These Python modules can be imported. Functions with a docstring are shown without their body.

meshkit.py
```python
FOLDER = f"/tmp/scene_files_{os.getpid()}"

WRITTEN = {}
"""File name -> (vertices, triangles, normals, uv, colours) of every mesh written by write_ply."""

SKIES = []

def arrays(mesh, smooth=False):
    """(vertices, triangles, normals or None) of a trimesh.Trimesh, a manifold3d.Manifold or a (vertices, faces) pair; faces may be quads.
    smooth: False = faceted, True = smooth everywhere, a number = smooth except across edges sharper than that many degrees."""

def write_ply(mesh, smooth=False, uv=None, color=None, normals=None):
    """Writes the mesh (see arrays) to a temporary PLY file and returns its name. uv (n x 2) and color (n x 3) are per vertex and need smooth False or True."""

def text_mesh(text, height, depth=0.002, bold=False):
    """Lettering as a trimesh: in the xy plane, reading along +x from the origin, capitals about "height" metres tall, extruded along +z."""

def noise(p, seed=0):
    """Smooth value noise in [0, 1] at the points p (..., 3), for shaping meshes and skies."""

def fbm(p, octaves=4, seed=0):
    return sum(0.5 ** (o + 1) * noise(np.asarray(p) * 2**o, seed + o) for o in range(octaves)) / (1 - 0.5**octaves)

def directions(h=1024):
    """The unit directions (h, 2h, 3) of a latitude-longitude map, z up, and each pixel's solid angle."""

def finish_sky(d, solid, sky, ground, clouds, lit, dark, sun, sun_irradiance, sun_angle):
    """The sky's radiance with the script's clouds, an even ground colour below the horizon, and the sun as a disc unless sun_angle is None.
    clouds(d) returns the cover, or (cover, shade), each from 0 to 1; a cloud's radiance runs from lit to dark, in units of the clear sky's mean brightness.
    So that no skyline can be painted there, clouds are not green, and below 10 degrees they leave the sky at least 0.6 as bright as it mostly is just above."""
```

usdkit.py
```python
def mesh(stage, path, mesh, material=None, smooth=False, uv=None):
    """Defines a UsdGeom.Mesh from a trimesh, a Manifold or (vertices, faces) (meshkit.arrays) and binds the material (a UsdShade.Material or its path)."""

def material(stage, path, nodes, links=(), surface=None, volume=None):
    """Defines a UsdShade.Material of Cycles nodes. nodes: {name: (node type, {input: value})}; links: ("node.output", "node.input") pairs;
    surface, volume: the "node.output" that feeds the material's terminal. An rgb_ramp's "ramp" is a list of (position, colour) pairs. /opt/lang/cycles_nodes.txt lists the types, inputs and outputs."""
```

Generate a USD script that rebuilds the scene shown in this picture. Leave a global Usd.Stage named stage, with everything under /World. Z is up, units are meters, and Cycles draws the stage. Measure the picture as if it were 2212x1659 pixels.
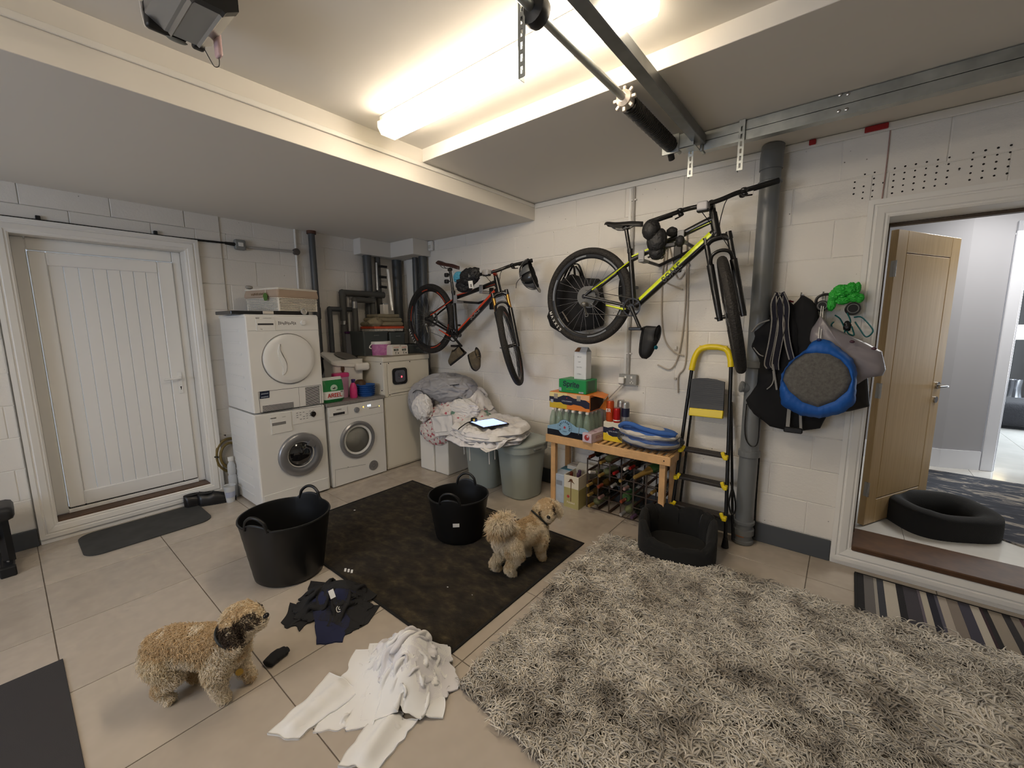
import math, random
import numpy as np, trimesh, usdkit, meshkit
import manifold3d as m3
from shapely.geometry import Polygon, box as sbox
from pxr import Usd, UsdGeom, UsdLux, UsdShade, Sdf, Gf, Vt

stage = Usd.Stage.CreateInMemory()
UsdGeom.SetStageUpAxis(stage, UsdGeom.Tokens.z); UsdGeom.SetStageMetersPerUnit(stage, 1.0)
UsdGeom.Xform.Define(stage, '/World'); UsdGeom.Scope.Define(stage, '/World/Looks')
rng = np.random.default_rng(7); random.seed(7)

# ---------------------------------------------------------------- camera, light, exposure
CAM = np.array([4.41, -3.27, 1.55]); FPX = 894.4
ROT = np.array([[0.77749092, 0.62885413, -0.00709556], [0.08427222, -0.11535849, -0.9897427], [-0.62322232, 0.768918, -0.14268512]])
cam = UsdGeom.Camera.Define(stage, '/World/camera')
cam.CreateHorizontalApertureAttr(36.0); cam.CreateVerticalApertureAttr(27.0)
cam.CreateFocalLengthAttr(FPX / 2212 * 36.0); cam.CreateClippingRangeAttr(Gf.Vec2f(0.05, 100))
EXPOSURE = 0.85
cam.CreateExposureAttr(EXPOSURE)
_r, _u, _b = ROT[0], -ROT[1], -ROT[2]
cam.AddTransformOp().Set(Gf.Matrix4d(*_r, 0, *_u, 0, *_b, 0, *CAM, 1))
TUBE = (1.0, 0.845, 0.65); TUBE_STRENGTH = 17.0       # the two ceiling battens
dome = UsdLux.DomeLight.Define(stage, '/World/sky'); dome.CreateIntensityAttr(0.1); dome.CreateColorAttr(Gf.Vec3f(0.75, 0.87, 1.0))

def rect_light(name, loc, look, w, h, power, color):
    l = UsdLux.RectLight.Define(stage, '/World/' + name)
    l.CreateWidthAttr(w); l.CreateHeightAttr(h); l.CreateIntensityAttr(power); l.CreateColorAttr(Gf.Vec3f(*color))
    z = -np.array(look, float); z /= np.linalg.norm(z); x = np.cross([0, 0, 1], z) if abs(z[2]) < .99 else np.array([1., 0, 0]); x /= np.linalg.norm(x); y = np.cross(z, x)
    l.AddTransformOp().Set(Gf.Matrix4d(*x, 0, *y, 0, *z, 0, *loc, 1))
rect_light('window_daylight', (2.2, -6.25, 1.55), (0, 1, -.1), 1.6, 1.0, 5, (0.66, 0.78, 1.0))   # daylight outside the window behind the camera
rect_light('hall_ceiling_light', (5.6, 1.6, 2.6), (0, 0, -1), .9, .9, 7.0, (1.0, 0.97, 0.93))
rect_light('living_room_window_light', (7.9, 5.2, 1.5), (-1, -.4, 0), 1.8, 1.6, 14, (0.8, 0.9, 1.0))

# ---------------------------------------------------------------- helpers
def ray(u, v): return ROT.T @ np.array([(u - 1106) / FPX, (v - 829.5) / FPX, 1.0])
def PX(u, v, x): d = ray(u, v); return CAM + (x - CAM[0]) / d[0] * d
def PY(u, v, y): d = ray(u, v); return CAM + (y - CAM[1]) / d[1] * d
def PZ(u, v, z): d = ray(u, v); return CAM + (z - CAM[2]) / d[2] * d
def V(*a): return np.array(a, float)
def unit(a): a = np.asarray(a, float); return a / (np.linalg.norm(a) + 1e-12)

def lin(c):
    c = np.asarray(c, float) / 255
    return tuple(np.where(c < .04045, c / 12.92, ((c + .055) / 1.055) ** 2.4))
MATS = {}
def M(name, c, rough=.5, metal=0., bump=None, var=None, coat=0., sheen=0., emit=None, trans=0., spec=.5, c2=None, ior=1.5, alpha=1.):
    """c sRGB 0-255. bump (scale, strength, distance); var (scale, amount) or, with c2, blends towards c2 by noise (scale, lo, hi, detail)."""
    if name in MATS: return MATS[name]
    n = {'p': ('principled_bsdf', {'base_color': lin(c), 'roughness': rough, 'metallic': metal, 'coat_weight': coat, 'sheen_weight': sheen, 'transmission_weight': trans, 'specular_ior_level': spec, 'ior': ior, 'alpha': alpha})}
    l = []
    if emit: n['p'][1].update(emission_color=lin(emit[0]), emission_strength=emit[1])
    if var or bump: n['tc'] = ('texture_coordinate', {})
    if var:
        n['nz'] = ('noise_texture', {'scale': var[0], 'detail': var[3] if len(var) > 3 else 3., 'roughness': .6}); l += [('tc.object', 'nz.vector')]
        if c2 is not None:
            n['rp'] = ('rgb_ramp', {'ramp': [(var[1], lin(c)), (var[2], lin(c2))]})
        else:
            a = np.array(lin(c)); n['rp'] = ('rgb_ramp', {'ramp': [(.3, tuple(a * (1 - var[1]))), (.7, tuple(np.minimum(a * (1 + var[1]), 1)))]})
        l += [('nz.fac', 'rp.fac'), ('rp.color', 'p.base_color')]
    if bump:
        n['nb'] = ('noise_texture', {'scale': bump[0], 'detail': 4., 'roughness': .6}); n['bp'] = ('bump', {'strength': bump[1], 'distance': bump[2] if len(bump) > 2 else .004})
        l += [('tc.object', 'nb.vector'), ('nb.fac', 'bp.height'), ('bp.normal', 'p.normal')]
    MATS[name] = usdkit.material(stage, '/World/Looks/' + name, n, l, surface='p.BSDF')
    return MATS[name]

USED = {}
def numbered(parent, name):
    k = parent + '/' + name; i = USED.get(k, -1) + 1; USED[k] = i
    return name if i == 0 else f'{name}_{i:03d}'
def setp(prim, **kw):
    for k, v in kw.items():
        if v: prim.SetCustomDataByKey(k, v)
class T:
    """A top-level thing: an Xform at its base whose children are parts. rot in degrees about z, or a 3x3 whose rows are the local axes."""
    def __init__(s, name, label=None, cat=None, base=(0, 0, 0), rot=0., group=None, kind=None):
        s.path = '/World/' + numbered('/World', name); x = UsdGeom.Xform.Define(stage, s.path); s.prim = x.GetPrim()
        s.base = np.asarray(base, float)
        if np.ndim(rot) == 0:
            a = math.radians(rot); s.R = np.array([[math.cos(a), math.sin(a), 0], [-math.sin(a), math.cos(a), 0], [0, 0, 1.]])
        else: s.R = np.asarray(rot, float)
        x.AddTransformOp().Set(Gf.Matrix4d(*s.R[0], 0, *s.R[1], 0, *s.R[2], 0, *s.base, 1))
        setp(s.prim, label=label, category=cat, group=group, kind=kind)
    def part(s, name, mesh, mat, smooth=35, under=None, w=False, label=None, kind=None):
        """w: the mesh is in world coordinates."""
        par = under or s.path; p = par + '/' + numbered(par, name)
        v, f = vf(mesh)
        if w: v = (v - s.base) @ s.R.T
        m = usdkit.mesh(stage, p, trimesh.Trimesh(v, f, process=False), mat, smooth)
        setp(m.GetPrim(), label=label, kind=kind)
        return p
def copy(t, base, label=None, rot=0., group=None):
    name = t.path.rsplit('/', 1)[1]
    if name[-4:-3] == '_' and name[-3:].isdigit(): name = name[:-4]
    cd = t.prim.GetCustomData(); o = T.__new__(T); o.path = '/World/' + numbered('/World', name); x = UsdGeom.Xform.Define(stage, o.path); o.prim = x.GetPrim()
    o.base = np.asarray(base, float)
    if np.ndim(rot) == 0:
        a = math.radians(rot); o.R = np.array([[math.cos(a), math.sin(a), 0], [-math.sin(a), math.cos(a), 0], [0, 0, 1.]])
    else: o.R = np.asarray(rot, float)
    x.AddTransformOp().Set(Gf.Matrix4d(*o.R[0], 0, *o.R[1], 0, *o.R[2], 0, *o.base, 1))
    o.prim.GetReferences().AddInternalReference(t.path); o.prim.SetInstanceable(True)
    setp(o.prim, label=label or cd.get('label'), category=cd.get('category'), group=group or cd.get('group'))
    return o
def solo(name, mesh, mat, label=None, cat=None, group=None, kind=None, smooth=35):
    p = '/World/' + numbered('/World', name); v, f = vf(mesh)
    m = usdkit.mesh(stage, p, trimesh.Trimesh(v, f, process=False), mat, smooth)
    setp(m.GetPrim(), label=label, category=cat, group=group, kind=kind); return p

def vf(m):
    if isinstance(m, (list, tuple)) and len(m) == 2 and isinstance(m[0], np.ndarray) and isinstance(m[1], np.ndarray):
        v, f = m
    elif isinstance(m, (list, tuple)): return J(*m)
    elif hasattr(m, 'to_mesh'): q = m.to_mesh(); v, f = np.array(q.vert_properties[:, :3], float), np.array(q.tri_verts)
    else: v, f = np.array(m.vertices, float), np.array(m.faces)
    if f.shape[1] == 4: f = np.vstack([f[:, [0, 1, 2]], f[:, [0, 2, 3]]])
    return np.asarray(v, float), np.asarray(f, int)
def J(*ms):
    vs, fs, k = [], [], 0
    for m in ms:
        v, f = vf(m); vs.append(v); fs.append(f + k); k += len(v)
    return np.vstack(vs), np.vstack(fs)
def mv(m, o=(0, 0, 0), R=None, s=None):
    """rows of R are the images of the local axes."""
    v, f = vf(m)
    if s is not None: v = v * np.asarray(s, float)
    if R is not None: v = v @ np.asarray(R, float)
    return v + np.asarray(o, float), f
def rz(d): a = math.radians(d); return np.array([[math.cos(a), math.sin(a), 0], [-math.sin(a), math.cos(a), 0], [0, 0, 1.]])
def rx(d): a = math.radians(d); return np.array([[1, 0, 0], [0, math.cos(a), math.sin(a)], [0, -math.sin(a), math.cos(a)]])
def ry(d): a = math.radians(d); return np.array([[math.cos(a), 0, -math.sin(a)], [0, 1, 0], [math.sin(a), 0, math.cos(a)]])
def axes(z, x=(1, 0, 0)):
    """rotation rows (x, y, z) with local z along z."""
    z = unit(z); x = np.asarray(x, float)
    if abs(x @ z) > .98: x = np.array([0, 1., 0])
    x = unit(x - (x @ z) * z); return np.array([x, np.cross(z, x), z])
def bx(x0, x1, y0, y1, z0, z1, c=.003):
    """A box with chamfered edges (44 triangles), or plain when c is 0."""
    x0, x1 = sorted((x0, x1)); y0, y1 = sorted((y0, y1)); z0, z1 = sorted((z0, z1)); s = np.array([x1 - x0, y1 - y0, z1 - z0]) / 2; o = np.array([x0 + x1, y0 + y1, z0 + z1]) / 2
    c = min(c, .45 * s.min() * 2 * .5)
    if c <= 0: b = trimesh.creation.box(extents=2 * s); return np.array(b.vertices) + o, np.array(b.faces)
    P = []
    for a in range(3):
        for sg in np.ndindex(2, 2, 2):
            q = (np.array(sg) * 2 - 1) * (s - c); q[a] += np.sign(q[a]) * c; P.append(q)
    h = m3.Manifold.hull_points(np.array(P)); v, f = vf(h); return v + o, f
def rbox(x0, x1, y0, y1, z0, z1, r=.01, n=8):
    """Rounded box: hull of spheres at the corners."""
    r = min(r, .499 * min(abs(x1 - x0), abs(y1 - y0), abs(z1 - z0))); sp = vf(m3.Manifold.sphere(r, n))[0]
    P = [sp + V(x, y, z) for x in (min(x0, x1) + r, max(x0, x1) - r) for y in (min(y0, y1) + r, max(y0, y1) - r) for z in (min(z0, z1) + r, max(z0, z1) - r)]
    return vf(m3.Manifold.hull_points(np.vstack(P)))
def frames(p):
    p = np.asarray(p, float); t = np.gradient(p, axis=0); t /= np.linalg.norm(t, axis=1, keepdims=True) + 1e-12
    a = np.cross(t[0], [0, 0, 1.] if abs(t[0][2]) < .9 else [1., 0, 0]); a = unit(a); A = [a]
    for i in range(1, len(p)):
        a = a - (a @ t[i]) * t[i]; a = unit(a); A.append(a)
    A = np.array(A); return t, A, np.cross(t, A)
def loft(rings, caps=True, closed=True):
    """Rings (k, n, 3) of points joined into a surface."""
    r = np.asarray(rings, float); k, n = r.shape[:2]; i, j = np.meshgrid(np.arange(k - 1), np.arange(n if closed else n - 1), indexing='ij'); j2 = (j + 1) % n
    q = np.stack([i * n + j, i * n + j2, (i + 1) * n + j2, (i + 1) * n + j], -1).reshape(-1, 4); v = r.reshape(-1, 3); f = np.vstack([q[:, [0, 1, 2]], q[:, [0, 2, 3]]])
    if caps and closed:
        c0, c1 = len(v), len(v) + 1; v = np.vstack([v, r[0].mean(0), r[-1].mean(0)]); j = np.arange(n); j2 = (j + 1) % n
        f = np.vstack([f, np.stack([np.full(n, c0), j2, j], 1), np.stack([np.full(n, c1), (k - 1) * n + j, (k - 1) * n + j2], 1)])
    return v, f
def tube(p, r, n=8, caps=True, flat=1.):
    p = np.asarray(p, float); t, a, b = frames(p); r = np.broadcast_to(r, (len(p),)); ang = np.arange(n) * 2 * np.pi / n
    return loft(p[:, None] + r[:, None, None] * (np.cos(ang)[None, :, None] * a[:, None] + flat * np.sin(ang)[None, :, None] * b[:, None]), caps)
def bez(pts, n=16):
    """Smooth Catmull-Rom curve through the points."""
    p = np.asarray(pts, float); p = np.vstack([2 * p[0] - p[1], p, 2 * p[-1] - p[-2]]); out = []
    m = len(p) - 3; per = max(2, n // m)
    for i in range(m):
        t = np.linspace(0, 1, per, endpoint=False)[:, None]; a, b, c, d = p[i:i + 4]
        out.append(.5 * (2 * b + (c - a) * t + (2 * a - 5 * b + 4 * c - d) * t ** 2 + (3 * b - 3 * c + d - a) * t ** 3))
    return np.vstack(out + [p[-2][None]])
def cyl(p0, p1, r, n=16, r1=None, bev=0.):
    p0, p1 = np.asarray(p0, float), np.asarray(p1, float); r1 = r if r1 is None else r1; L = np.linalg.norm(p1 - p0); R = axes(p1 - p0)
    pr = [(max(r - bev, 1e-4), 0), (r, bev), (r1, L - bev), (max(r1 - bev, 1e-4), L)] if bev else [(r, 0), (r1, L)]
    return mv(lathe(pr, n), p0, R)
def lathe(prof, n=24, caps=True, a0=0., a1=2 * np.pi):
    """prof [(r, z)...] spun about z."""
    full = abs(a1 - a0 - 2 * np.pi) < 1e-6; ang = np.linspace(a0, a1, n, endpoint=not full)
    return loft(np.stack([np.stack([r * np.cos(ang), r * np.sin(ang), np.full(n, z)], -1) for r, z in np.asarray(prof, float)]), caps and full, full)
def torus(R, r, n=48, m=10, sq=1.):
    a = np.arange(n) * 2 * np.pi / n; b = np.arange(m) * 2 * np.pi / m
    rings = np.stack([np.stack([(R + r * np.cos(t)) * np.cos(a), (R + r * np.cos(t)) * np.sin(a), np.full(n, sq * r * np.sin(t))], -1) for t in b]); rings = np.vstack([rings, rings[:1]])
    return loft(rings, False)
def ext(poly, d, o=(0, 0, 0), R=None):
    """polygon (list or shapely) in local xy, extruded d along local z."""
    P = Polygon(poly) if not hasattr(poly, 'geom_type') else poly
    gs = getattr(P, 'geoms', [P]); return mv(J(*[vf(trimesh.creation.extrude_polygon(g, d, engine='earcut')) for g in gs]), o, R)
def rr(w, d, r, n=5, z=0., cx=0., cy=0.):
    """ring of a rounded rectangle."""
    out = []
    for (sx, sy, a) in ((1, 1, 0), (-1, 1, 90), (-1, -1, 180), (1, -1, 270)):
        t = np.radians(a + np.linspace(0, 90, n)); out.append(np.stack([cx + sx * (w / 2 - r) + r * np.cos(t), cy + sy * (d / 2 - r) + r * np.sin(t), np.full(n, z)], -1))
    return np.vstack(out)
def grid(fn, nu, nv, u=(0, 1), v=(0, 1), closed=False):
    U, W = np.meshgrid(np.linspace(*u, nu), np.linspace(*v, nv), indexing='ij'); return loft(fn(U, W), False, closed)
def txt(s, h, depth=.0006, bold=False, center=True):
    m = meshkit.text_mesh(s, h, depth, bold); v, f = vf(m)
    if center: v = v - V(*(v[:, :2].min(0) + v[:, :2].max(0)) / 2, 0)
    return v, f
def on(m, o, right, up):
    """places a flat mesh made in xy at o, its x along right, y along up, z out of the face."""
    x = unit(right); z = unit(np.cross(x, up)); y = np.cross(z, x); return mv(m, o, np.array([x, y, z]))
def quadp(a, b, c, d, th=.002):
    """thin slab with corners a b c d (counter-clockwise seen from its front)."""
    P = np.array([a, b, c, d], float); n = unit(np.cross(P[1] - P[0], P[3] - P[0])); return loft([P - n * th, P])
def blob(pts, rads, edge=.012, smooth=6, it=0):
    """One smooth skin over a chain of spheres given as bones [(i, j)]."""
def fx(u0, v0, u1, v1, x):
    a, b = PX(u0, (v0 + v1) / 2, x)[1], PX(u1, (v0 + v1) / 2, x)[1]; c, d = PX((u0 + u1) / 2, v1, x)[2], PX((u0 + u1) / 2, v0, x)[2]; return a, b, c, d
def fy(u0, v0, u1, v1, y):
    a, b = PY(u0, (v0 + v1) / 2, y)[0], PY(u1, (v0 + v1) / 2, y)[0]; c, d = PY((u0 + u1) / 2, v1, y)[2], PY((u0 + u1) / 2, v0, y)[2]; return a, b, c, d
def ribbon(P, w, th=.003, face=(0, -1, 0)):
    """A flat strap along the points whose broad side looks along face."""
    P = np.asarray(P, float); t = np.gradient(P, axis=0); t /= np.linalg.norm(t, axis=1, keepdims=True) + 1e-9; sd = np.cross(t, face); sd /= np.linalg.norm(sd, axis=1, keepdims=True) + 1e-9; n = np.asarray(face, float) * th / 2; w = np.broadcast_to(w, (len(P),))[:, None] / 2
    return loft(np.stack([P - sd * w - n, P + sd * w - n, P + sd * w + n, P - sd * w + n], 1), True)
def noise3(v, s, seed=0): return meshkit.fbm(np.asarray(v) * s, 3, seed) - .5
# ---------------------------------------------------------------- materials of the setting
def wall_paint(name, c):
    n = {'tc': ('geometry', {}), 'n1': ('noise_texture', {'scale': 1.1, 'detail': 3.}), 'r1': ('rgb_ramp', {'ramp': [(.3, tuple(np.array(lin(c)) * .93)), (.7, lin(c))]}),
         'n2': ('noise_texture', {'scale': 55., 'detail': 5., 'roughness': .65}), 'v': ('voronoi_texture', {'scale': 16.}), 'r2': ('rgb_ramp', {'ramp': [(.035, (1, 1, 1)), (.06, (0, 0, 0))]}),
         'n3': ('noise_texture', {'scale': 2.3, 'detail': 1.}), 'r3': ('rgb_ramp', {'ramp': [(.52, (0, 0, 0)), (.6, (1, 1, 1))]}), 'mm': ('math', {'math_type': 'multiply'}),
         'mx': ('mix', {'color2': lin((95, 88, 76))}), 'bp': ('bump', {'strength': .55, 'distance': .004}), 'sub': ('math', {'math_type': 'subtract'}),
         'p': ('principled_bsdf', {'roughness': .55, 'specular_ior_level': .35})}
    return usdkit.material(stage, '/World/Looks/' + name, n, [('tc.position', 'n1.vector'), ('tc.position', 'n2.vector'), ('tc.position', 'v.vector'), ('tc.position', 'n3.vector'), ('n1.fac', 'r1.fac'), ('v.distance', 'r2.fac'), ('n3.fac', 'r3.fac'),
        ('r2.color', 'mm.value1'), ('r3.color', 'mm.value2'), ('mm.value', 'mx.fac'), ('r1.color', 'mx.color1'), ('mx.color', 'p.base_color'), ('n2.fac', 'sub.value1'), ('mm.value', 'sub.value2'), ('sub.value', 'bp.height'), ('bp.normal', 'p.normal')], surface='p.BSDF')
m_wall = wall_paint('white_block_paint', (232, 228, 220))
m_plaster = M('ceiling_plaster', (226, 222, 214), .85, bump=(60, .08, .002), spec=.2)
m_gloss_white = M('white_gloss_timber', (232, 230, 224), .35, bump=(30, .06, .002))
m_skirt = M('dark_grey_floor_paint', (74, 78, 82), .5, bump=(40, .2, .002))
m_brown = M('brown_varnished_timber', (84, 58, 38), .4, var=(14, .25), bump=(40, .2, .002))
m_grout = M('grey_grout', (118, 108, 98), .9)
def tile_mat(i, c):
    n = {'g': ('geometry', {}), 'n': ('noise_texture', {'scale': 2.2, 'detail': 4., 'roughness': .6}), 'r': ('rgb_ramp', {'ramp': [(.3, tuple(np.array(lin(c)) * .93)), (.7, tuple(np.array(lin(c)) * 1.03))]}),
         'n2': ('noise_texture', {'scale': 9., 'detail': 3.}), 'r2': ('rgb_ramp', {'ramp': [(.35, (.17,) * 3), (.65, (.30,) * 3)]}), 'p': ('principled_bsdf', {'specular_ior_level': .45})}
    return usdkit.material(stage, f'/World/Looks/floor_tile_{i}', n, [('g.position', 'n.vector'), ('g.position', 'n2.vector'), ('n.fac', 'r.fac'), ('r.color', 'p.base_color'), ('n2.fac', 'r2.fac'), ('r2.color', 'p.roughness')], surface='p.BSDF')
m_tiles = [tile_mat(0, (182, 171, 157)), tile_mat(1, (178, 167, 153)), tile_mat(2, (186, 175, 160))]

# ---------------------------------------------------------------- floor
XR, YF = 7.0, -6.2
fl = T('floor', kind='structure')
fl.part('floor_screed', bx(-.3, XR + .1, YF - .1, .1, -.12, -.004, 0), m_grout, False)
xs = [0] + [1.346 + .597 * k for k in range(-2, 10)] ; ys = [-2.672 + .590 * k for k in range(-6, 5)] + [0]
xs = [x for x in xs if x < XR] + [XR]; ys = [YF] + [y for y in ys if YF < y < 0] + [0]
g = .0022
for i in range(len(xs) - 1):
    for j in range(len(ys) - 1):
        if xs[i + 1] - xs[i] < .02 or ys[j + 1] - ys[j] < .02: continue
        fl.part('floor_tile', bx(xs[i] + g, xs[i + 1] - g, ys[j] + g, ys[j + 1] - g, -.011, 0, .0012), m_tiles[(i * 5 + j * 3) % 3], False)

# ---------------------------------------------------------------- block walls
def block_wall(t, side, spans, holes, zs, off0=0., depth=0.):
    """Blocks of a wall: side 'x' wall in the plane x=depth facing +x (runs in y), 'y' wall in the plane y=0 facing -y (runs in x)."""
    r = np.random.default_rng(3)
    for k in range(len(zs) - 1):
        z0, z1 = zs[k], zs[k + 1]
        a, b = spans
        cuts = [a] + [c for c in np.arange(math.floor(a / .45) * .45 + (off0 if k % 2 == 0 else off0 + .225), b, .45) if a + .03 < c < b - .03] + [b]
        for c0, c1 in zip(cuts[:-1], cuts[1:]):
            pieces = [(c0, c1, z0, z1)]
            for (h0, h1, hz0, hz1) in holes:
                nxt = []
                for (p0, p1, q0, q1) in pieces:
                    if p1 <= h0 or p0 >= h1 or q1 <= hz0 or q0 >= hz1: nxt.append((p0, p1, q0, q1)); continue
                    if p0 < h0: nxt.append((p0, h0, q0, q1))
                    if p1 > h1: nxt.append((h1, p1, q0, q1))
                    a0, a1 = max(p0, h0), min(p1, h1)
                    if q0 < hz0: nxt.append((a0, a1, q0, hz0))
                    if q1 > hz1: nxt.append((a0, a1, hz1, q1))
                pieces = nxt
            for (p0, p1, q0, q1) in pieces:
                if p1 - p0 < .015 or q1 - q0 < .012: continue
                e, d = .007, r.uniform(-.0012, .0018); j = r.uniform(-.0025, .0025, 8)
                rings = []
                for (ins, dep) in ((.0008, -.0045), (.004 + .001 * r.random(), -.001 + d), (e + .003, d)):
                    rings.append([(p0 + ins, dep, q0 + ins), (p1 - ins, dep, q0 + ins), (p1 - ins, dep, q1 - ins), (p0 + ins, dep, q1 - ins)])
                R = np.array(rings)
                if side == 'y': P = np.stack([R[..., 0], -R[..., 1], R[..., 2]], -1)
                else: P = np.stack([depth + R[..., 1], -R[..., 0], R[..., 2]], -1)
                v, f = loft(P, True)
                keep = ~(f == len(v) - 2).any(1)
                t.part('block', (v, f[keep]), m_wall, 25)
zc = [0.14 + .2245 * k for k in range(0, 11)] + [2.66]
wb = T('wall_back', kind='structure')
D2 = (4.533, 5.47, 0, 2.138)                              # doorway to the hall
for (a, b, c, d) in ((-.3, D2[0] - .012, -.1, 2.9), (D2[1] + .012, XR, -.1, 2.9), (D2[0] - .012, D2[1] + .012, D2[3] + .013, 2.9), (D2[0] - .012, D2[1] + .012, -.1, .117)):
    wb.part('wall_core', bx(a, b, .004, .33, c, d, 0), m_wall, False)
block_wall(wb, 'y', (0, 5.6), [(4.44, 5.6, -1, 2.205)], [0.0] + zc, .012)
wb.part('wall_core', bx(5.56, XR, 0, .004, 0, 2.7, 0), m_wall, False)
# rows of drilled holes above the hall door
hm = []
for (u0, v0, n) in ((1838, 437, 3), (1847, 415, 4), (1863, 402, 5), (1880, 396, 4), (1894, 432, 3)): pass
hr = np.random.default_rng(5)
for i in range(15):
    for j in range(5):
        if (i in (3, 10) and j != 2) or (i == 0 and j in (0, 4)) or (i == 1 and j == 3): continue
        x, z = 4.36 + .0425 * i, 2.262 + .033 * j + .0012 * i
        if x > 5.2: continue
        hm.append(cyl(V(x, -.0005, z), V(x, -.0022, z), .0042 + .001 * hr.random(), 8))
wb.part('drilled_hole', J(*hm), M('drill_hole_dark', (38, 34, 30), .9), False, kind='stuff')
wl = T('wall_left', kind='structure')
D1 = (-3.145, -2.204, .14, 2.178)
for (a, b, c, d) in ((YF - .1, D1[0] - .012, -.1, 2.9), (D1[1] + .012, .1, -.1, 2.9), (D1[0] - .012, D1[1] + .012, D1[3] + .013, 2.9), (D1[0] - .012, D1[1] + .012, -.1, D1[2] - .022)):
    wl.part('wall_core', bx(-.3, -.004, a, b, c, d, 0), m_wall, False)
zl = [0.] + [.127 + .2245 * k for k in range(0, 11)] + [2.51]
block_wall(wl, 'x', (0, 1.925), [], zl, .08)
block_wall(wl, 'x', (1.925, 4.4), [(2.11, 3.25, -1, 2.26)], zl, .15, depth=.012)
wl.part('wall_core', bx(-.004, .0075, -4.4, -3.25, 0, 2.5, 0), m_wall, False)
wl.part('wall_core', bx(-.004, .0075, -2.11, -1.927, 0, 2.5, 0), m_wall, False)
wl.part('wall_core', bx(-.004, .012, YF, -4.4, 0, 2.5, 0), m_wall, False)
# unseen sides that close the garage: a window wall behind the camera and the shut garage door wall
wf = T('wall_front', kind='structure')
for (a, b, c, d) in ((-.3, 1.4, -.1, 2.9), (3.0, XR + .2, -.1, 2.9), (1.4, 3.0, -.1, 1.05), (1.4, 3.0, 2.05, 2.9)):
    wf.part('wall_core', bx(a, b, YF - .25, YF, c, d, 0), m_wall, False)
solo('window_1', J(bx(1.4, 1.45, YF - .12, YF - .06, 1.05, 2.05), bx(2.95, 3.0, YF - .12, YF - .06, 1.05, 2.05), bx(1.4, 3, YF - .12, YF - .06, 1.05, 1.1), bx(1.4, 3, YF - .12, YF - .06, 2.0, 2.05), bx(2.17, 2.23, YF - .12, YF - .06, 1.1, 2.0)), m_gloss_white, kind='structure')
wr = T('wall_right', kind='structure')
wr.part('wall_core', bx(XR, XR + .2, YF, 0, -.1, 2.9, 0), M('garage_door_steel', (205, 205, 200), .5), False)

# ---------------------------------------------------------------- ceiling: soffit on the left, back slab, light recess
SX, SZ, BZ, RZ, BY = 2.045, 2.505, 2.65, 2.732, -1.305
solo('ceiling_soffit', bx(-.02, SX, YF, .02, SZ, 2.9, .002), m_plaster, kind='structure', smooth=False)
solo('ceiling_back', bx(SX, XR, BY, .02, BZ, 2.9, .002), m_plaster, kind='structure', smooth=False)
solo('ceiling_recess', bx(SX, XR, -5.4, BY, RZ, 2.9, 0), m_plaster, kind='structure', smooth=False)
solo('ceiling_front', bx(SX, XR, YF, -5.4, BZ, 2.9, .002), m_plaster, kind='structure', smooth=False)
solo('ceiling_boxing', J(bx(0, .14, -.64, -.25, 2.335, SZ), bx(0, .56, -.25, 0, 2.335, SZ)), m_plaster, kind='structure', smooth=False)
# cable trunking along the foot of the soffit face and along the back wall
solo('trim_1', bx(SX, SX + .012, YF, -.001, 2.615, 2.642, .003), m_gloss_white, kind='structure')
solo('trim_2', bx(SX + .012, 6.9, -.016, -.001, 2.605, 2.647, .003), m_gloss_white, kind='structure')
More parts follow.
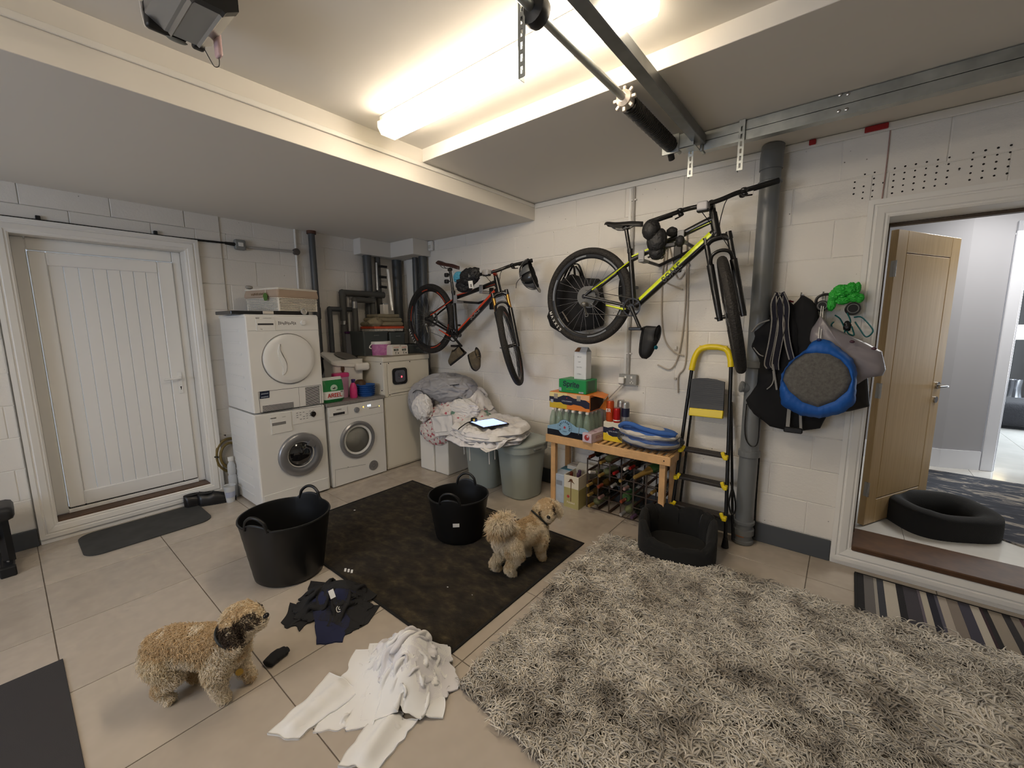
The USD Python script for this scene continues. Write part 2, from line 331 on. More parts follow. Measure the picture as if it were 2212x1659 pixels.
# skirting: dark painted band
solo('baseboard_left', J(bx(.012, .024, -4.4, -3.25, 0, .13), bx(0, .012, -1.92, -.01, 0, .13)), m_skirt, kind='structure')
solo('baseboard_back', bx(.0, 4.43, -.014, -.001, 0, .14), m_skirt, kind='structure')

# ---------------------------------------------------------------- door_1: white boarded door in the left wall
def architrave(y0, y1, z0, z1, w, p, x, wall):
    """Moulded frame round an opening; wall 'x' or 'y'."""
    prof = [(0, 0), (0, p), (w * .25, p), (w * .3, p * .8), (w * .36, p * .8), (w * .42, p), (w * .75, p * .75), (w * .82, p * .55), (w * .9, p * .55), (w, p * .35), (w, 0)]
    rings = []
    for (sy, sz, cy, cz) in ((-1, -1, y0, z0), (1, -1, y1, z0), (1, 1, y1, z1), (-1, 1, y0, z1), (-1, -1, y0, z0)):
        ring = []
        for d, q in prof:
            e = w - d; a, z = cy + sy * e, cz + sz * e
            ring.append((x + q, a, z) if wall == 'x' else (a, x - q, z))
        rings.append(ring)
    return loft(rings, False)
d1 = T('door_1', kind='structure', base=(0, -2.67, 0))
fx0 = .012
d1.part('architrave', architrave(-3.145, -2.204, .14, 2.178, .098, .03, fx0, "x"), m_gloss_white, 20, w=True)
d1.part('plinth_board', bx(fx0, .0225, -3.242, -2.107, 0, .043), m_gloss_white, False, w=True)
d1.part('reveal', J(bx(-.2, .012, -3.16, -3.145, .14, 2.19), bx(-.2, .012, -2.204, -2.19, .14, 2.19), bx(-.2, .012, -3.1449, -2.2041, 2.178, 2.195)), m_wall, False, w=True)
d1.part('sill', bx(-.12, .02, -3.144, -2.205, .12, .148, .004), m_brown, False, w=True)
m_upvc = M('white_upvc', (236, 235, 231), .3)
X1 = -.105
d1.part('outer_frame', J(bx(X1 - .03, X1, -3.144, -3.075, .15, 2.178, .006), bx(X1 - .03, X1, -2.265, -2.205, .15, 2.178, .006), bx(X1 - .03, X1, -3.0745, -2.2655, 2.09, 2.178, .006)), m_upvc, False, w=True)
d1.part('threshold_strip', bx(X1 - .03, X1 + .012, -3.08, -2.26, .148, .178, .004), m_upvc, False, w=True)
d1.part('door_gap', bx(X1 - .03, X1 - .012, -3.08, -2.26, .178, .19, 0), M('dark_gap', (20, 19, 18), .9), False, w=True)
lf = d1.part('door_leaf', J(bx(X1 - .02, X1 + .018, -3.072, -2.985, .19, 2.085, .006), bx(X1 - .02, X1 + .018, -2.37, -2.268, .19, 2.085, .006), bx(X1 - .02, X1 + .018, -2.985, -2.37, 1.99, 2.085, .006), bx(X1 - .02, X1 + .018, -2.985, -2.37, .19, .30, .006)), m_upvc, False, w=True)
pw = .615 / 8
for k in range(8):
    a = -2.985 + pw * k
    d1.part('board', bx(X1 - .02, X1 + .006, a + .0012, a + pw - .0012, .298, 1.992, .003), m_upvc, False, w=True)
hy, hz = -2.312, 1.1
hp = d1.part('handle', J(bx(X1 + .018, X1 + .026, hy - .014, hy + .014, hz - .125, hz + .06, .004), tube(bez([V(X1 + .026, hy, hz + .012), V(X1 + .062, hy, hz + .012), V(X1 + .07, hy - .02, hz + .012), V(X1 + .07, hy - .115, hz + .006)], 14), .008, 8)), m_upvc, 30, w=True, label='white lever handle on a long plate')
d1.part('keyhole', J(cyl(V(X1 + .0255, hy, hz - .07), V(X1 + .0268, hy, hz - .07), .006, 10), bx(X1 + .0255, X1 + .0268, hy - .0025, hy + .0025, hz - .092, hz - .07, 0)), M('dark_gap', (20, 19, 18), .9), False, w=True)

# ---------------------------------------------------------------- door_2: doorway to the hall with the oak door standing open
d2 = T('door_2', kind='structure', base=(4.58, .3, .15))
d2.part('architrave', architrave(4.533, 5.47, .135, 2.138, .1, .03, -.004, 'y'), m_gloss_white, 20, w=True)
d2.part('plinth_board', bx(4.434, 5.57, -.0145, -.001, 0, .036), m_gloss_white, False, w=True)
d2.part('door_lining', J(bx(4.515, 4.533, 0, .335, .13, 2.15), bx(5.47, 5.49, 0, .335, .13, 2.15), bx(4.515, 5.49, 0, .335, 2.138, 2.155)), m_gloss_white, False, w=True)
d2.part('lining_stop', J(bx(4.533, 4.548, .2, .25, .15, 2.138), bx(4.533, 5.47, .2, .25, 2.12, 2.138)), M('dark_oak_edge', (86, 70, 54), .5), False, w=True)
d2.part('threshold', bx(4.534, 5.469, -.03, .275, .118, .152, .006), m_brown, False, w=True)
h0, h1 = V(4.579, .347, 0), V(4.945, 1.04, 0); dx = unit(h1 - h0); W = .785
Rd = np.array([dx, np.cross([0, 0, 1.], dx), [0, 0, 1.]])   # local x along the leaf, y away from the camera side
def oak():
    n = {'tc': ('texture_coordinate', {}), 'mp': ('mapping', {'scale': (16, 16, .8)}), 'n': ('noise_texture', {'scale': 3., 'detail': 5., 'distortion': .8}), 'r': ('rgb_ramp', {'ramp': [(.3, lin((188, 159, 115))), (.55, lin((197, 169, 124))), (.75, lin((204, 178, 134)))]}), 'p': ('principled_bsdf', {'roughness': .32, 'coat_weight': .25, 'coat_roughness': .3})}
    return usdkit.material(stage, '/World/Looks/oak_veneer', n, [('tc.object', 'mp.vector'), ('mp.vector', 'n.vector'), ('n.fac', 'r.fac'), ('r.color', 'p.base_color')], surface='p.BSDF')
m_oak = oak()
def dl(*a): return mv(bx(*a), h0, Rd)
d2.part('oak_stile', dl(0, .115, -.02, .02, .158, 2.12), m_oak, False, w=True); d2.part('oak_stile', dl(W - .115, W, -.02, .02, .158, 2.12), m_oak, False, w=True)
d2.part('oak_rail', dl(.116, W - .116, -.02, .02, 1.985, 2.12), m_oak, False, w=True); d2.part('oak_rail', dl(.116, W - .116, -.02, .02, .158, .33), m_oak, False, w=True)
d2.part('oak_panel', dl(.119, W - .119, -.0195, .0195, .334, 1.981, .004), m_oak, False, w=True)
d2.part('panel_groove', dl(.11, W - .11, -.014, .014, .32, 1.99, 0), M('oak_groove', (92, 64, 36), .6), False, w=True)
m_chrome = M('satin_chrome', (190, 190, 190), .22, 1.)
for z in (1.88, 1.1, .42):
    d2.part('hinge', J(mv(cyl(V(-.006, -.024, z - .05), V(-.006, -.024, z + .05), .008, 12), h0, Rd), mv(bx(-.008, .0, -.02, .0, z - .05, z + .05, .001), h0, Rd)), m_chrome, 30, w=True)
hx = W - .06
for s in (-1,):
    d2.part('lever_handle', mv(J(cyl(V(hx, -.02, 1.09), V(hx, -.03, 1.09), .026, 20), cyl(V(hx, -.02, .985), V(hx, -.028, .985), .024, 20), tube(bez([V(hx, -.03, 1.09), V(hx, -.07, 1.09), V(hx - .02, -.08, 1.09), V(hx - .12, -.08, 1.092)], 14), .009, 10)), h0, Rd), m_chrome, 30, w=True)

# ---------------------------------------------------------------- the hall beyond
m_hall = M('pale_grey_hall_paint', (166, 166, 170), .8, spec=.2)
m_hall_white = M('hall_white_gloss', (222, 224, 230), .4)
def white_tile():
    return M('hall_white_tile', (214, 212, 206), .12, var=(4, .06))
hf = T('hall_floor', kind='structure', base=(5, .3, .15))
hf.part('hall_screed', bx(3.6, 9.2, .276, 8, .0, .144, 0), m_grout, False, w=True)
for i in range(9):
    for j in range(13):
        x, y = 3.6 + .6 * i, .278 + .6 * j
        if y > 7.7 or x > 8.8 or (x > 6.4 and y < 2.2): continue
        hf.part('floor_tile', bx(x + .001, x + .599, y + .001, y + .599, .14, .15, .001), white_tile(), False, w=True)
HB = V(5.20, 2.36)                                         # salient corner seen past the oak door
a, b = HB, V(5.46, 2.46)
solo('wall_hall_left', J(bx(3.6, 5.195, 2.34, 2.5, .15, 2.75, 0), bx(3.6, 3.7, .33, 2.4, .15, 2.75, 0)), m_hall, kind='structure', smooth=False)
def slab(p, q, th, z0, z1):
    p, q = V(*p), V(*q); n = unit(V(-(q - p)[1], (q - p)[0])) * th
    return ext([p, q, q + n, p + n], z1 - z0, (0, 0, z0))
solo('wall_hall_back', J(slab((5.195, 2.34), (5.47, 2.445), .14, .15, 2.75), slab((5.47, 2.445), (6.6, 2.875), .14, 2.33, 2.75), slab((6.35, 2.78), (7.6, 3.255), .14, .15, 2.75)), m_hall, kind='structure', smooth=False)
solo('wall_hall_right', bx(7.6, 7.75, .33, 3.4, .15, 2.75, 0), m_hall, kind='structure', smooth=False)
solo('ceiling_hall', bx(3.6, 9.2, .33, 8, 2.75, 2.85, 0), m_plaster, kind='structure', smooth=False)
solo('baseboard_hall', J(slab((4.6, 2.322), (5.19, 2.322), .018, .15, .33), slab((5.19, 2.322), (5.47, 2.427), .018, .15, .33)), m_hall_white, kind='structure', smooth=False)
du = unit(V(.9345, .356, 0)); dn = V(.356, -.9345, 0)
Rh = np.array([du, -dn, [0, 0, 1.]])                      # doorway frame in the angled hall wall
o3 = V(5.47, 2.445, .15)
d3 = T('door_3', kind='structure', base=o3, rot=Rh)
d3.part('architrave', J(bx(0, .09, -.025, .0, 0, 2.26, .005), bx(.86, .95, -.025, .0, 0, 2.26, .005), bx(0, .95, -.025, 0, 2.17, 2.26, .005)), m_hall_white, False)
d3.part('door_lining', J(bx(.09, .115, -.0, .16, 0, 2.17), bx(.835, .86, 0, .16, 0, 2.17), bx(.09, .86, 0, .16, 2.14, 2.17)), m_hall_white, False)
# the room beyond: far wall, a dark sideboard with a lamp and silver vase
solo('wall_living', J(bx(5.0, 9.2, 7.6, 7.8, .15, 2.75, 0), bx(9.1, 9.2, 3.2, 7.8, .15, 2.75, 0), bx(4.9, 5.0, 2.6, 7.8, .15, 2.75, 0)), M('dark_grey_feature_wall', (92, 92, 94), .7), kind='structure', smooth=False)
# ---------------------------------------------------------------- ceiling battens
m_diff = usdkit.material(stage, '/World/Looks/batten_diffuser', {'e': ('emission', {'color': TUBE, 'strength': TUBE_STRENGTH})}, surface='e.emission')
m_batten = M('white_enamel', (228, 224, 214), .35)
m_clear = M('prismatic_acrylic', (240, 236, 222), .25, trans=.6, emit=((255, 236, 200), .35))
def batten(label, base):
    t = T('batten_light', label, 'ceiling light', base, group=None)
    L = 1.56
    t.part('spine', bx(0, L, -.055, .055, -.05, 0, .004), m_batten, False)
    t.part('diffuser', mv(ext([(-.066, 0), (.066, 0), (.066, -.03), (.045, -.062), (-.045, -.062), (-.066, -.03)], L - .09), (.045, 0, -.035), np.array([[0, 1., 0], [0, 0, 1.], [1., 0, 0]])), m_diff, False)
    for x in (0, L - .04):
        t.part('end_cap', mv(ext([(-.068, 0), (.068, 0), (.068, -.031), (.046, -.064), (-.046, -.064), (-.068, -.031)], .04), (x, 0, -.034), np.array([[0, 1., 0], [0, 0, 1.], [1., 0, 0]])), m_clear, False)
    return t
tl = batten('long white fluorescent batten with glowing prismatic diffuser in the ceiling recess', (2.22, -1.70, RZ))
copy(tl, (1.9 + .2, -4.55, RZ), 'second fluorescent batten in the ceiling recess, behind the camera')
# ---------------------------------------------------------------- overhead door gear
m_galv = M('galvanised_steel', (168, 172, 170), .38, .9, var=(9, .18), bump=(50, .1, .001))
m_black_metal = M('black_coated_metal', (24, 24, 25), .4, .0)
m_black = M('black_plastic', (17, 17, 18), .45)
m_rubber = M('black_rubber', (14, 14, 14), .7)
RY = -.53
def track(t, name, z0, z1, x0, x1, y):
    h = z1 - z0; prof = [(0, 0), (.05, 0), (.05, .012), (.047, .012), (.047, .003), (.003, .003), (.003, h - .003), (.047, h - .003), (.047, h - .012), (.05, h - .012), (.05, h), (0, h)]
    t.part(name, mv(ext(prof, x1 - x0), (x0, y - .025, z0), np.array([[0, 1., 0], [0, 0, 1.], [1., 0, 0]])), m_galv, False, w=True)
t = T('door_track', 'galvanised double garage door track running under the ceiling along the back wall', 'door track', (3.66, RY, 2.55))
track(t, 'lower_channel', 2.546, 2.594, 3.66, 6.95, RY); track(t, 'upper_channel', 2.597, 2.645, 3.66, 6.95, RY)
t.part('end_plate', bx(3.64, 3.655, RY - .035, RY + .035, 2.54, 2.648), m_galv, False, w=True)
for u, v in ((1815, 205), (1832, 203), (1812, 240), (1829, 236)):
    p = PY(u, v, RY - .026); t.part('bolt', lathe([(.009, 0), (.008, .003), (.004, .005)], 8) if 0 else mv(lathe([(.009, 0), (.008, .003), (.004, .005)], 8), p, axes((0, -1, 0))), m_chrome, 30, w=True)
def strip(t, name, x, y, z0, z1, ax):
    """slotted angle: two flanges with real slots, hanging down from z1 to z0."""
    w = .03; f1 = sbox(0, 0, w, z1 - z0)
    for k in range(int((z1 - z0) / .038)): f1 = f1.difference(sbox(w / 2 - .005, .012 + .038 * k, w / 2 + .005, .012 + .038 * k + .024))
    t.part(name, J(ext(f1, .0025, (x, y, z0), np.array([[1., 0, 0], [0, 0, 1.], [0, -1., 0]])), ext(f1, .0025, (x, y, z0), np.array([[0, 1., 0], [0, 0, 1.], [1., 0, 0]]))), m_galv, False, w=True)
for uu, v1, lab in ((1597, 368, 'slotted steel hanger strip below the track, right one beside the soil pipe'), (1490, 382, 'slotted steel hanger strip at the end of the door track, beside the spring')):
    p = PY(uu, v1, RY - .04); s = T('hanger_strip', lab, 'bracket', (p[0], p[1], p[2])); strip(s, 'slotted_angle', p[0] - .015, p[1], p[2], 2.648, 0)
SXX, SZZ = 3.50, 2.59
t = T('torsion_shaft', 'steel torsion bar with black coil spring under the ceiling', 'door spring', (SXX, -.6, SZZ))
ysp = [PX(u, v, SXX)[1] for u, v in ((1350, 215), (1448, 318))]
t.part('shaft', cyl(V(SXX, -2.6, SZZ), V(SXX, -.5, SZZ), .0165, 16), m_galv, 40, w=True)
ys0 = PX(1350, 217, SXX)[1]; ys1 = -.66
n = 420; th = np.linspace(0, 2 * np.pi * 34, n); yy = np.linspace(ys0 + .03, ys1, n)
t.part('spring', J(tube(np.stack([SXX + .036 * np.cos(th), yy, SZZ - .004 + .036 * np.sin(th)], -1), .0068, 5), cyl(V(SXX, ys0 + .03, SZZ - .004), V(SXX, ys1, SZZ - .004), .032, 16)), M('oiled_spring_steel', (42, 40, 36), .5, .5), 40, w=True)
t.part('winding_cone', mv(J(lathe([(.02, -.03), (.036, -.02), (.04, .0), (.036, .03), (.02, .04)], 16), *[mv(bx(.03, .056, -.008, .008, -.012, .006, .003), R=rz(45 * k)) for k in range(8)]), (SXX, ys0, SZZ), axes((0, 1, 0))), M('cast_aluminium', (196, 186, 176), .4, .6), 30, w=True)
t.part('bearing_plate', J(bx(SXX - .05, SXX + .05, -.655, -.645, SZZ - .055, SZZ + .05), mv(torus(.035, .008, 20, 8), (SXX, -.64, SZZ), axes((0, 1, 0))), bx(SXX + .05, SXX + .14, -.652, -.56, SZZ - .04, SZZ - .034), bx(SXX + .05, SXX + .13, -.652, -.648, SZZ - .04, SZZ + .04)), m_galv, 30, w=True)
t.part('cable_drum_nut', cyl(V(SXX, -.64, SZZ - .055), V(SXX, -.62, SZZ - .075), .018, 12), m_black, 30, w=True)
pb = PX(1157, 45, SXX)
t.part('centre_bearing', mv(lathe([(.02, -.03), (.046, -.022), (.05, 0), (.046, .022), (.02, .03)], 20), (SXX, pb[1], SZZ), axes((0, 1, 0))), m_black, 40, w=True)
ps = PX(1139, 176, SXX - .04)
s = T('hanger_strip', 'long slotted steel hanger strip hanging from the ceiling in front of the lit batten', 'bracket', (ps[0], ps[1], ps[2])); strip(s, 'slotted_angle', ps[0] - .015, ps[1] - .03, ps[2], RZ - .001, 0)
solo('cross_beam', bx(3.615, 3.67, -3.2, RY - .035, 2.575, 2.63, .003), M('galvanised_dull', (128, 130, 130), .45, .7, var=(6, .2)), 'square galvanised steel bar crossing below the ceiling to the door track', 'steel bar', smooth=False)

# opener
OX0, OX1, OY0, OY1, OZ = 2.404, 2.66, -2.815, -2.62, 2.6
m_al = M('brushed_aluminium', (158, 158, 158), .3, .85, bump=(120, .05, .001))
t = T('door_opener', 'grey and black garage door opener motor mounted on the ceiling recess', 'door opener', (OX0, OY0, OZ))
pr = [(OY0, 2.70), (OY0, OZ + .035), (OY0 + .05, OZ + .004), (OY0 + .06, OZ + .004), (OY0 + .068, OZ - .008), (OY0 + .075, OZ), (OY1 - .05, OZ), (OY1 - .042, OZ - .006), (OY1 - .036, OZ), (OY1, OZ + .02), (OY1, 2.70)]
t.part('housing', ext(pr[::-1], OX1 - OX0, (OX0, 0, 0), np.array([[0, 1., 0], [0, 0, 1.], [1., 0, 0]])), m_al, False, w=True)
t.part('end_cap', ext([(y, z + (.0 if z > 2.65 else -.004)) for y, z in pr][::-1], .03, (OX1, 0, 0), np.array([[0, 1., 0], [0, 0, 1.], [1., 0, 0]])), m_black, False, w=True, label='black end of the housing')
t.part('lamp_cap', J(rbox(OX0 - .035, OX0, OY0, OY1 - .075, OZ + .0, 2.69, .012), rbox(OX0 - .03, OX0, OY1 - .06, OY1 - .02, OZ - .005, 2.66, .008)), m_black, 30, w=True)
t.part('lamp_lens', mv(lathe([(.022, 0), (.018, .004), (.0, .006)], 24), (OX0 - .02, OY0 + .09, OZ - .001), np.array([[0, 1.5, 0], [.6, 0, 0], [0, 0, -1.]])), M('milky_lens', (120, 122, 116), .4), 40, w=True)
t.part('ceiling_bracket', bx(OX0 + .04, OX1 - .04, OY0 + .03, OY1 - .03, 2.69, RZ), m_galv, False, w=True)
t.part('drive_rail', bx(OX1 + .03, 6.9, (OY0 + OY1) / 2 - .02, (OY0 + OY1) / 2 + .02, 2.66, 2.70, .002), m_galv, False, w=True)
t.part('supply_cable', tube(bez([PZ(303, 0, 2.66), PZ(308, 30, 2.65), PZ(316, 58, 2.63), V(OX0 - .03, OY0 + .01, 2.63)], 12), .004, 6), M('white_cable', (206, 200, 190), .5), 40, w=True)
pz = PZ(470, 105, 2.585)
t = T('receiver_tag', 'pink translucent tag hanging on a wire beside the door opener', 'receiver', pz)
t.part('tag_body', rbox(pz[0] - .02, pz[0] + .02, pz[1] - .007, pz[1] + .012, pz[2] - .03, pz[2] + .05, .007), M('pink_plastic', (205, 176, 178), .35, trans=.2), 40, w=True)
t.part('wire', tube(bez([V(OX0 + .01, OY1 - .03, OZ - .004), pz + V(-.02, -.022, -.04), pz + V(-.012, -.012, -.062), pz + V(0, .0, -.058), pz + V(.002, .002, -.02)], 20), .0016, 5), m_black, 40, w=True)

# ---------------------------------------------------------------- wiring on the left wall
xw = .012
p0 = PX(0, 465, xw + .008); sw = PX(518, 529, xw + .01)
t = T('cable_run', 'black cable clipped along the left wall above the white door', 'cable', (xw, -2.6, 2.28))
pts = [V(xw + .012, -4.6, 2.28)] + [PX(u, v, xw + .012) for u, v in ((0, 466), (82, 476), (170, 487), (335, 508), (450, 521), (500, 526))]
t.part('cable', tube(bez(pts, 40), .0085, 8), m_black, 40, w=True)
for u, v in ((82, 473), (336, 505)):
    p = PX(u, v, xw + .012); t.part('clip', bx(p[0] - .012, p[0] + .012, p[1] - .012, p[1] + .012, p[2] - .008, p[2] + .022, .003), m_black, False, w=True)
t.part('gland', cyl(PX(486, 525, xw + .014), PX(508, 528, xw + .014), .012, 12, .017), m_black, 40, w=True)
m_grey_pl = M('grey_plastic', (132, 134, 132), .45); m_wpl = M('white_plastic', (232, 230, 224), .35)
t = T('isolator_switch', 'grey isolator switch box on the left wall at the end of the black cable', 'switch', (0, sw[1], sw[2]))
t.part('box', rbox(0, .045, sw[1] - .045, sw[1] + .045, sw[2] - .045, sw[2] + .045, .012), m_grey_pl, 40, w=True)
t.part('rocker', bx(.045, .053, sw[1] - .02, sw[1] + .02, sw[2] - .016, sw[2] + .018, .003), m_wpl, False, w=True)
jb = PX(640, 544, .02)
t = T('conduit_run', 'white painted conduit with a round junction box above the wicker basket', 'conduit', (0, jb[1], jb[2]))
t.part('conduit', tube([V(.014, sw[1] + .045, sw[2] - .012), V(.014, jb[1], jb[2])], .011, 10), M('painted_conduit', (176, 172, 166), .5), 40, w=True)
t.part('conduit', tube([V(.014, jb[1], jb[2]), V(.014, PX(634, 472, .014)[1], SZ)], .011, 10), m_gloss_white, 40, w=True)
t.part('conduit', tube([V(.014, jb[1], jb[2]), V(.014, PX(646, 640, .014)[1], 1.7)], .011, 10), m_gloss_white, 40, w=True)
t.part('junction_box', mv(lathe([(.03, 0), (.033, .004), (.033, .03), (.028, .034)], 20), (.002, jb[1], jb[2]), axes((1, 0, 0))), M('grey_metal_box', (96, 92, 88), .5, .4), 40, w=True)
pp = PX(671, 503, .07)
t = T('waste_pipe', 'dark grey vertical pipe on the left wall beside the stacked dryer', 'pipe', (.07, pp[1], 0))
m_gpipe = M('dark_grey_pvc', (74, 77, 79), .38)
t.part('pipe', cyl(V(.06, -1.135, .2), V(.06, -1.135, SZ), .032, 16), m_gpipe, 40, w=True)
t.part('pipe_joint', cyl(V(.06, -1.135, 1.62), V(.06, -1.135, 1.74), .038, 16, bev=.004), m_gpipe, 40, w=True)
t.part('pipe_collar', cyl(V(.06, -1.135, SZ - .03), V(.06, -1.135, SZ), .045, 16), M('rusty_brown', (90, 58, 44), .7), 40, w=True)

# ---------------------------------------------------------------- washing machine and dryers against the left wall
m_app = M('white_appliance_enamel', (231, 231, 228), .3, coat=.2)
m_app2 = M('white_appliance_plastic', (226, 225, 220), .38)
m_silver = M('silver_plastic', (150, 150, 152), .32, .6); m_dark = M('dark_display', (24, 18, 18), .2)
m_dglass = M('dark_door_glass', (20, 20, 22), .06, coat=1., spec=.8)
m_print = M('grey_print', (128, 126, 124), .6); m_darkprint = M('black_print', (40, 38, 40), .6)
RG, UP = V(0, 1, 0), V(0, 0, 1)
XF = .69
def face(u, v, x=XF): return PX(u, v, x)
def ringat(t, name, c, prof, mat, n=48, **k): t.part(name, mv(lathe(prof, n, False), c, axes((1, 0, 0), (0, 1, 0))), mat, 40, w=True, **k)
def writing(t, s, u, v, h, mat=None, x=XF + .0015, bold=False):
    t.part('lettering', on(txt(s, h, .0008, bold), face(u, v, x), RG, UP), mat or m_darkprint, False, w=True)
def bars(y0, y1, z0, z1, n, vertical=False, x=XF + .001, d=.003):
    return J(*[bx(x, x + d, y0, y1, z0 + (z1 - z0) * (k + .2) / n, z0 + (z1 - z0) * (k + .75) / n, 0) for k in range(n)])
# washing machine
y0, y1 = -2.03, -1.435
t = T('washing_machine', 'white front-loading washing machine below the stacked dryer', 'washing machine', (.4, -1.73, 0))
t.part('body', J(rbox(.1, XF - .02, y0, y1, .012, .83, .01), *[bx(.14, .55, y0 - .004, y0 + .002, z, z + .018, .003) for z in np.linspace(.09, .74, 9)]), m_app, 30, w=True)
t.part('front_panel', rbox(XF - .03, XF, y0 + .001, y1 - .001, .012, .828, .014, 16), m_app2, 40, w=True)
t.part('plinth', bx(XF - .001, XF + .006, y0 + .02, y1 - .02, .02, .13, .003), m_app2, False, w=True)
for yy in (y0 + .06, y1 - .06): t.part('foot', cyl(V(.6, yy, 0), V(.6, yy, .014), .02, 12), m_black, 40, w=True)
a, b = face(584, 905), face(627, 930)
dw = t.part('detergent_drawer', bx(XF, XF + .006, a[1], face(629, 905)[1], b[2] - .005, face(600, 893)[2], .004), m_app2, False, w=True)
t.part('drawer_grip', bx(XF + .005, XF + .008, face(587, 915)[1], face(617, 912)[1], face(600, 918)[2], face(600, 912)[2], .001), m_print, False, w=True)
t.part('control_panel', bx(XF, XF + .004, face(632, 900)[1], y1 - .02, face(660, 908)[2] - .02, .818, .004), m_app2, False, w=True)
for k in range(6):
    for j in range(4): t.part('programme_print', bx(XF + .004, XF + .005, face(640 + 7 * k, 900 - 1.2 * k)[1], face(644 + 7 * k, 900)[1], .728 + .02 * j, .733 + .02 * j, 0), m_print, False, w=True) if (k * 3 + j) % 4 else None
c = face(676, 894, XF + .004); t.part('dial', mv(lathe([(.024, 0), (.024, .012), (.02, .016), (0, .016)], 24), c, axes((1, 0, 0))), m_dark, 40, w=True)
writing(t, 'ZANUSSI', 590, 903.5, .008, m_darkprint, XF + .007, True); writing(t, '1400', 613, 900, .008, m_print, XF + .007)
c = (face(590, 985) + face(705, 975)) / 2; c[2] = (face(650, 921)[2] + face(648, 1041)[2]) / 2; c = V(XF, c[1], c[2]); r = .195
ringat(t, 'door_ring', c, [(r, -.01), (r, .012), (r - .012, .028), (r - .045, .036), (r - .07, .026), (r - .078, .008), (r - .08, -.02)], m_silver, label='silver door ring')
t.part('door_glass', mv(lathe([(r - .079, -.012), (r - .09, .004), (.06, .022), (0, .026)], 40), c, axes((1, 0, 0))), m_dglass, 50, w=True)
t.part('door_handle', mv(ext([( .05, .075), (.1, .045), (.128, .075), (.1, .12), (.075, .115)], .03), c + V(.004, 0, 0), np.array([[0, 1., 0], [0, 0, 1.], [1., 0, 0]])), m_silver, 30, w=True)
# stacked dryer
z0, z1 = .838, 1.645
t = T('tumble_dryer', 'white condenser tumble dryer stacked on the washing machine', 'tumble dryer', (.4, -1.73, z0))
t.part('body', J(rbox(.1, XF - .02, y0 + .005, y1 - .003, z0, z1 - .02, .01), *[bx(.14, .55, y0 + .001, y0 + .006, z, z + .018, .003) for z in np.linspace(z0 + .09, z1 - .14, 7)]), m_app, 30, w=True)
t.part('top_panel', rbox(.08, XF - .012, y0 + .002, y1 + .001, z1 - .03, z1, .012), m_app, 40, w=True)
t.part('front_panel', rbox(XF - .03, XF, y0 + .006, y1 - .002, z0, z1 - .01, .012, 16), m_app2, 40, w=True)
t.part('panel_line', bx(XF, XF + .001, y0 + .02, y1 - .012, face(600, 714)[2] - .001, face(600, 714)[2] + .001, 0), m_print, False, w=True)
a = fx(553, 690, 594, 716, XF)
t.part('water_drawer', bx(XF, XF + .005, a[0], a[1], a[2] + .005, a[3], .004), m_app2, False, w=True)
t.part('drawer_grip', bx(XF + .004, XF + .007, face(556, 700)[1], face(590, 700)[1], face(570, 702)[2], face(570, 698.5)[2], .001), m_darkprint, False, w=True)
c = face(654, 697); t.part('dial', mv(lathe([(.022, 0), (.022, .01), (.018, .02), (0, .021)], 24), c, axes((1, 0, 0))), m_app2, 40, w=True)
for k in range(11): t.part('programme_print', bx(XF + .0005, XF + .0015, face(601 + 3.6 * k, 698)[1], face(603 + 3.6 * k, 698)[1], face(601 + 3.6 * k, 702 - (k % 3))[2], face(601 + 3.6 * k, 694 + (k * 5) % 4)[2], 0), m_print, False, w=True)
writing(t, 'BEKO', 556, 687, .008, m_darkprint, XF + .007, True); writing(t, 'condenser dryer', 577, 687, .006, m_print, XF + .007)
writing(t, '7 kg', 564, 711, .007, m_print, XF + .007)
c = (face(559, 776) + face(684, 770)) / 2; c[2] = (face(622, 718)[2] + face(620, 832)[2]) / 2; c = V(XF, c[1], c[2]); r = .213
ringat(t, 'door_rim', c, [(r + .004, -.002), (r + .004, .003), (r, .004), (r, -.002)], M('shadow_grey_trim', (120, 116, 110), .5))
t.part('door', mv(lathe([(r - .002, 0), (r - .004, .02), (r - .02, .03), (r - .05, .034), (0, .036)], 56), c, axes((1, 0, 0))), m_app2, 40, w=True)
arc = [(-.075 + .012 * math.sin(q * 3), .12 - .24 * q) for q in np.linspace(0, 1, 14)]
hp = [(-.083, .13), (-.1, .07), (-.098, .02), (-.083, -.03), (-.07, -.075), (-.078, -.13), (-.05, -.1), (-.042, -.055), (-.05, -.01), (-.072, .04), (-.085, .085)]
t.part('door_handle', mv(ext(bez([V(*q) for q in hp + hp[:1]], 44)[:-1], .012), c + V(.031, 0, 0), np.array([[0, 1., 0], [0, 0, 1.], [1., 0, 0]])), m_app, 20, w=True)
t.part('handle_recess', tube(bez([c + V(.037, q[0] + .006, q[1]) for q in (hp[0], (-.09, .085), (-.068, .03), (-.048, -.03), (-.052, -.09), hp[5])], 24), .004, 6), m_print, 40, w=True)
a = fx(560, 849, 691, 884, XF); lo = lambda u, v: face(u, v)
P = [face(558, 847), face(693, 831), face(695, 877), face(563, 894)]
t.part('condenser_flap', J(*[tube([P[i], P[(i + 1) % 4]], .0022, 6) for i in range(4)], tube([face(645, 836), face(648, 884)], .0012, 6)), m_print, 40, w=True)
def skewbars(q, n):
    o = []
    for k in range(n):
        s, e = (k + .2) / n, (k + .7) / n; L = lambda f, i, j: q[i] * (1 - f) + q[j] * f
        o.append(quadp(L(e, 0, 3), L(e, 1, 2), L(s, 1, 2), L(s, 0, 3), .002))
    return mv(J(*o), (.0015, 0, 0))
t.part('vent_grille', skewbars([face(659, 837), face(690, 833), face(691, 872), face(661, 876)], 16), m_darkprint, False, w=True, kind='stuff')
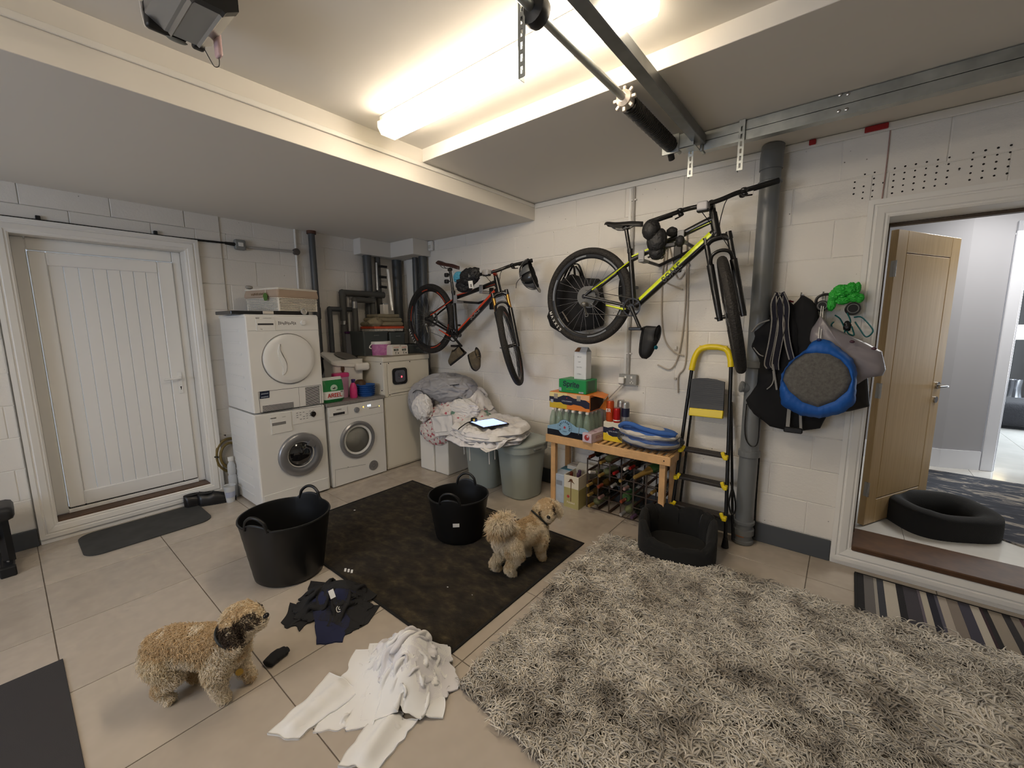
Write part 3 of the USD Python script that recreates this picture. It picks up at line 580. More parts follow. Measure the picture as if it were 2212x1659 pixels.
t.part('vent_grille', skewbars([face(567, 877), face(634, 868), face(635, 881), face(568, 892)], 9), m_darkprint, False, w=True, kind='stuff')
t.part('sticker', quadp(face(561, 862, XF + .002), face(582, 859, XF + .002), face(582, 843.5, XF + .002), face(561, 846, XF + .002), .001), M('navy_sticker', (28, 36, 58), .4), False, w=True)
t.part('sticker_print', J(*[quadp(face(564, v + 2.5, XF + .003), face(580, v, XF + .003), face(580, v - 1.6, XF + .003), face(564, v + .9, XF + .003), .0006) for v in (850, 857)]), M('pale_print', (170, 176, 186), .5), False, w=True)
# second dryer
y0b, y1b = -1.412, -.815
t = T('low_tumble_dryer', 'white heat pump dryer under the grey worktop, glass door showing laundry', 'tumble dryer', (.4, -1.11, 0))
t.part('body', rbox(.1, XF - .02, y0b, y1b, .012, .795, .01), m_app, 30, w=True)
for yy in (y0b + .06, y1b - .06): t.part('foot', cyl(V(.6, yy, 0), V(.6, yy, .014), .02, 12), m_black, 40, w=True)
c = (face(722, 950) + face(818, 945)) / 2; c[2] = (face(772, 900)[2] + face(772, 998)[2]) / 2; c = V(XF, c[1], c[2]); r = .186
fp = sbox(y0b + .002, .012, y1b - .002, .793)
from shapely.geometry import Point
fp = fp.difference(Point(c[1], c[2]).buffer(.137, 24))
t.part('front_panel', ext(fp, .03, (XF - .03, 0, 0), np.array([[0, 1., 0], [0, 0, 1.], [1., 0, 0]])), m_app2, False, w=True)
t.part('drum', mv(lathe([(.138, .0), (.138, -.22), (0, -.22)], 32, False), c - V(.001, 0, 0), axes((1, 0, 0))), M('steel_drum', (120, 120, 120), .4, .8), 40, w=True)
ringat(t, 'door_ring', c, [(r, -.001), (r, .014), (r - .015, .024), (r - .034, .02), (r - .036, .006)], m_silver, label='silver door ring')
ringat(t, 'door_inner', c, [(r - .035, .008), (r - .04, .016), (.128, .006), (.122, -.03), (.12, -.06)], m_app2)
m_pane = usdkit.material(stage, '/World/Looks/door_pane', {'t': ('transparent_bsdf', {'color': (.78, .78, .76)}), 'g': ('glossy_bsdf', {'roughness': .03}), 'f': ('fresnel', {'IOR': 1.5}), 'm': ('mix_closure', {})}, [('f.fac', 'm.fac'), ('t.BSDF', 'm.closure1'), ('g.BSDF', 'm.closure2')], surface='m.closure')
t.part('door_glass', mv(lathe([(.127, -.002), (.1, .012), (.05, .022), (0, .025)], 40, False), c + V(.004, 0, 0), axes((1, 0, 0))), m_pane, True, w=True)
def lump(c, r, seed, amp=.35, n=3):
    s = trimesh.creation.icosphere(n); v = np.array(s.vertices); d = 1 + amp * (meshkit.fbm(v * 2.2 + seed * 7.3, 3, seed) - .5) * 2
    return v * d[:, None] * np.asarray(r) + np.asarray(c), np.array(s.faces)
for k, (dy, dz, rr_, cc) in enumerate(((-.03, .05, (.08, .09, .05), (52, 82, 40)), (.03, -.02, (.08, .09, .05), (110, 44, 36)), (-.05, -.05, (.08, .06, .05), (46, 26, 30)))):
    t.part('laundry', lump(c + V(-.115, dy, dz), rr_, k + 3), M(f'drum_laundry_{k}', cc, .9, var=(20, .3)), True, w=True)
t.part('water_drawer', bx(XF, XF + .006, face(711, 890)[1], face(750, 888)[1], face(730, 898)[2], face(730, 886)[2] + .02, .004), m_app2, False, w=True)
t.part('drawer_grip', bx(XF + .005, XF + .008, face(719, 894)[1], face(744, 892)[1], face(730, 896)[2], face(730, 891)[2], .001), m_darkprint, False, w=True)
writing(t, 'SIEMENS', 732, 884.5, .008, m_darkprint, XF + .007)
cdl = face(770, 885); t.part('dial', mv(lathe([(.026, 0), (.026, .014), (.022, .02), (0, .021)], 24), cdl, axes((1, 0, 0))), m_silver, 40, w=True)
t.part('panel_line', bx(XF, XF + .001, y0b + .01, y1b - .01, face(770, 902)[2], face(770, 902)[2] + .0015, 0), m_print, False, w=True)
a = face(797, 876, XF + .001); t.part('display', bx(XF, XF + .002, a[1] - .016, a[1] + .02, a[2] - .008, a[2] + .008, 0), M('lit_display', (200, 220, 255), .5, emit=((190, 215, 255), 2.2)), False, w=True)
a = face(785, 879, XF + .001); t.part('indicator_light', bx(XF, XF + .002, a[1] - .005, a[1] + .005, a[2] - .005, a[2] + .005, 0), M('yellow_led', (250, 210, 90), .5, emit=((255, 205, 70), 2.)), False, w=True)
a = face(819, 877, XF + .001); t.part('indicator_light', bx(XF, XF + .002, a[1] - .004, a[1] + .004, a[2] - .004, a[2] + .004, 0), M('yellow_led', (250, 210, 90), .5, emit=((255, 205, 70), 2.)), False, w=True)
t.part('display_print', bx(XF, XF + .001, face(797, 880)[1], face(818, 879)[1], face(805, 881.5)[2], face(805, 880.3)[2], 0), m_print, False, w=True)
cc = V(XF, face(807, 1005)[1], face(807, 1005)[2])
t.part('filter_grille', mv(J(lathe([(.052, 0), (.052, .004), (.046, .006), (.012, .003), (.01, .007), (0, .007)], 32), *[mv(bx(.014, .045, -.0012, .0012, .004, .0065, 0), R=rz(20 * k)) for k in range(18)]), cc, axes((1, 0, 0))), m_silver, 30, w=True)
t.part('service_flap', J(*[tube(q, .0013, 5) for q in ([face(725, 1051, XF + .001), face(724, 1015, XF + .001), face(790, 1003, XF + .001)],)]), m_print, 40, w=True)
writing(t, 'iQ', 752, 1009, .008, m_darkprint)
solo('worktop', bx(.02, .70, -1.425, -.80, .797, .828, .004), M('grey_worktop', (132, 128, 122), .4, var=(60, .15)), 'short grey worktop over the low dryer between stack and boiler', 'worktop', smooth=False)
# ---------------------------------------------------------------- boiler and what stands round it
XB = .68
m_cream = M('cream_enamel', (222, 216, 200), .4)
yb0, yb1 = -.795, PX(927, 790, XB)[1]
zt = 1.222
t = T('boiler', 'tall cream floor-standing boiler with black control window and red light', 'boiler', (.38, -.5, 0))
t.part('body', bx(.06, XB - .006, yb0 + .006, yb1 - .006, .01, zt - .03, .004), m_cream, False, w=True)
t.part('lid', rbox(.05, XB + .006, yb0, yb1, zt - .055, zt, .008), m_cream, 40, w=True)
t.part('lid_edge', bx(.05, XB + .004, yb0 + .002, yb1 - .002, zt, zt + .004, .001), M('worn_lid_top', (150, 140, 122), .6), False, w=True)
zm = face(870, 852, XB)[2]
t.part('front_panel', bx(XB - .004, XB + .003, face(838, 830, XB)[1], yb1 - .012, zm, zt - .06, .003), m_cream, False, w=True)
t.part('front_panel', bx(XB - .004, XB + .003, yb0 + .01, yb1 - .012, .03, zm - .004, .003), m_cream, False, w=True)
t.part('front_panel', bx(XB - .004, XB + .003, yb0 + .01, face(837, 830, XB)[1], zm, zt - .06, .003), m_cream, False, w=True)
for u, v in ((822, 786), (839, 785), (885, 781), (825, 844), (842, 853), (888, 846), (834, 1008)):
    t.part('screw', mv(lathe([(.006, 0), (.005, .003), (0, .004)], 10), face(u, v, XB + .003), axes((1, 0, 0))), m_black, 40, w=True)
c = face(863, 812, XB + .003); a = fx(848, 795, 879, 830, XB); w_, h_ = (a[1] - a[0]), (a[3] - a[2])
def sq(w, h, r, d): return ext(Polygon(rr(w - r, h - r, .02)[:, :2]).buffer(r / 2).simplify(.0006), d)
Rf = np.array([[0, 1., 0], [0, 0, 1.], [1., 0, 0]])
pw_ = t.part('control_window', mv(sq(w_, h_, .03, .012), c, Rf), M('gloss_black_bezel', (16, 14, 14), .15, coat=.5), 30, w=True, label='black rounded control window')
t.part('display', mv(sq(w_ * .7, h_ * .72, .02, .002), c + V(.012, 0, 0), Rf), M('grey_lcd', (92, 92, 100), .25), 30, w=True)
t.part('display_print', J(*[mv(bx(-.02, .03 - .006 * k, -.002, .002, 0, .001, 0), c + V(.014, -.01, .028 - .014 * k if k < 3 else -.03), Rf) for k in range(4)]), m_darkprint, False, w=True)
cl = face(867.5, 813.5, XB + .017); t.part('power_light', mv(lathe([(.009, 0), (.009, .002), (0, .003)], 16), cl, axes((1, 0, 0))), M('red_led', (255, 60, 60), .4, emit=((255, 40, 50), 5.)), 40, w=True)
t.part('vent_slot', J(*[quadp(face(845, 849 - k * 1.2 + 3, XB + .003), face(888, 841 + 3 - k, XB + .003), face(888, 840 + 3 - k, XB + .003), face(845, 848 + 3 - k, XB + .003), .001) for k in (0, 7)]), M('cream_shadow', (180, 174, 158), .6), False, w=True)

# things on the boiler; Z0 its top
Z0 = zt + .004
def stand(u, v, z): return PZ(u, v, z)
c = stand(820, 768, Z0); c = V(c[0] - .09, c[1], Z0); c[1] = PX(820, 750, c[0])[1]
hgt = PX(820, 739, c[0])[2] - Z0 + .01; rad = (PX(841, 745, c[0])[1] - PX(799, 745, c[0])[1]) / 2
t = T('tub', 'pink plastic tub with white lid on the boiler', 'tub', c)
t.part('tub_body', lathe([(rad * .86, 0), (rad * .88, .004), (rad * .97, hgt - .03), (rad * .97, hgt - .02)], 32), M('pink_print_tub', (206, 138, 186), .4, var=(26, .38, .62), c2=(180, 100, 160)), 40)
t.part('base_band', lathe([(rad * .865, .0), (rad * .885, .018), (rad * .88, .018)], 32, False), m_wpl, 40)
t.part('lid', lathe([(rad, hgt - .03), (rad, hgt - .008), (rad * .96, hgt), (0, hgt)], 32), m_wpl, 40)
t.part('handle', tube(bez([V(rad * .3, -rad * .95, hgt - .02), V(rad * .2, -rad * 1.15, hgt - .06), V(rad * .35, -rad * 1.05, hgt - .075)], 12), .006, 8), m_wpl, 40)
m_card = M('white_card', (226, 220, 208), .6)
for k, (ua, ub, lab) in enumerate(((847, 866, 'white tea box with dark label on the boiler, nearer the pink tub'), (865, 882, 'white tea box with dark label on the boiler, right one of the pair'))):
    x = .6; a = fx(ua, 745, ub - .6, 767, x); 
    t = T('tea_box', lab, 'box', (x, (a[0] + a[1]) / 2, Z0)); w_ = a[1] - a[0]; h_ = a[3] - Z0
    t.part('carton', bx(-.12, 0, -w_ / 2, w_ / 2, 0, h_ - .02), m_card, False)
    t.part('carton_top', ext([(-w_ / 2, 0), (w_ / 2, 0), (w_ / 2 - .014, .02), (-w_ / 2 + .014, .02)], .12, (-.12, 0, h_ - .02), Rf), m_card, False)
    t.part('print', J(bx(0, .001, -w_ * .3, w_ * .22, h_ * .42, h_ * .62, 0)), M('dark_green_print', (44, 56, 42), .6), False)
    t.part('print', J(bx(0, .001, -w_ * .3, w_ * .3, h_ * .72, h_ * .76, 0), bx(0, .001, -w_ * .3, w_ * .3, h_ * .8, h_ * .82, 0)), M('salmon_print', (206, 130, 110), .6), False)
    t.part('lettering', on(txt('TEA', .014, .0008), V(.001, -.004, h_ * .52), RG, UP), m_card, False)
    t.part('lettering', on(txt('T', .022, .0008, True), V(.0005, -w_ * .1, h_ * .2), RG, UP), m_darkprint, False)
    t.part('dot', on(lathe([(.007, 0), (0, .001)], 14), V(.0005, w_ * .22, h_ * .2), RG, UP), m_darkprint, 30)
m_crate = M('slate_plastic', (66, 72, 72), .45)
def crate(label, x0, x1, u0, v0, u1, v1, zb):
    a = fx(u0, v0, u1, v1, x1); z1_ = a[3]
    t = T('storage_box', label, 'storage box', ((x0 + x1) / 2, (a[0] + a[1]) / 2, zb)); w_, d_ = a[1] - a[0], x1 - x0; h_ = z1_ - zb
    t.part('box_body', loft([rr(d_ - .02, w_ - .02, .02, 4, 0), rr(d_, w_, .02, 4, h_), rr(d_ - .008, w_ - .008, .018, 4, h_), rr(d_ - .03, w_ - .03, .018, 4, .008)], True), m_crate, 30)
    t.part('rim', loft([rr(d_ + .012, w_ + .012, .024, 4, h_ - .018), rr(d_ + .012, w_ + .012, .024, 4, h_ + .003), rr(d_ - .004, w_ - .004, .02, 4, h_ + .003), rr(d_ - .004, w_ - .004, .02, 4, h_ - .018)], False), m_crate, 30)
    t.part('grip', bx(d_ / 2 - .001, d_ / 2 + .008, -.03, .03, h_ - .05, h_ - .035, .003), M('slate_light', (96, 100, 100), .5), False)
    return t
crate('dark grey storage box on the boiler behind the pink tub', .12, .42, 786, 716, 840, 768, Z0)
crate('dark grey storage box on the boiler behind the tea boxes', .12, .42, 843, 718, 877, 768, Z0)
crate('low dark grey box at the right end of the boiler top behind the bicycle wheel', .2, .5, 884, 744, 920, 766, Z0)
zc_ = PX(815, 717, .42)[2] + .004
t = T('flat_box', 'flat orange and white box lying on the dark storage boxes', 'box', (.3, -.5, zc_))
a = fx(812, 702, 874, 717, .43)
t.part('lid', bx(.14, .42, a[0] - .01, a[1], zc_ + .03, zc_ + .055), M('orange_card', (206, 84, 50), .5), False, w=True)
t.part('tray', bx(.15, .41, a[0], a[1] - .004, zc_ + .0, zc_ + .03), M('pale_print_card', (190, 186, 176), .5, var=(60, .35)), False, w=True)
zf = zc_ + .055
a = fx(805, 672, 872, 705, .40)
t = T('dust_sheet', 'folded khaki dust sheet on top of the orange box', 'cloth', (.28, -.5, zf))
m_khaki = M('khaki_canvas', (140, 130, 106), .9, bump=(300, .2, .001), var=(10, .12))
for k, (s, e, b, h) in enumerate(((0, 1, 0, .05), (.1, .98, .05, .045), (.2, .94, .096, .04))):
    ya, yb_ = a[0] + (a[1] - a[0]) * s, a[0] + (a[1] - a[0]) * e
    m = vf(m3.Manifold.hull_points(np.vstack([vf(rbox(.14, .40 - .01 * k, ya, yb_, zf + b, zf + b + h, h * .48, 10))[0]])).refine_to_length(.025)); v, f = m
    t.part('fold', (v + (noise3(v, 14, k)[:, None] * V(.02, .03, .012)), f), m_khaki, True, w=True)
t.part('fold', lump((.37, a[0] + .05, zf + .045), (.06, .085, .05), 9, .25), m_khaki, True, w=True)
# storage jar with purple lid and small box behind the white bin
a = fx(749, 716, 775, 770, .155)
t = T('storage_jar', 'grey storage box with a purple lid behind the white bin', 'storage box', (.25, (a[0] + a[1]) / 2, a[2]))
t.part('body', bx(.06, .155, a[0], a[1], .83, a[3] - .022, .01), M('smoky_plastic', (112, 112, 116), .3), False, w=True)
t.part('lid', rbox(.055, .16, a[0] - .006, a[1] + .006, a[3] - .022, a[3], .006), M('purple_plastic', (66, 24, 72), .35), 40, w=True)
a = fx(773, 720, 782, 748, .155)
t = T('carton', 'narrow white carton standing beside the purple-lidded box', 'carton', (.3, a[0], a[2]))
t.part('carton_body', bx(.07, .155, a[0], a[1], .83, a[3], .002), m_card, False, w=True)
t.part('nozzle', J(cyl(V(.165, (a[0] + a[1]) / 2, a[2] - .0), V(.165, (a[0] + a[1]) / 2, a[2] - .05), .016, 12, .01)), m_card, 30, w=True)

# white lidded bin on the worktop behind the detergents
xb = .42; a = fx(724, 770, 790, 870, xb); ya, yb_ = a[0], a[1] ; zb_ = .828
zl_ = PX(727, 770, xb - .1)[2]; zr_ = PX(790, 790, xb)[2]
t = T('pet_food_bin', 'white plastic bin with a sloping lid and round grey recess between dryer and boiler', 'bin', (.33, (ya + yb_) / 2, zb_))
t.part('bin_body', loft([rr(.23, (yb_ - ya) * .92, .04, 5, zb_, .29, (ya + yb_) / 2), rr(.25, yb_ - ya, .045, 5, 1.2, .29, (ya + yb_) / 2)], True), m_wpl, 35, w=True)
ring = rr(.28, (yb_ - ya) + .03, .05, 6, 0, .29, (ya + yb_) / 2)
def tilt(r, dz, sc=1.): 
    r = r.copy(); c0 = r[:, :2].mean(0); r[:, :2] = c0 + (r[:, :2] - c0) * sc; r[:, 2] = 1.285 + dz - .045 * (r[:, 1] - ya) / (yb_ - ya) - .10 * (r[:, 0] - .15) / .28; return r
t.part('lid', loft([tilt(ring, -.035), tilt(ring, -.01), tilt(ring, 0, .96), tilt(ring, .012, .7)], True), m_wpl, 35, w=True)
cen = ring[:, :2].mean(0)
t.part('recess', lathe([(.115, .0), (.1, -.012), (.07, -.03), (0, -.034)], 32, False) if 0 else mv(lathe([(.112, .014), (.105, .012), (.07, .004), (0, .002)], 32, False), (cen[0] + .01, cen[1] + .03, 1.285 - .068), np.array([[1, 0, -.357], [0, 1, -.14], [0, 0, 1.]])), M('grey_recess', (126, 122, 116), .5), 40, w=True)
t.part('lip', rbox(.42, .475, yb_ - .13, yb_ + .03, 1.08, 1.16, .022), m_wpl, 40, w=True)

# detergents on the worktop
ZW = .828
xa = .68; a = fx(698, 816, 748, 871, xa)
t = T('washing_powder_bag', 'green and white washing powder bag on the grey worktop', 'detergent', ((xa - .085), (a[0] + a[1]) / 2, ZW)); yc = (a[0] + a[1]) / 2; w_ = a[1] - a[0]; h_ = a[3] - ZW
m_arg = M('green_foil', (30, 122, 62), .28); m_arw = M('white_foil', (226, 228, 224), .3)
def bagring(z, d, w, k): q = rr(d, w, min(d, w) * .4, 5, z); q[:, :2] *= 1 + .03 * np.sin(np.arange(len(q)) * 2.1 + k)[:, None]; return q
t.part('bag_lower', loft([bagring(0, .11, w_ * .9, 0), bagring(.02, .14, w_, 1), bagring(h_ * .14, .15, w_ * 1.03, 1)], True), m_arg, 40)
t.part('bag_middle', loft([bagring(h_ * .14, .15, w_ * 1.03, 1), bagring(h_ * .3, .155, w_ * 1.04, 2), bagring(h_ * .46, .15, w_ * 1.02, 3)], False), m_arw, 40)
t.part('bag_upper', loft([bagring(h_ * .46, .15, w_ * 1.02, 3), bagring(h_ * .7, .13, w_, 4), bagring(h_ * .9, .09, w_ * .98, 5)], False), m_arg, 40)
t.part('bag_top', loft([bagring(h_ * .9, .09, w_ * .98, 5), bagring(h_ * .98, .03, w_ * .96, 6), bagring(h_, .012, w_ * .94, 6)], True), m_arw, 40)
t.part('lettering', on(txt('ARIEL', .036, .001, True), V(.079, 0, h_ * .3), RG, UP), M('red_print', (190, 38, 32), .5), False)
t.part('emblem', on(lathe([(.034, 0), (.034, .004), (0, .006)], 28), V(.068, 0, h_ * .58), RG, UP), M('pale_green_print', (176, 200, 178), .5), 40)
t.part('emblem_mark', on(J(bx(-.016, .016, -.003, .003, 0, .001, 0), mv(bx(-.012, .012, -.003, .003, 0, .001, 0), R=rz(60))), V(.0745, 0, h_ * .58), RG, UP), m_darkprint, False)
t.part('small_print', on(txt('40', .014, .001, True), V(.0785, w_ * .3, h_ * .42), RG, UP), m_darkprint, False)
a = fx(724, 806, 757, 866, .5); t = T('storage_tub', 'tall pink plastic tub behind the washing powder', 'tub', (.465, (a[0] + a[1]) / 2, ZW)); w_ = a[1] - a[0]; h_ = a[3] - ZW
t.part('tub_body', loft([rr(.075, w_ * .82, .03, 5, 0), rr(.085, w_ * .94, .03, 5, h_ - .04)], True), M('pink_plastic_tub', (196, 150, 176), .35), 35)
t.part('lid', loft([rr(.09, w_, .03, 5, h_ - .04), rr(.092, w_ * 1.02, .03, 5, h_ - .01), rr(.084, w_ * .94, .03, 5, h_)], True), M('hot_pink', (214, 60, 128), .35), 35)
a = fx(757, 818, 772, 866, .58); t = T('spray_bottle', 'hot pink cleaning bottle with purple trigger', 'bottle', (.57, (a[0] + a[1]) / 2, ZW)); w_ = a[1] - a[0]; h_ = a[3] - ZW
t.part('bottle_body', lathe([(w_ * .45, 0), (w_ * .5, .01), (w_ * .48, h_ * .5), (w_ * .36, h_ * .68), (.014, h_ * .8)], 20), M('hot_pink', (214, 60, 128), .35), 40)
t.part('trigger_head', J(cyl(V(0, 0, h_ * .8), V(0, 0, h_ * .88), .016, 12), bx(-.015, .03, -.013, .013, h_ * .88, h_ * .98, .006), mv(bx(.02, .028, -.006, .006, h_ * .7, h_ * .9, .002), R=ry(-8))), M('deep_purple', (44, 28, 96), .4), 30)
a = fx(775, 830, 811, 861, .58); w_ = a[1] - a[0]; t = T('bowl_stack', 'stack of blue plastic bowls on the worktop', 'bowls', (.56, (a[0] + a[1]) / 2, ZW)); h_ = (a[3] - ZW); n = 6
for k in range(n):
    z = h_ * (1 - (n - 1 - k) / n) - h_ / n; q = w_ / 2 * (.92 + .08 * k / n)
    t.part('bowl', lathe([(q * .86, z), (q * .97, z + h_ / n * .75), (q, z + h_ / n * .78), (q, z + h_ / n * .95), (q * .95, z + h_ / n * .97), (q * .8, z + .006)], 32), M('blue_plastic', (36, 86, 158), .35), 40)
a = fx(699, 786, 722, 818, .12); t = T('bleach_bottle', 'white translucent bottle with blue cap behind the washing powder', 'bottle', (.10, (a[0] + a[1]) / 2, ZW)); h_ = a[3] - ZW; w_ = a[1] - a[0]
t.part('bottle_body', loft([rr(.08, w_ * .9, .03, 5, 0), rr(.1, w_, .035, 5, .02), rr(.1, w_, .035, 5, h_ * .62), rr(.06, w_ * .6, .028, 5, h_ * .8), rr(.035, .035, .016, 5, h_ * .9)], True), M('milky_plastic', (206, 206, 208), .3), 40)
t.part('cap', cyl(V(0, 0, h_ * .9), V(0, 0, h_), .02, 14, bev=.003), M('royal_blue', (36, 52, 150), .4), 40)
t.part('handle', tube(bez([V(.03, w_ * .1, h_ * .85), V(.045, w_ * .42, h_ * .74), V(.04, w_ * .45, h_ * .55)], 10), .012, 8), M('milky_plastic', (206, 206, 208), .3), 40)
a = fx(735, 790, 746, 812, .45); t = T('wooden_brush', 'brown wooden brush handle sticking up behind the pink tub', 'brush', (.42, a[0], ZW))
p = PX(740, 792, .42); t.part('handle', tube(bez([V(.42, p[1] + .02, ZW), V(.42, p[1] + .01, 1.0), p + V(0, 0, -.03), p], 12), [.008] * 8 + [.012, .018, .018, .012, .006][:5] if 0 else .011, 8), M('dark_wood', (82, 54, 30), .5), 40, w=True)
t.part('brush_head', lump(p + V(0, 0, -.02), (.012, .02, .034), 2, .1), M('dark_wood', (82, 54, 30), .5), True, w=True)
a = fx(769, 820, 790, 852, .45); t = T('gourd', 'brown rounded pot behind the blue bowls', 'pot', (.44, (a[0] + a[1]) / 2, ZW)); r_ = (a[1] - a[0]) * .62
t.part('pot_body', lathe([(r_ * .7, 0), (r_, .05), (r_, .09), (r_ * .75, (a[3] - ZW) * .9), (r_ * .4, a[3] - ZW), (0, a[3] - ZW)], 24), M('dark_wood', (82, 54, 30), .5), 40)

# on the stacked dryer: trays and wicker basket
ZD = 1.645
t = T('black_tray', 'thin black tray under the wicker basket, on the dryer top', 'tray', (.4, -1.75, ZD))
pa, pb_ = PX(498, 669, .62), PX(668, 668, .62)
t.part('tray_left', bx(.25, .62, pa[1], PX(570, 669, .62)[1], ZD, ZD + .028, .004), M('black_gloss', (26, 27, 28), .3), False, w=True)
t = T('box_tray', 'thin grey metal tray with a cable reel under the right side of the basket', 'tray', (.4, -1.55, ZD))
t.part('tray_body', bx(.3, .63, PX(567, 669, .63)[1], pb_[1] - .01, ZD, ZD + .03, .004), M('gunmetal', (58, 56, 54), .35, .6), False, w=True)
t.part('pale_edge', bx(.631, .636, PX(567, 669, .63)[1], PX(590, 669, .63)[1], ZD + .004, ZD + .028, .001), M('warm_white_edge', (206, 198, 186), .5), False, w=True)
p = PX(656, 669, .64); t.part('reel', mv(J(torus(.022, .008, 24, 8), lathe([(.02, -.004), (0, .004)], 20)), (.642, p[1], ZD + .03), axes((1, .1, .2))), M('pale_grey_plastic', (178, 174, 166), .5), 40, w=True)
bz0 = ZD + .031; xk = .58
ya, yb_ = PX(517, 655, xk)[1], PX(603, 655, xk)[1]
# basket seen across its corner: near edge at image x 603
ycor = PX(603, 650, xk)[1]; yl = PX(509, 640, xk)[1]
m_wick = M('white_wicker', (226, 220, 206), .6); m_lin = M('beige_linen', (178, 158, 138), .9, bump=(400, .2, .001))
bw, bd, bh = .36, .42, .185
bo = V(.655, PX(602, 650, .655)[1], bz0)           # near right corner
Rb = np.array([unit(V(-.30, -1, 0)), unit(V(-1, .30, 0)), V(0, 0, 1)])
Rb = np.array([unit(V(.02, -1, 0)), unit(V(-1., -.02, 0)), V(0, 0, 1)])
Rk = rz(-22); ux, uy = unit(V(-.12, -1, 0)), unit(V(-1, .12, 0))
ux, uy = unit(V(-.22, 1, 0)), unit(V(-1, -.22, 0))
RB = np.array([ux, uy, V(0, 0, 1)])
t = T('wicker_basket', 'white wicker basket with beige linen lining and green tag on the stacked dryer', 'basket', bo, RB)
wk = []
per = [(0, 0), (bw, 0), (bw, bd), (0, bd)]
rows = 9; hz_ = bh * .62
for k in range(rows):
    z = .006 + hz_ * k / rows; pts = []
    for s in range(4):
        p, q = np.array(per[s]), np.array(per[(s + 1) % 4]); L = np.linalg.norm(q - p); m = int(L / .0135)
        nrm = np.array([(q - p)[1], -(q - p)[0]]) / L
        for i in range(m):
            e = p + (q - p) * i / m + nrm * (.0035 if (i + k) % 2 else -.0035) + nrm * .012 * k / rows
            pts.append((e[0], e[1], z))
    pts.append(pts[0]); wk.append(tube(pts, .0058, 5, False))
t.part('weave', J(*wk), m_wick, True, kind='stuff')
st = []
for s in range(4):
    p, q = np.array(per[s]), np.array(per[(s + 1) % 4]); m = int(np.linalg.norm(q - p) / .027)
    for i in range(m): e = p + (q - p) * i / m; st.append(cyl(V(*e, .002), V(*e, hz_ + .01), .004, 5))
t.part('stakes', J(*st), m_wick, True, kind='stuff')
for p in per: t.part('corner_post', cyl(V(*p, 0), V(*p, hz_ + .012), .01, 8), m_wick, 40)
def bring(e, z): return rr(bw + e, bd + e, .02, 4, z, bw / 2, bd / 2)
rgl = np.random.default_rng(2)
lr = [bring(.03, hz_ * .98), bring(.045, hz_ + .012), bring(.04, hz_ + .03), bring(.03, bh - .004), bring(.01, bh - .004)]
t.part('linen_band', loft([r_ + np.c_[rgl.normal(0, .002, (len(r_), 2)), np.zeros(len(r_))] for r_ in lr], False), m_lin, 50)
t.part('rim', loft([bring(.035, bh - .006), bring(.04, bh + .002), bring(.03, bh + .009), bring(.0, bh + .006), bring(.0, bh - .01)], True), m_wick, 40)
t.part('base', bx(0, bw, 0, bd, 0, .006), m_wick, False)
t.part('green_tag', mv(ext([(.018 * math.cos(q) * (1 + .12 * math.sin(5 * q)) * 1.5, .022 * math.sin(q) * 1.5) for q in np.linspace(0, 2 * np.pi, 24, endpoint=False)], .004), (-.034, bd * .28, hz_ + .004), np.array([[0, -1., 0], [0, 0, 1.], [-1., 0, 0]])), M('leaf_green', (74, 112, 36), .5), 20)
t.part('tag_string', tube([V(-.03, bd * .28, bh), V(-.034, bd * .28, hz_ + .03)], .002, 5), m_wick, 40)
t.part('embroidery', on(txt('sophisticated', .02, .001), V(-.025, bd * .58, hz_ + .03), V(0, -1, 0), UP), M('brown_thread', (120, 96, 66), .7), False)
p = PX(537, 611, .45); solo('trinket', lump(V(.45, p[1], bz0 + bh + .012), (.02, .028, .016), 4, .2), M('grey_stone', (150, 146, 138), .7), 'small grey rounded object on the basket rim', 'trinket', smooth=True)

# ---------------------------------------------------------------- left of the washing machine: hose, bottles, shoes, half-round mat
ph = PX(485, 972, .02)
t = T('garden_hose', 'coiled olive garden hose hanging on the wall beside the washing machine', 'hose', (.05, -2.04, ph[2]))
m_hose = M('olive_hose', (120, 102, 56), .45)
cy_, cz_ = -2.035, PX(486, 985, .04)[2]
for k, (R_, dx_) in enumerate(((.135, .035), (.10, .05))):
    aa = np.linspace(-.3, 2 * np.pi - .3, 60); t.part('coil', tube(np.stack([np.full(60, dx_), cy_ + R_ * .8 * np.cos(aa), cz_ + R_ * 1.15 * np.sin(aa)], -1), .0115, 8), m_hose, 40, w=True)
t.part('hook', tube([V(.0, -2.17, cz_ + .01), V(.07, -2.14, cz_ + .01)], .008, 6), M('dark_hook', (46, 40, 26), .5), 40, w=True)
t.part('hook', tube([V(.0, -2.06, cz_ + .19), V(.05, -2.06, cz_ + .19), V(.05, -2.06, cz_ + .2)], .004, 6), M('dark_hook', (46, 40, 26), .5), 40, w=True)
m_cl = M('clear_white_plastic', (214, 216, 216), .25, alpha=.85)
c = PZ(503, 1078, 0); c[0] = .22; c[1] = PX(501, 1060, .22)[1]
t = T('water_bottle', 'clear plastic bottle with white cap standing beside the washing machine', 'bottle', (.14, PX(499, 1000, .14)[1], 0)); 
t.part('bottle_body', lathe([(.03, 0), (.034, .01), (.034, .2), (.026, .215), (.032, .235), (.032, .3), (.014, .34)], 20), m_cl, 40)
t.part('cap', cyl(V(0, 0, .34), V(0, 0, .38), .022, 14, bev=.003), m_wpl, 40)
t = T('plastic_cup', 'translucent plastic cup with printed side, beside the washing machine', 'cup', (.24, PX(498, 1050, .24)[1] - .01, 0))
t.part('cup_body', lathe([(.03, 0), (.032, .004), (.045, .15), (.05, .152), (.043, .15), (.03, .01)], 24), m_cl, 40)
t.part('print', mv(lathe([(.039, .05), (.0425, .1)], 24, False, -1.2, 1.0)), M('pale_blue_print', (170, 176, 196), .5), 40)
m_leather = M('black_leather', (20, 19, 20), .35, bump=(60, .15, .001))
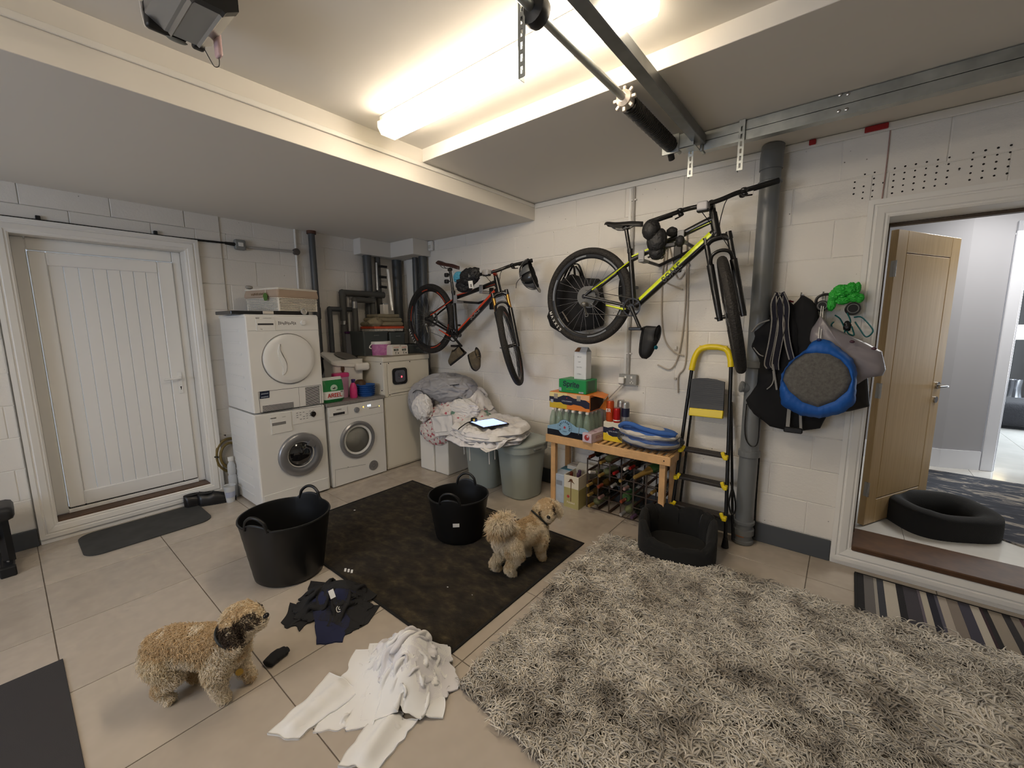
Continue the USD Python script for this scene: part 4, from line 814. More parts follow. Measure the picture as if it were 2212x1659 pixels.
def shoe(label, o, d, mat, sole, L=.28, W_=.10, name='shoe', group=None, lean=0.):
    """A low shoe, toe along d."""
    R = axes((0, 0, 1), d)
    t = T(name, label, 'shoe', o, np.array([R[0], R[1], R[2]]), group=group)
    xs_ = np.linspace(0, 1, 22); up, so = [], []
    for s in xs_:
        wd = W_ / 2 * (.62 + .38 * np.sin(np.pi * np.clip((s + .25) / 1.25, 0, 1)) ** .7) * (1 if s < .8 else np.sqrt(max(1 - ((s - .8) / .205) ** 2, .02))) * (1 if s > .1 else np.sqrt(max(1 - ((.1 - s) / .105) ** 2, .05)))
        ht = np.interp(s, [0, .12, .3, .42, .55, .75, .9, 1], [.085, .088, .078, .092, .08, .06, .045, .022]); a_ = np.linspace(0, np.pi, 11)
        up.append(np.stack([np.full(11, s * L), wd * np.cos(a_) * (1 - .15 * np.sin(a_)), .018 + ht * np.sin(a_) ** .75], -1)); so.append([(s * L, wd * 1.07, 0), (s * L, wd * 1.09, .02), (s * L, -wd * 1.09, .02), (s * L, -wd * 1.07, 0)])
    t.part('upper', loft(up, False, False), mat, 50)
    t.part('sole', loft(so, True), sole, 30)
    t.part('opening', mv(lathe([(1, 0), (.9, -.25), (0, -.4)], 20, False), (L * .22, 0, .104), s=(.062, .03, .03)), M('shoe_lining', (34, 32, 31), .8), 40)
    t.part('laces', J(*[tube(bez([V(L * (.40 + .055 * k), -.026, .098 - .007 * k), V(L * (.41 + .055 * k), 0, .112 - .009 * k), V(L * (.40 + .055 * k), .026, .098 - .007 * k)], 8), .0025, 5) for k in range(4)]), m_black, 40)
    return t
m_sole = M('black_sole', (12, 12, 12), .6)
pa = PZ(512, 1083, 0); pb_ = PZ(425, 1085, 0)
shoe('black leather shoe by the white door, toe towards the washing machine', V(.10, -2.33, 0), unit(V(.42, .9, 0)), m_leather, m_sole)
shoe('black leather shoe lying behind its pair, closer to the white door', V(.065, -2.42, 0), unit(V(.12, 1., 0)), m_leather, m_sole)
def half_mat():
    a = (.055, -3.055); P = sbox(.06, -3.07, .53, -2.33).buffer(-.1).buffer(.1)
    return ext(P, .008, (0, 0, 0))
solo('door_mat', half_mat(), M('charcoal_mat', (62, 62, 60), .95, bump=(500, .5, .002), var=(8, .2)), 'charcoal rubber-backed mat with rounded corners before the white door', 'doormat')
# weight bench at the left edge
pb0 = PZ(32, 1225, 0)
t = T('weight_bench', 'black weight bench, padded end and foot, at the left edge of the photo', 'exercise bench', (pb0[0], pb0[1] - .1, 0))
yb2 = pb0[1]
pt = PX(10, 1110, pb0[0] + .05)
t.part('pad', rbox(pb0[0] - .12, pb0[0] + .12, pt[1] - 1.0, pt[1] + .04, pt[2] - .035, pt[2] + .055, .03), M('black_vinyl', (30, 30, 31), .45), 40, w=True)
t.part('upright', tube([V(pb0[0], pt[1] - .02, pt[2] - .03), V(pb0[0], yb2 - .015, .05)], .028, 4), m_black_metal, 30, w=True)
t.part('foot_bar', bx(pb0[0] - .19, pb0[0] + .11, yb2 - .055, yb2 + .005, .005, .06, .006), m_black_metal, False, w=True)
t.part('foot_cap', J(bx(pb0[0] + .105, pb0[0] + .15, yb2 - .06, yb2 + .01, 0, .064, .006)), m_rubber, False, w=True)
t.part('bolt', mv(lathe([(.009, 0), (.008, .004), (0, .005)], 10), V(pb0[0] + .02, yb2 - .02, .06)), m_chrome, 30, w=True)
t.part('rail', bx(pb0[0] - .03, pb0[0] + .03, yb2 - 1.2, yb2 - .05, .2, .25, .004), m_black_metal, False, w=True)
# ---------------------------------------------------------------- along the back wall: cool boxes, bins, laundry
def garment(c, r, seed, folds=5., amp=.22, n=5, flat=None, ax=(1, 1, 1), lo=None):
    """A crumpled piece of cloth: a closed skin with ridged folds."""
    s = trimesh.creation.icosphere(n); v = np.array(s.vertices); q = v * np.asarray(ax, float)
    warp = np.stack([meshkit.fbm(q * 1.7 + seed * 3.1 + k * 17, 2, seed) for k in range(3)], -1) - .5
    f1 = 1 - np.abs(2 * meshkit.fbm((q + warp * .9) * folds * .5 + seed, 3, seed + 1) - 1) * 2.2
    d = 1 + amp * f1 + .5 * amp * (meshkit.fbm(q * 1.3 + seed * 9, 2, seed + 2) - .5) * 2
    p = v * d[:, None] * np.asarray(r, float) + np.asarray(c, float)
    if lo is not None: p[:, 2] = np.where(p[:, 2] < lo, lo + (p[:, 2] - lo) * .04, p[:, 2])
    return p, np.array(s.faces)
m_wcloth = M('white_cotton', (226, 223, 220), .9, bump=(120, .15, .001), sheen=.2)
m_wcloth2 = M('white_polycotton', (218, 216, 218), .9, bump=(90, .15, .001), sheen=.2)
m_gcloth = M('grey_jacket_nylon', (160, 160, 163), .75, bump=(120, .2, .001))
t = T('cool_box', 'off-white cool box with small blue badge, left one beside the boiler', 'cool box', (.98, -.3, 0))
t.part('box_body', rbox(.875, 1.095, -.51, -.08, .0, .465, .016, 12), m_wpl, 40, w=True)
t.part('badge', mv(sq(.05, .028, .02, .004), (.925, -.511, .40), np.array([[1., 0, 0], [0, 0, 1.], [0, -1., 0]])), M('slate_blue_badge', (62, 78, 104), .4), 30, w=True)
t.part('badge_print', on(txt('cool', .011, .0006), V(.925, -.5165, .40), V(1, 0, 0), UP), M('pale_print', (170, 176, 186), .5), False, w=True)
t = T('cool_box', 'off-white cool box without a badge, half covered by flowered cloth', 'cool box', (1.2, -.3, 0))
t.part('box_body', rbox(1.105, 1.31, -.50, -.16, 0, .44, .016, 12), m_wpl, 40, w=True)
t = T('kitchen_bin', 'white bin with black lid and black foot standing on the cool box behind the jacket', 'bin', (.98, -.3, .466))
t.part('foot_band', loft([rr(.24, .28, .05, 5, .466, .96, -.28), rr(.24, .28, .05, 5, .515, .96, -.28)], True), m_black, 35, w=True)
t.part('bin_body', loft([rr(.23, .27, .05, 5, .5, .96, -.28), rr(.25, .29, .05, 5, .9, .96, -.28)], True), M('frosted_white', (206, 204, 196), .35), 35, w=True)
t.part('lid', loft([rr(.27, .31, .06, 5, .895, .96, -.28), rr(.27, .31, .06, 5, .92, .96, -.28), rr(.2, .24, .05, 5, .932, .96, -.28)], True), m_black, 35, w=True)
m_sage = M('sage_plastic', (158, 166, 160), .45, bump=(200, .06, .001))
def lbin(label, cx, cy, rot, lidon=True):
    t = T('laundry_bin', label, 'bin', (cx, cy, 0), rot)
    pr_ = [(.29, .30, 0, .10), (.31, .32, .012, .11), (.365, .40, .44, .13), (.37, .405, .445, .13)]
    t.part('bin_body', loft([rr(a, b, r, 8, z) for a, b, z, r in pr_] , True), m_sage, 40)
    t.part('collar', loft([rr(.375, .41, .13, 8, .43), rr(.395, .43, .135, 8, .435), rr(.40, .435, .135, 8, .495), rr(.38, .415, .13, 8, .495)], False), m_sage, 40)
    t.part('lid', loft([rr(.40, .435, .135, 8, .493), rr(.415, .45, .14, 8, .497), rr(.415, .45, .14, 8, .51), rr(.385, .42, .13, 8, .525), rr(.30, .34, .11, 8, .536)], True), m_sage, 40)
    t.part('hand_hole', mv(rbox(-.02, .02, -.045, .045, -.012, .012, .01), (.198, .0, .466)), M('bin_hole_grey', (110, 112, 108), .6), 40)
    return t
lbin('sage green lidded laundry bin, right one, next to the bench', 2.165, -.37, -8)
b1 = lbin('sage green laundry bin beside the cool boxes, under the white shirts', 1.74, -.37, 6)
from scipy.spatial import Delaunay
import scipy.sparse as ssp, shapely
def sheet(quad, exc, humps, n, seed, zb=0., steps=150, th=.005, z0=.03, rough=.06):
    """Cloth laid by a small cloth simulation: a sheet with too much cloth for its footprint (quad) falls on the floor zb and on humps (x, y, height, sx, sy) and buckles into folds."""
    nu, nv = n; r = np.random.default_rng(seed); U, W = np.meshgrid(np.linspace(0, 1, nu), np.linspace(0, 1, nv), indexing='ij'); q = [np.asarray(c, float)[:2] for c in quad]
    B = (q[0] * (1 - U[..., None]) + q[1] * U[..., None]) * (1 - W[..., None]) + (q[3] * (1 - U[..., None]) + q[2] * U[..., None]) * W[..., None]; B = B.reshape(-1, 2)
    def hf(p):
        h = np.full(len(p), zb)
        for (hx, hy, hh, sx, sy) in humps: h = h + hh * np.exp(-.5 * ((p[:, 0] - hx) / sx) ** 2 - .5 * ((p[:, 1] - hy) / sy) ** 2)
        return h
    N = nu * nv; ix = np.arange(N).reshape(nu, nv); E, S = [], []
    for a, b, k in ((ix[:-1], ix[1:], 1), (ix[:, :-1], ix[:, 1:], 1), (ix[:-1, :-1], ix[1:, 1:], .6), (ix[1:, :-1], ix[:-1, 1:], .6), (ix[:-2], ix[2:], .25), (ix[:, :-2], ix[:, 2:], .25), (ix[:-4], ix[4:], .3), (ix[:, :-4], ix[:, 4:], .3)): E.append(np.stack([a.ravel(), b.ravel()], 1)); S.append(np.full(a.size, k))
    E, S = np.vstack(E), np.concatenate(S); uv = np.c_[U.ravel(), W.ravel()]; du = np.abs(uv[E[:, 0]] - uv[E[:, 1]]); du /= du.sum(1, keepdims=True)
    L0 = np.linalg.norm(B[E[:, 0]] - B[E[:, 1]], axis=1) * (1 + du @ np.asarray(exc, float)); m = len(E); I = ssp.csr_matrix((np.r_[np.ones(m), -np.ones(m)], (np.r_[E[:, 0], E[:, 1]], np.r_[np.arange(m), np.arange(m)])), (N, m)); deg = np.bincount(E.ravel(), minlength=N)[:, None]
    X = np.c_[B, hf(B) + z0 + rough * (meshkit.fbm(np.c_[B * 16, np.zeros(N)], 2, seed) - .3)]; X[:, :2] += r.normal(0, .001, (N, 2)); Vl = np.zeros_like(X); dt = 1 / 60
    for s_ in range(steps):
        Vl[:, 2] -= 9.8 * dt * .35; P = X + Vl * dt
        for it in range(5):
            d = P[E[:, 0]] - P[E[:, 1]]; L = np.linalg.norm(d, axis=1) + 1e-9; c = d * ((L0 - L) / L * .5 * S)[:, None]; P += (I @ c) / deg * 2.6
            h = hf(P) + .003; low = P[:, 2] < h; P[low, 2] = h[low]; P[low, :2] = X[low, :2] + .25 * (P[low, :2] - X[low, :2])
        Vl = (P - X) / dt * .9; X = P
    v, f = loft(X.reshape(nu, nv, 3), False, False); tm = trimesh.Trimesh(v, f, process=False); nr = np.array(tm.vertex_normals); loop = np.concatenate([ix[:, 0], ix[-1, 1:], ix[-2::-1, -1], ix[0, -2:0:-1]]); l2 = np.roll(loop, -1)
    if nr[:, 2].mean() < 0: f = f[:, ::-1]; nr = -nr
    return np.vstack([v + nr * th / 2, v - nr * th / 2]), np.vstack([f, f[:, ::-1] + N, np.stack([loop, l2, l2 + N], 1), np.stack([loop, l2 + N, loop + N], 1)])
# heap of laundry on the cool boxes
t = T('grey_jacket', 'grey padded jacket on top of the laundry heap by the boiler', 'jacket', (1.05, -.33, .8))
t.part('jacket_body', J(garment((1.12, -.30, .88), (.36, .22, .15), 4, 4., .12, ax=(1.4, 1.4, .9)), ), m_gcloth, True, w=True)
t.part('sleeve', garment((.86, -.42, .74), (.16, .15, .20), 8, 5., .12), m_gcloth, True, w=True)
t.part('hood', mv(torus(.075, .045, 28, 12), (.92, -.52, .74), axes((.2, -1, .5))), m_gcloth, True, w=True)
t.part('seam', J(tube(bez([V(.82, -.55, .82), V(.92, -.56, .87), V(1.0, -.55, .86), V(1.05, -.54, .80)], 16), .004, 5), tube(bez([V(1.12, -.50, .84), V(1.28, -.48, .93), V(1.42, -.42, .96)], 16), .005, 5)), M('dark_piping', (58, 58, 62), .8), 40, w=True)
t = T('floral_bedding', 'white bedding with pink and green flower print under the white clothes', 'bedding', (1.2, -.35, .5))
m_flor = usdkit.material(stage, '/World/Looks/floral_cotton', {'tc': ('texture_coordinate', {}), 'v': ('voronoi_texture', {'scale': 22.}), 'r': ('rgb_ramp', {'ramp': [(.0, lin((186, 92, 104))), (.3, lin((190, 106, 112))), (.36, lin((220, 212, 206))), (1, lin((222, 214, 208)))]}), 'n': ('noise_texture', {'scale': 7.}), 'r2': ('rgb_ramp', {'ramp': [(.6, (0, 0, 0)), (.66, (1, 1, 1))]}), 'm': ('mix', {'color2': lin((96, 132, 116))}), 'p': ('principled_bsdf', {'roughness': .9})},
    [('tc.object', 'v.vector'), ('tc.object', 'n.vector'), ('v.distance', 'r.fac'), ('n.fac', 'r2.fac'), ('r.color', 'm.color1'), ('r2.color', 'm.fac'), ('m.color', 'p.base_color')], surface='p.BSDF')
t.part('bedding_heap', garment((1.36, -.36, .60), (.36, .20, .17), 11, 5., .14), m_flor, True, w=True)
t.part('bedding_drape', garment((1.12, -.50, .44), (.20, .06, .12), 13, 5., .16), m_flor, True, w=True)
t = T('white_laundry', 'crumpled white clothes under the grey jacket on the cool boxes', 'clothes', (1.4, -.32, .75))
LH = [(1.42, -.24, .40, .17, .13)]
t.part('laundry_heap', sheet([(1.12, -.46), (1.70, -.50), (1.76, -.06), (1.2, -.05)], (.5, .45), LH, (52, 40), 21, .50, 150, .007), m_wcloth2, True, w=True)
t.part('laundry_heap', sheet([(1.18, -.42), (1.60, -.42), (1.66, -.10), (1.25, -.10)], (.7, .6), LH, (48, 40), 22, .53, 140, .007, .05, .12), m_wcloth, True, w=True)
t.part('laundry_bundle', garment((1.0, -.55, .69), (.11, .07, .12), 23, 5., .24, ax=(1, 1, .6)), m_wcloth, True, w=True)
t.part('laundry_bundle', garment((1.50, -.44, .70), (.18, .09, .11), 25, 4., .16, ax=(.7, 1.4, 1.8)), m_wcloth, True, w=True)
t = T('white_t_shirt', 'small white t-shirt hanging down the front of the cool boxes', 't-shirt', (1.1, -.55, .5))
def drape(corners, nu=30, nv=24, amp=.012, seed=0, th=.006, fs=(14, 3), out=(0, -1, 0)):
    """A hanging cloth panel between four corners (tl, tr, br, bl), with soft vertical folds and real thickness."""
    tl, tr, br, bl = [np.asarray(c, float) for c in corners]; out = unit(out)
    def f(off):
        def g(U, W):
            P = (tl * (1 - U[..., None]) + tr * U[..., None]) * (1 - W[..., None]) + (bl * (1 - U[..., None]) + br * U[..., None]) * W[..., None]
            h = amp * (np.sin(U * fs[0] + 2 * meshkit.noise(np.stack([U * 3, W * 2, 0 * U + seed], -1), seed) * 3) * (.35 + .65 * W) + 1.6 * (meshkit.fbm(np.stack([U * 4, W * fs[1], 0 * U + seed], -1), 2, seed) - .5))
            return P + out * (h + off)[..., None]
        return grid(g, nu, nv)
    a, b = f(th / 2), f(-th / 2); va, fa = a; vb, fb = b; nn = nu * nv
    idx = np.arange(nn).reshape(nu, nv); loop = np.concatenate([idx[:, 0], idx[-1, 1:], idx[-2::-1, -1], idx[0, -2:0:-1]]); l2 = np.roll(loop, -1)
    side = np.vstack([np.stack([loop, l2, l2 + nn], 1), np.stack([loop, l2 + nn, loop + nn], 1)])
    return np.vstack([va, vb]), np.vstack([fa, fb[:, ::-1] + nn, side[:, ::-1]])
t.part('shirt_body', drape([PY(933, 900, -.57), PY(978, 895, -.57), PY(981, 936, -.60), PY(942, 940, -.60)], 24, 20, .008, 3, .016), m_wcloth, True, w=True)
t.part('hem', drape([PY(941, 934, -.605), PY(981, 930, -.605), PY(982, 938, -.61), PY(942, 942, -.61)], 20, 6, .006, 4, .014), m_wcloth, True, w=True)
t.part('tie', tube([PY(948, 940, -.6), PY(948, 955, -.6)], .004, 5), m_wcloth, True, w=True); t.part('tie', tube([PY(971, 938, -.6), PY(974, 952, -.6)], .004, 5), m_wcloth, True, w=True)

# stack of white shirts on the bins, tablet, tape measure
def heap(poly, zb, H, seed, step=.014, foldscale=7., foldamp=.02, edge=.09, tilt=(0, 0), drop=0., lay=None):
    """Cloth lying in a heap: a height field over an outline, rising from its edge, with ridged folds, closed underneath."""
    P = Polygon(poly).buffer(.012).buffer(-.018).buffer(.006); P = max(getattr(P, 'geoms', [P]), key=lambda g: g.area); nz_ = np.array(P.exterior.segmentize(.012).coords)[:-1]; P = Polygon(nz_ + .022 * (np.stack([meshkit.fbm(np.c_[nz_ * 14, np.zeros(len(nz_)) + k * 9 + seed], 2, seed + k) for k in range(2)], -1) - .5)).buffer(0); P = max(getattr(P, 'geoms', [P]), key=lambda g: g.area); bnd = P.boundary; L = bnd.length; k = max(24, int(L / step)); rim = np.array([bnd.interpolate(i / k, normalized=True).coords[0] for i in range(k)])
    x0, y0, x1, y1 = P.bounds; r = np.random.default_rng(seed); gx, gy = np.meshgrid(np.arange(x0, x1, step), np.arange(y0, y1, step)); q = np.c_[gx.ravel(), gy.ravel()] + r.uniform(-step * .2, step * .2, (gx.size, 2))
    pts = shapely.points(q); shapely.prepare(P); m = shapely.contains(P, pts); q = q[m]; d = shapely.distance(pts[m], bnd); keep = d > step * .6; q, d = q[keep], d[keep]
    A = np.vstack([rim, q]); D = np.r_[np.zeros(k), d]; tri = Delaunay(A); cen = A[tri.simplices].mean(1); ok = shapely.contains(P, shapely.points(cen)); F = tri.simplices[ok]
    e = np.clip(D / edge, 0, 1); prof = np.sqrt(np.clip(1 - (1 - e) ** 2, 0, 1))
    q3 = np.c_[A, np.zeros(len(A))]; w = np.stack([meshkit.fbm(q3 * 3.1 + 31 * j + seed, 2, seed + j) for j in range(2)] + [np.zeros(len(A))], -1) - .5; w[:, 2] = 0
    an = seed * 1.3; ca, sa = math.cos(an), math.sin(an); qr = np.c_[(q3[:, 0] * ca + q3[:, 1] * sa) * .45, -q3[:, 0] * sa + q3[:, 1] * ca, q3[:, 2]]
    f1 = 1 - np.abs(2 * meshkit.fbm((qr + w * .5) * foldscale * 2.2 + seed, 2, seed + 5) - 1) * 3.4 + .5 * (1 - np.abs(2 * meshkit.fbm((q3 + w * .3) * foldscale * 4 + seed, 2, seed + 9) - 1) * 3.4)
    z = H * prof * (.72 + .56 * (meshkit.fbm(q3 * 2.4 + seed * 5, 2, seed + 7) - .2)) + foldamp * f1 * np.clip(D / (edge * .35), 0, 1)
    if lay is not None: z = z * lay(A)
    z = zb + np.maximum(z, 0) + A[:, 0] * tilt[0] + A[:, 1] * tilt[1] - (A.mean(0) @ np.asarray(tilt))
    n = len(A); top = np.c_[A, z + .004]; bot = np.c_[A, np.minimum(z - .002, zb + A[:, 0] * tilt[0] + A[:, 1] * tilt[1] - (A.mean(0) @ np.asarray(tilt)) - drop)]
    # orient upwards
    a, b, c = (top[F[:, i]] for i in range(3)); up = np.cross(b - a, c - a)[:, 2] > 0; F = np.where(up[:, None], F, F[:, ::-1])
    i = np.arange(k); j = (i + 1) % k; S = np.vstack([np.stack([i, j, j + n], 1), np.stack([i, j + n, i + n], 1)])
    ar = .5 * np.sum(rim[:, 0] * np.roll(rim[:, 1], -1) - np.roll(rim[:, 0], -1) * rim[:, 1])
    if ar > 0: S = S[:, ::-1]
    return np.vstack([top, bot]), np.vstack([F, F[:, ::-1] + n, S])
rs = np.random.default_rng(12)
for k in range(6):
    z = .536 + .018 * k
    pl = [(1.60 + .02 * k, -.62), (1.72, -.78 + .01 * k), (1.95, -.86 + .02 * k), (2.14, -.76), (2.22 + .01 * k, -.58), (2.20, -.38), (2.02, -.2), (1.78, -.16), (1.62, -.34)]
    pl = [(x + rs.uniform(-.035, .035), y + rs.uniform(-.03, .03)) for x, y in pl]
    lab = ['white shirt at the bottom of the stack on the laundry bins, hem hanging down', 'second white shirt from the bottom of the stack on the bins', 'third white shirt from the bottom of the stack on the bins', 'fourth white shirt from the bottom of the stack on the bins', 'white shirt just under the topmost of the stack on the bins', 'topmost white shirt of the stack, under the tablet'][k]
    sp = Polygon(pl).buffer(.05).simplify(.005)
    t = T('white_shirt', lab, 'shirt', (1.9, -.5, z), group='white shirts stacked on the bins')
    t.part('shirt_body', heap(list(sp.exterior.coords)[:-1], z, .022, 40 + k, .02, 6., .016, .04, drop=.004), m_wcloth if k % 2 else m_wcloth2, True, w=True)
    if k < 4:
        u = [(1004, 952), (1016, 965), (1058, 972), (1070, 962)][k]; p = PY(*u, [-.80, -.84, -.80, -.72][k])
        t.part('tie', tube(bez([V(p[0], p[1], z), p + V(0, -.01, -.02), p + V(.004, -.012, -.12)], 10), .0045, 5), m_wcloth, True, w=True)
t = T('shirt_front_drape', 'white shirt tail draped over the front of the sage bins', 'shirt', (2.1, -.8, .5))
t.part('shirt_tail', drape([PZ(990, 938, .60), PZ(1098, 950, .60), PY(1080, 968, -.74), PY(1052, 977, -.86)], 34, 18, .014, 6, .012), m_wcloth, True, w=True)
zt_ = .665
A4 = [PZ(1024, 914, zt_ + .012), PZ(1054, 926, zt_ + .012), PZ(1088, 911, zt_ + .012), PZ(1056, 902, zt_ + .012)]
ctr = np.mean(A4, 0); dx_ = unit(A4[1] - A4[0]); dy_ = unit(A4[3] - A4[0]); dy_ = unit(dy_ - (dy_ @ dx_) * dx_); w_, h_ = np.linalg.norm(A4[1] - A4[0]), np.linalg.norm(A4[3] - A4[0])
t = T('tablet', 'tablet in a black case with a lit pale blue screen on the white shirts', 'tablet', ctr, np.array([dx_, dy_, np.cross(dx_, dy_)]))
t.part('case', mv(loft([rr(w_ + .02, h_ + .02, .01, 4, -.012), rr(w_ + .024, h_ + .024, .012, 4, -.004), rr(w_ + .02, h_ + .02, .01, 4, 0)], True)), m_black, 30)
t.part('screen', mv(loft([rr(w_ - .01, h_ - .012, .003, 3, 0), rr(w_ - .01, h_ - .012, .003, 3, .0012)], True)), M('lit_tablet_screen', (160, 180, 255), .2, emit=((150, 172, 255), 1.15)), False)
p = PZ(1024, 908, zt_ + .02)
t = T('tape_measure', 'black and yellow tape measure beside the tablet on the white shirts', 'tape measure', p)
t.part('case', rbox(p[0] - .03, p[0] + .03, p[1] - .02, p[1] + .02, p[2] - .02, p[2] + .025, .012), m_black, 40, w=True)
t.part('yellow_side', J(rbox(p[0] + .005, p[0] + .026, p[1] - .022, p[1] + .022, p[2] - .006, p[2] + .02, .006)), M('tool_yellow', (226, 186, 60), .4), 40, w=True)
t.part('strap', tube(bez([p + V(-.02, -.02, -.01), PZ(1008, 914, zt_ + .012), PZ(994, 924, zt_ + .004), PZ(990, 928, zt_ - .01)], 16), .005, 6), m_black, 40, w=True)

# ---------------------------------------------------------------- slatted bench and what stands on it
m_pine = M('pine_timber', (214, 170, 118), .5, var=(9, .14), bump=(50, .1, .001))
X0, X1b, Y0, Y1, ZB = 2.43, 3.50, -.37, -.045, .605
t = T('slatted_bench', 'light pine slatted bench against the white block wall', 'bench', ((X0 + X1b) / 2, -.2, 0))
t.part('apron', bx(X0, X1b, Y0, Y0 + .022, ZB - .065, ZB, .003), m_pine, False, w=True); t.part('apron', bx(X0, X1b, Y1 - .022, Y1, ZB - .065, ZB, .003), m_pine, False, w=True)
t.part('apron', bx(X0 - .001, X0 + .022, Y0 + .022, Y1 - .022, ZB - .065, ZB - .002, .003), m_pine, False, w=True); t.part('apron', bx(X1b - .022, X1b + .001, Y0 + .022, Y1 - .022, ZB - .065, ZB - .002, .003), m_pine, False, w=True)
for x in (X0 + .04, X1b - .085):
    for y in (Y0 + .024, Y1 - .067): t.part('leg', bx(x, x + .045, y, y + .042, 0, ZB - .012, .003), m_pine, False, w=True)
nsl = 20
for k in range(nsl): x = X0 + .04 + (X1b - X0 - .08) * k / (nsl - 1); t.part('slat', bx(x - .014, x + .014, Y0 + .023, Y1 - .023, ZB - .016, ZB - .001, .002), m_pine, False, w=True)
t.part('screw', mv(lathe([(.005, 0), (0, .002)], 10), PY(1434, 996, Y0 - .0005), axes((0, -1, 0))), M('dark_gap', (20, 19, 18), .9), 30, w=True)
FR, OUT = V(1, 0, 0), V(0, -1, 0)
# bottled water: 6 x 4 under a printed film
m_pet = M('green_clear_pet', (150, 172, 152), .08, alpha=.55, spec=.6)
xw0, yw0 = 2.44, -.315; sp_ = .066
fb = None; cnt = 0
for j in range(4):
    for i in range(6):
        base = (xw0 + sp_ * (i + .5), yw0 + sp_ * (j + .0), ZB + .001)
        if j > 0 and i < 5 and j > 1: continue
        ORD = ('first', 'second', 'third', 'fourth', 'fifth', 'sixth'); lab_ = f'clear water bottle, white cap, {ORD[i]} from left in {ORD[j]} row of the pack'; lab = lab_
        if fb is None:
            fb = T('water_bottle_pack', lab, 'bottle', base, group='water bottles in the wrapped pack')
            fb.part('bottle_body', lathe([(.026, 0), (.031, .006), (.0315, .12), (.028, .15), (.016, .195), (.012, .205), (.012, .212)], 18), m_pet, 40)
            fb.part('cap', cyl(V(0, 0, .21), V(0, 0, .228), .0145, 14, bev=.002), m_wpl, 40)
        else: copy(fb, base, lab_)
def pack_print():
    t = T('pack_film', 'light blue and black printed film round the water bottles on the bench', 'packaging', (xw0, yw0 - .034, ZB))
    y = yw0 - .036; W6 = sp_ * 6
    m_bk = M('black_print_film', (22, 26, 36), .3); m_lb = M('light_blue_film', (140, 178, 204), .3)
    t.part('black_band', bx(xw0 - .002, xw0 + W6 + .002, y - .002, y, ZB + .001, ZB + .052, .001), m_bk, False, w=True)
    t.part('black_band', bx(xw0 + W6 - .002, xw0 + W6 + .002, y + .002, y + sp_ * 3.9, ZB + .001, ZB + .045, .001), m_bk, False, w=True)
    sh = [(0, .05), (W6, .05), (W6, .085), (W6 * .9, .1), (W6 * .72, .1), (W6 * .55, .135), (W6 * .4, .135), (W6 * .22, .1), (0, .075)]
    t.part('blue_panel', mv(ext(sh, .002), (xw0, y, ZB + .001), np.array([FR, UP, OUT])), m_lb, False, w=True)
    c = V(xw0 + W6 * .44, y - .003, ZB + .082)
    t.part('badge', on(lathe([(.068, 0), (.066, .0012), (0, .0012)], 40), c, FR, UP), m_lb, False, w=True)
    t.part('badge_ring', on(mv(torus(.066, .0022, 40, 6), s=(1, 1, .5)), c, FR, UP), m_bk, True, w=True)
    star = [(.016 * (1 if k % 2 == 0 else .42) * math.sin(k * math.pi / 5), .016 * (1 if k % 2 == 0 else .42) * math.cos(k * math.pi / 5)) for k in range(10)]
    t.part('star', on(ext(star, .0008), c + V(0, -.0014, 0), FR, UP), M('star_red', (190, 40, 44), .5), False, w=True)
    for k, ch in enumerate('S.PELLEGRINO'):
        a_ = math.radians(205 - k * 20.5); o = c + V(.049 * math.cos(a_), -.0014, .049 * math.sin(a_)); ri = V(math.sin(a_), 0, -math.cos(a_))
        t.part('lettering', on(txt(ch, .016, .0006, True), o, ri, V(math.cos(a_), 0, math.sin(a_))), m_bk, False, w=True)
    t.part('lettering', on(txt('ACQUA', .008, .0006), c + V(0, -.0014, -.034), FR, UP), m_bk, False, w=True)
    t.part('carry_strap', J(tube(bez([V(xw0 + W6 * .78, y - .003, ZB + .04), V(xw0 + W6 * .80, y - .004, ZB + .12)], 6), .009, 4, flat=.15)), M('clear_strap', (196, 204, 208), .2), False, w=True)
pack_print()
zo = ZB + .2295
def printed_box(name, label, cat, x0, x1, y0, y1, z0, z1, mat, **k):
    t = T(name, label, cat, ((x0 + x1) / 2, (y0 + y1) / 2, z0)); t.part('carton_body', bx(x0, x1, y0, y1, z0, z1, .003), mat, False, w=True); return t
a = fy(1187, 848, 1274, 892, -.31)
xo0, xo1, zo1 = a[0], a[1], PY(1215, 848, -.31)[2]
m_or = M('orange_can_carton', (222, 128, 48), .45); m_ye = M('yellow_can_carton', (206, 176, 40), .45); m_nv = M('navy_print', (28, 30, 54), .4); m_pe = M('peach_can_carton', (226, 176, 132), .45); m_cr = M('cream_can_carton', (226, 210, 148), .45)
t = printed_box('drinks_carton', 'orange and yellow carton of cans lying on the water bottles', 'carton', xo0, xo1, -.31, -.07, zo, zo1, m_or)
w_ = xo1 - xo0; h_ = zo1 - zo; Ro = np.array([FR, UP, OUT]); o = V(xo0, -.3105, zo)
t.part('yellow_panel', mv(ext(sbox(.003, .003, w_ * .45, h_ * .4), .0012), o, Ro), m_ye, False, w=True)
t.part('cream_panel', mv(ext(sbox(.003, h_ * .68, w_ * .45, h_ - .003), .0012), o, Ro), m_cr, False, w=True)
t.part('peach_panel', mv(ext(sbox(w_ * .45, h_ * .68, w_ - .003, h_ - .003), .0012), o, Ro), m_pe, False, w=True)
bd_ = [(.003, .4), (.18, .36), (.3, .40), (.36, .3), (.55, .28), (.62, .36), (.8, .32), (.9, .2), (.997, .2), (.997, .55), (.9, .68), (.62, .72), (.5, .84), (.36, .84), (.24, .7), (.003, .7)]
t.part('navy_band', mv(ext([(x * w_, z * h_) for x, z in bd_], .002), o, Ro), m_nv, False, w=True)
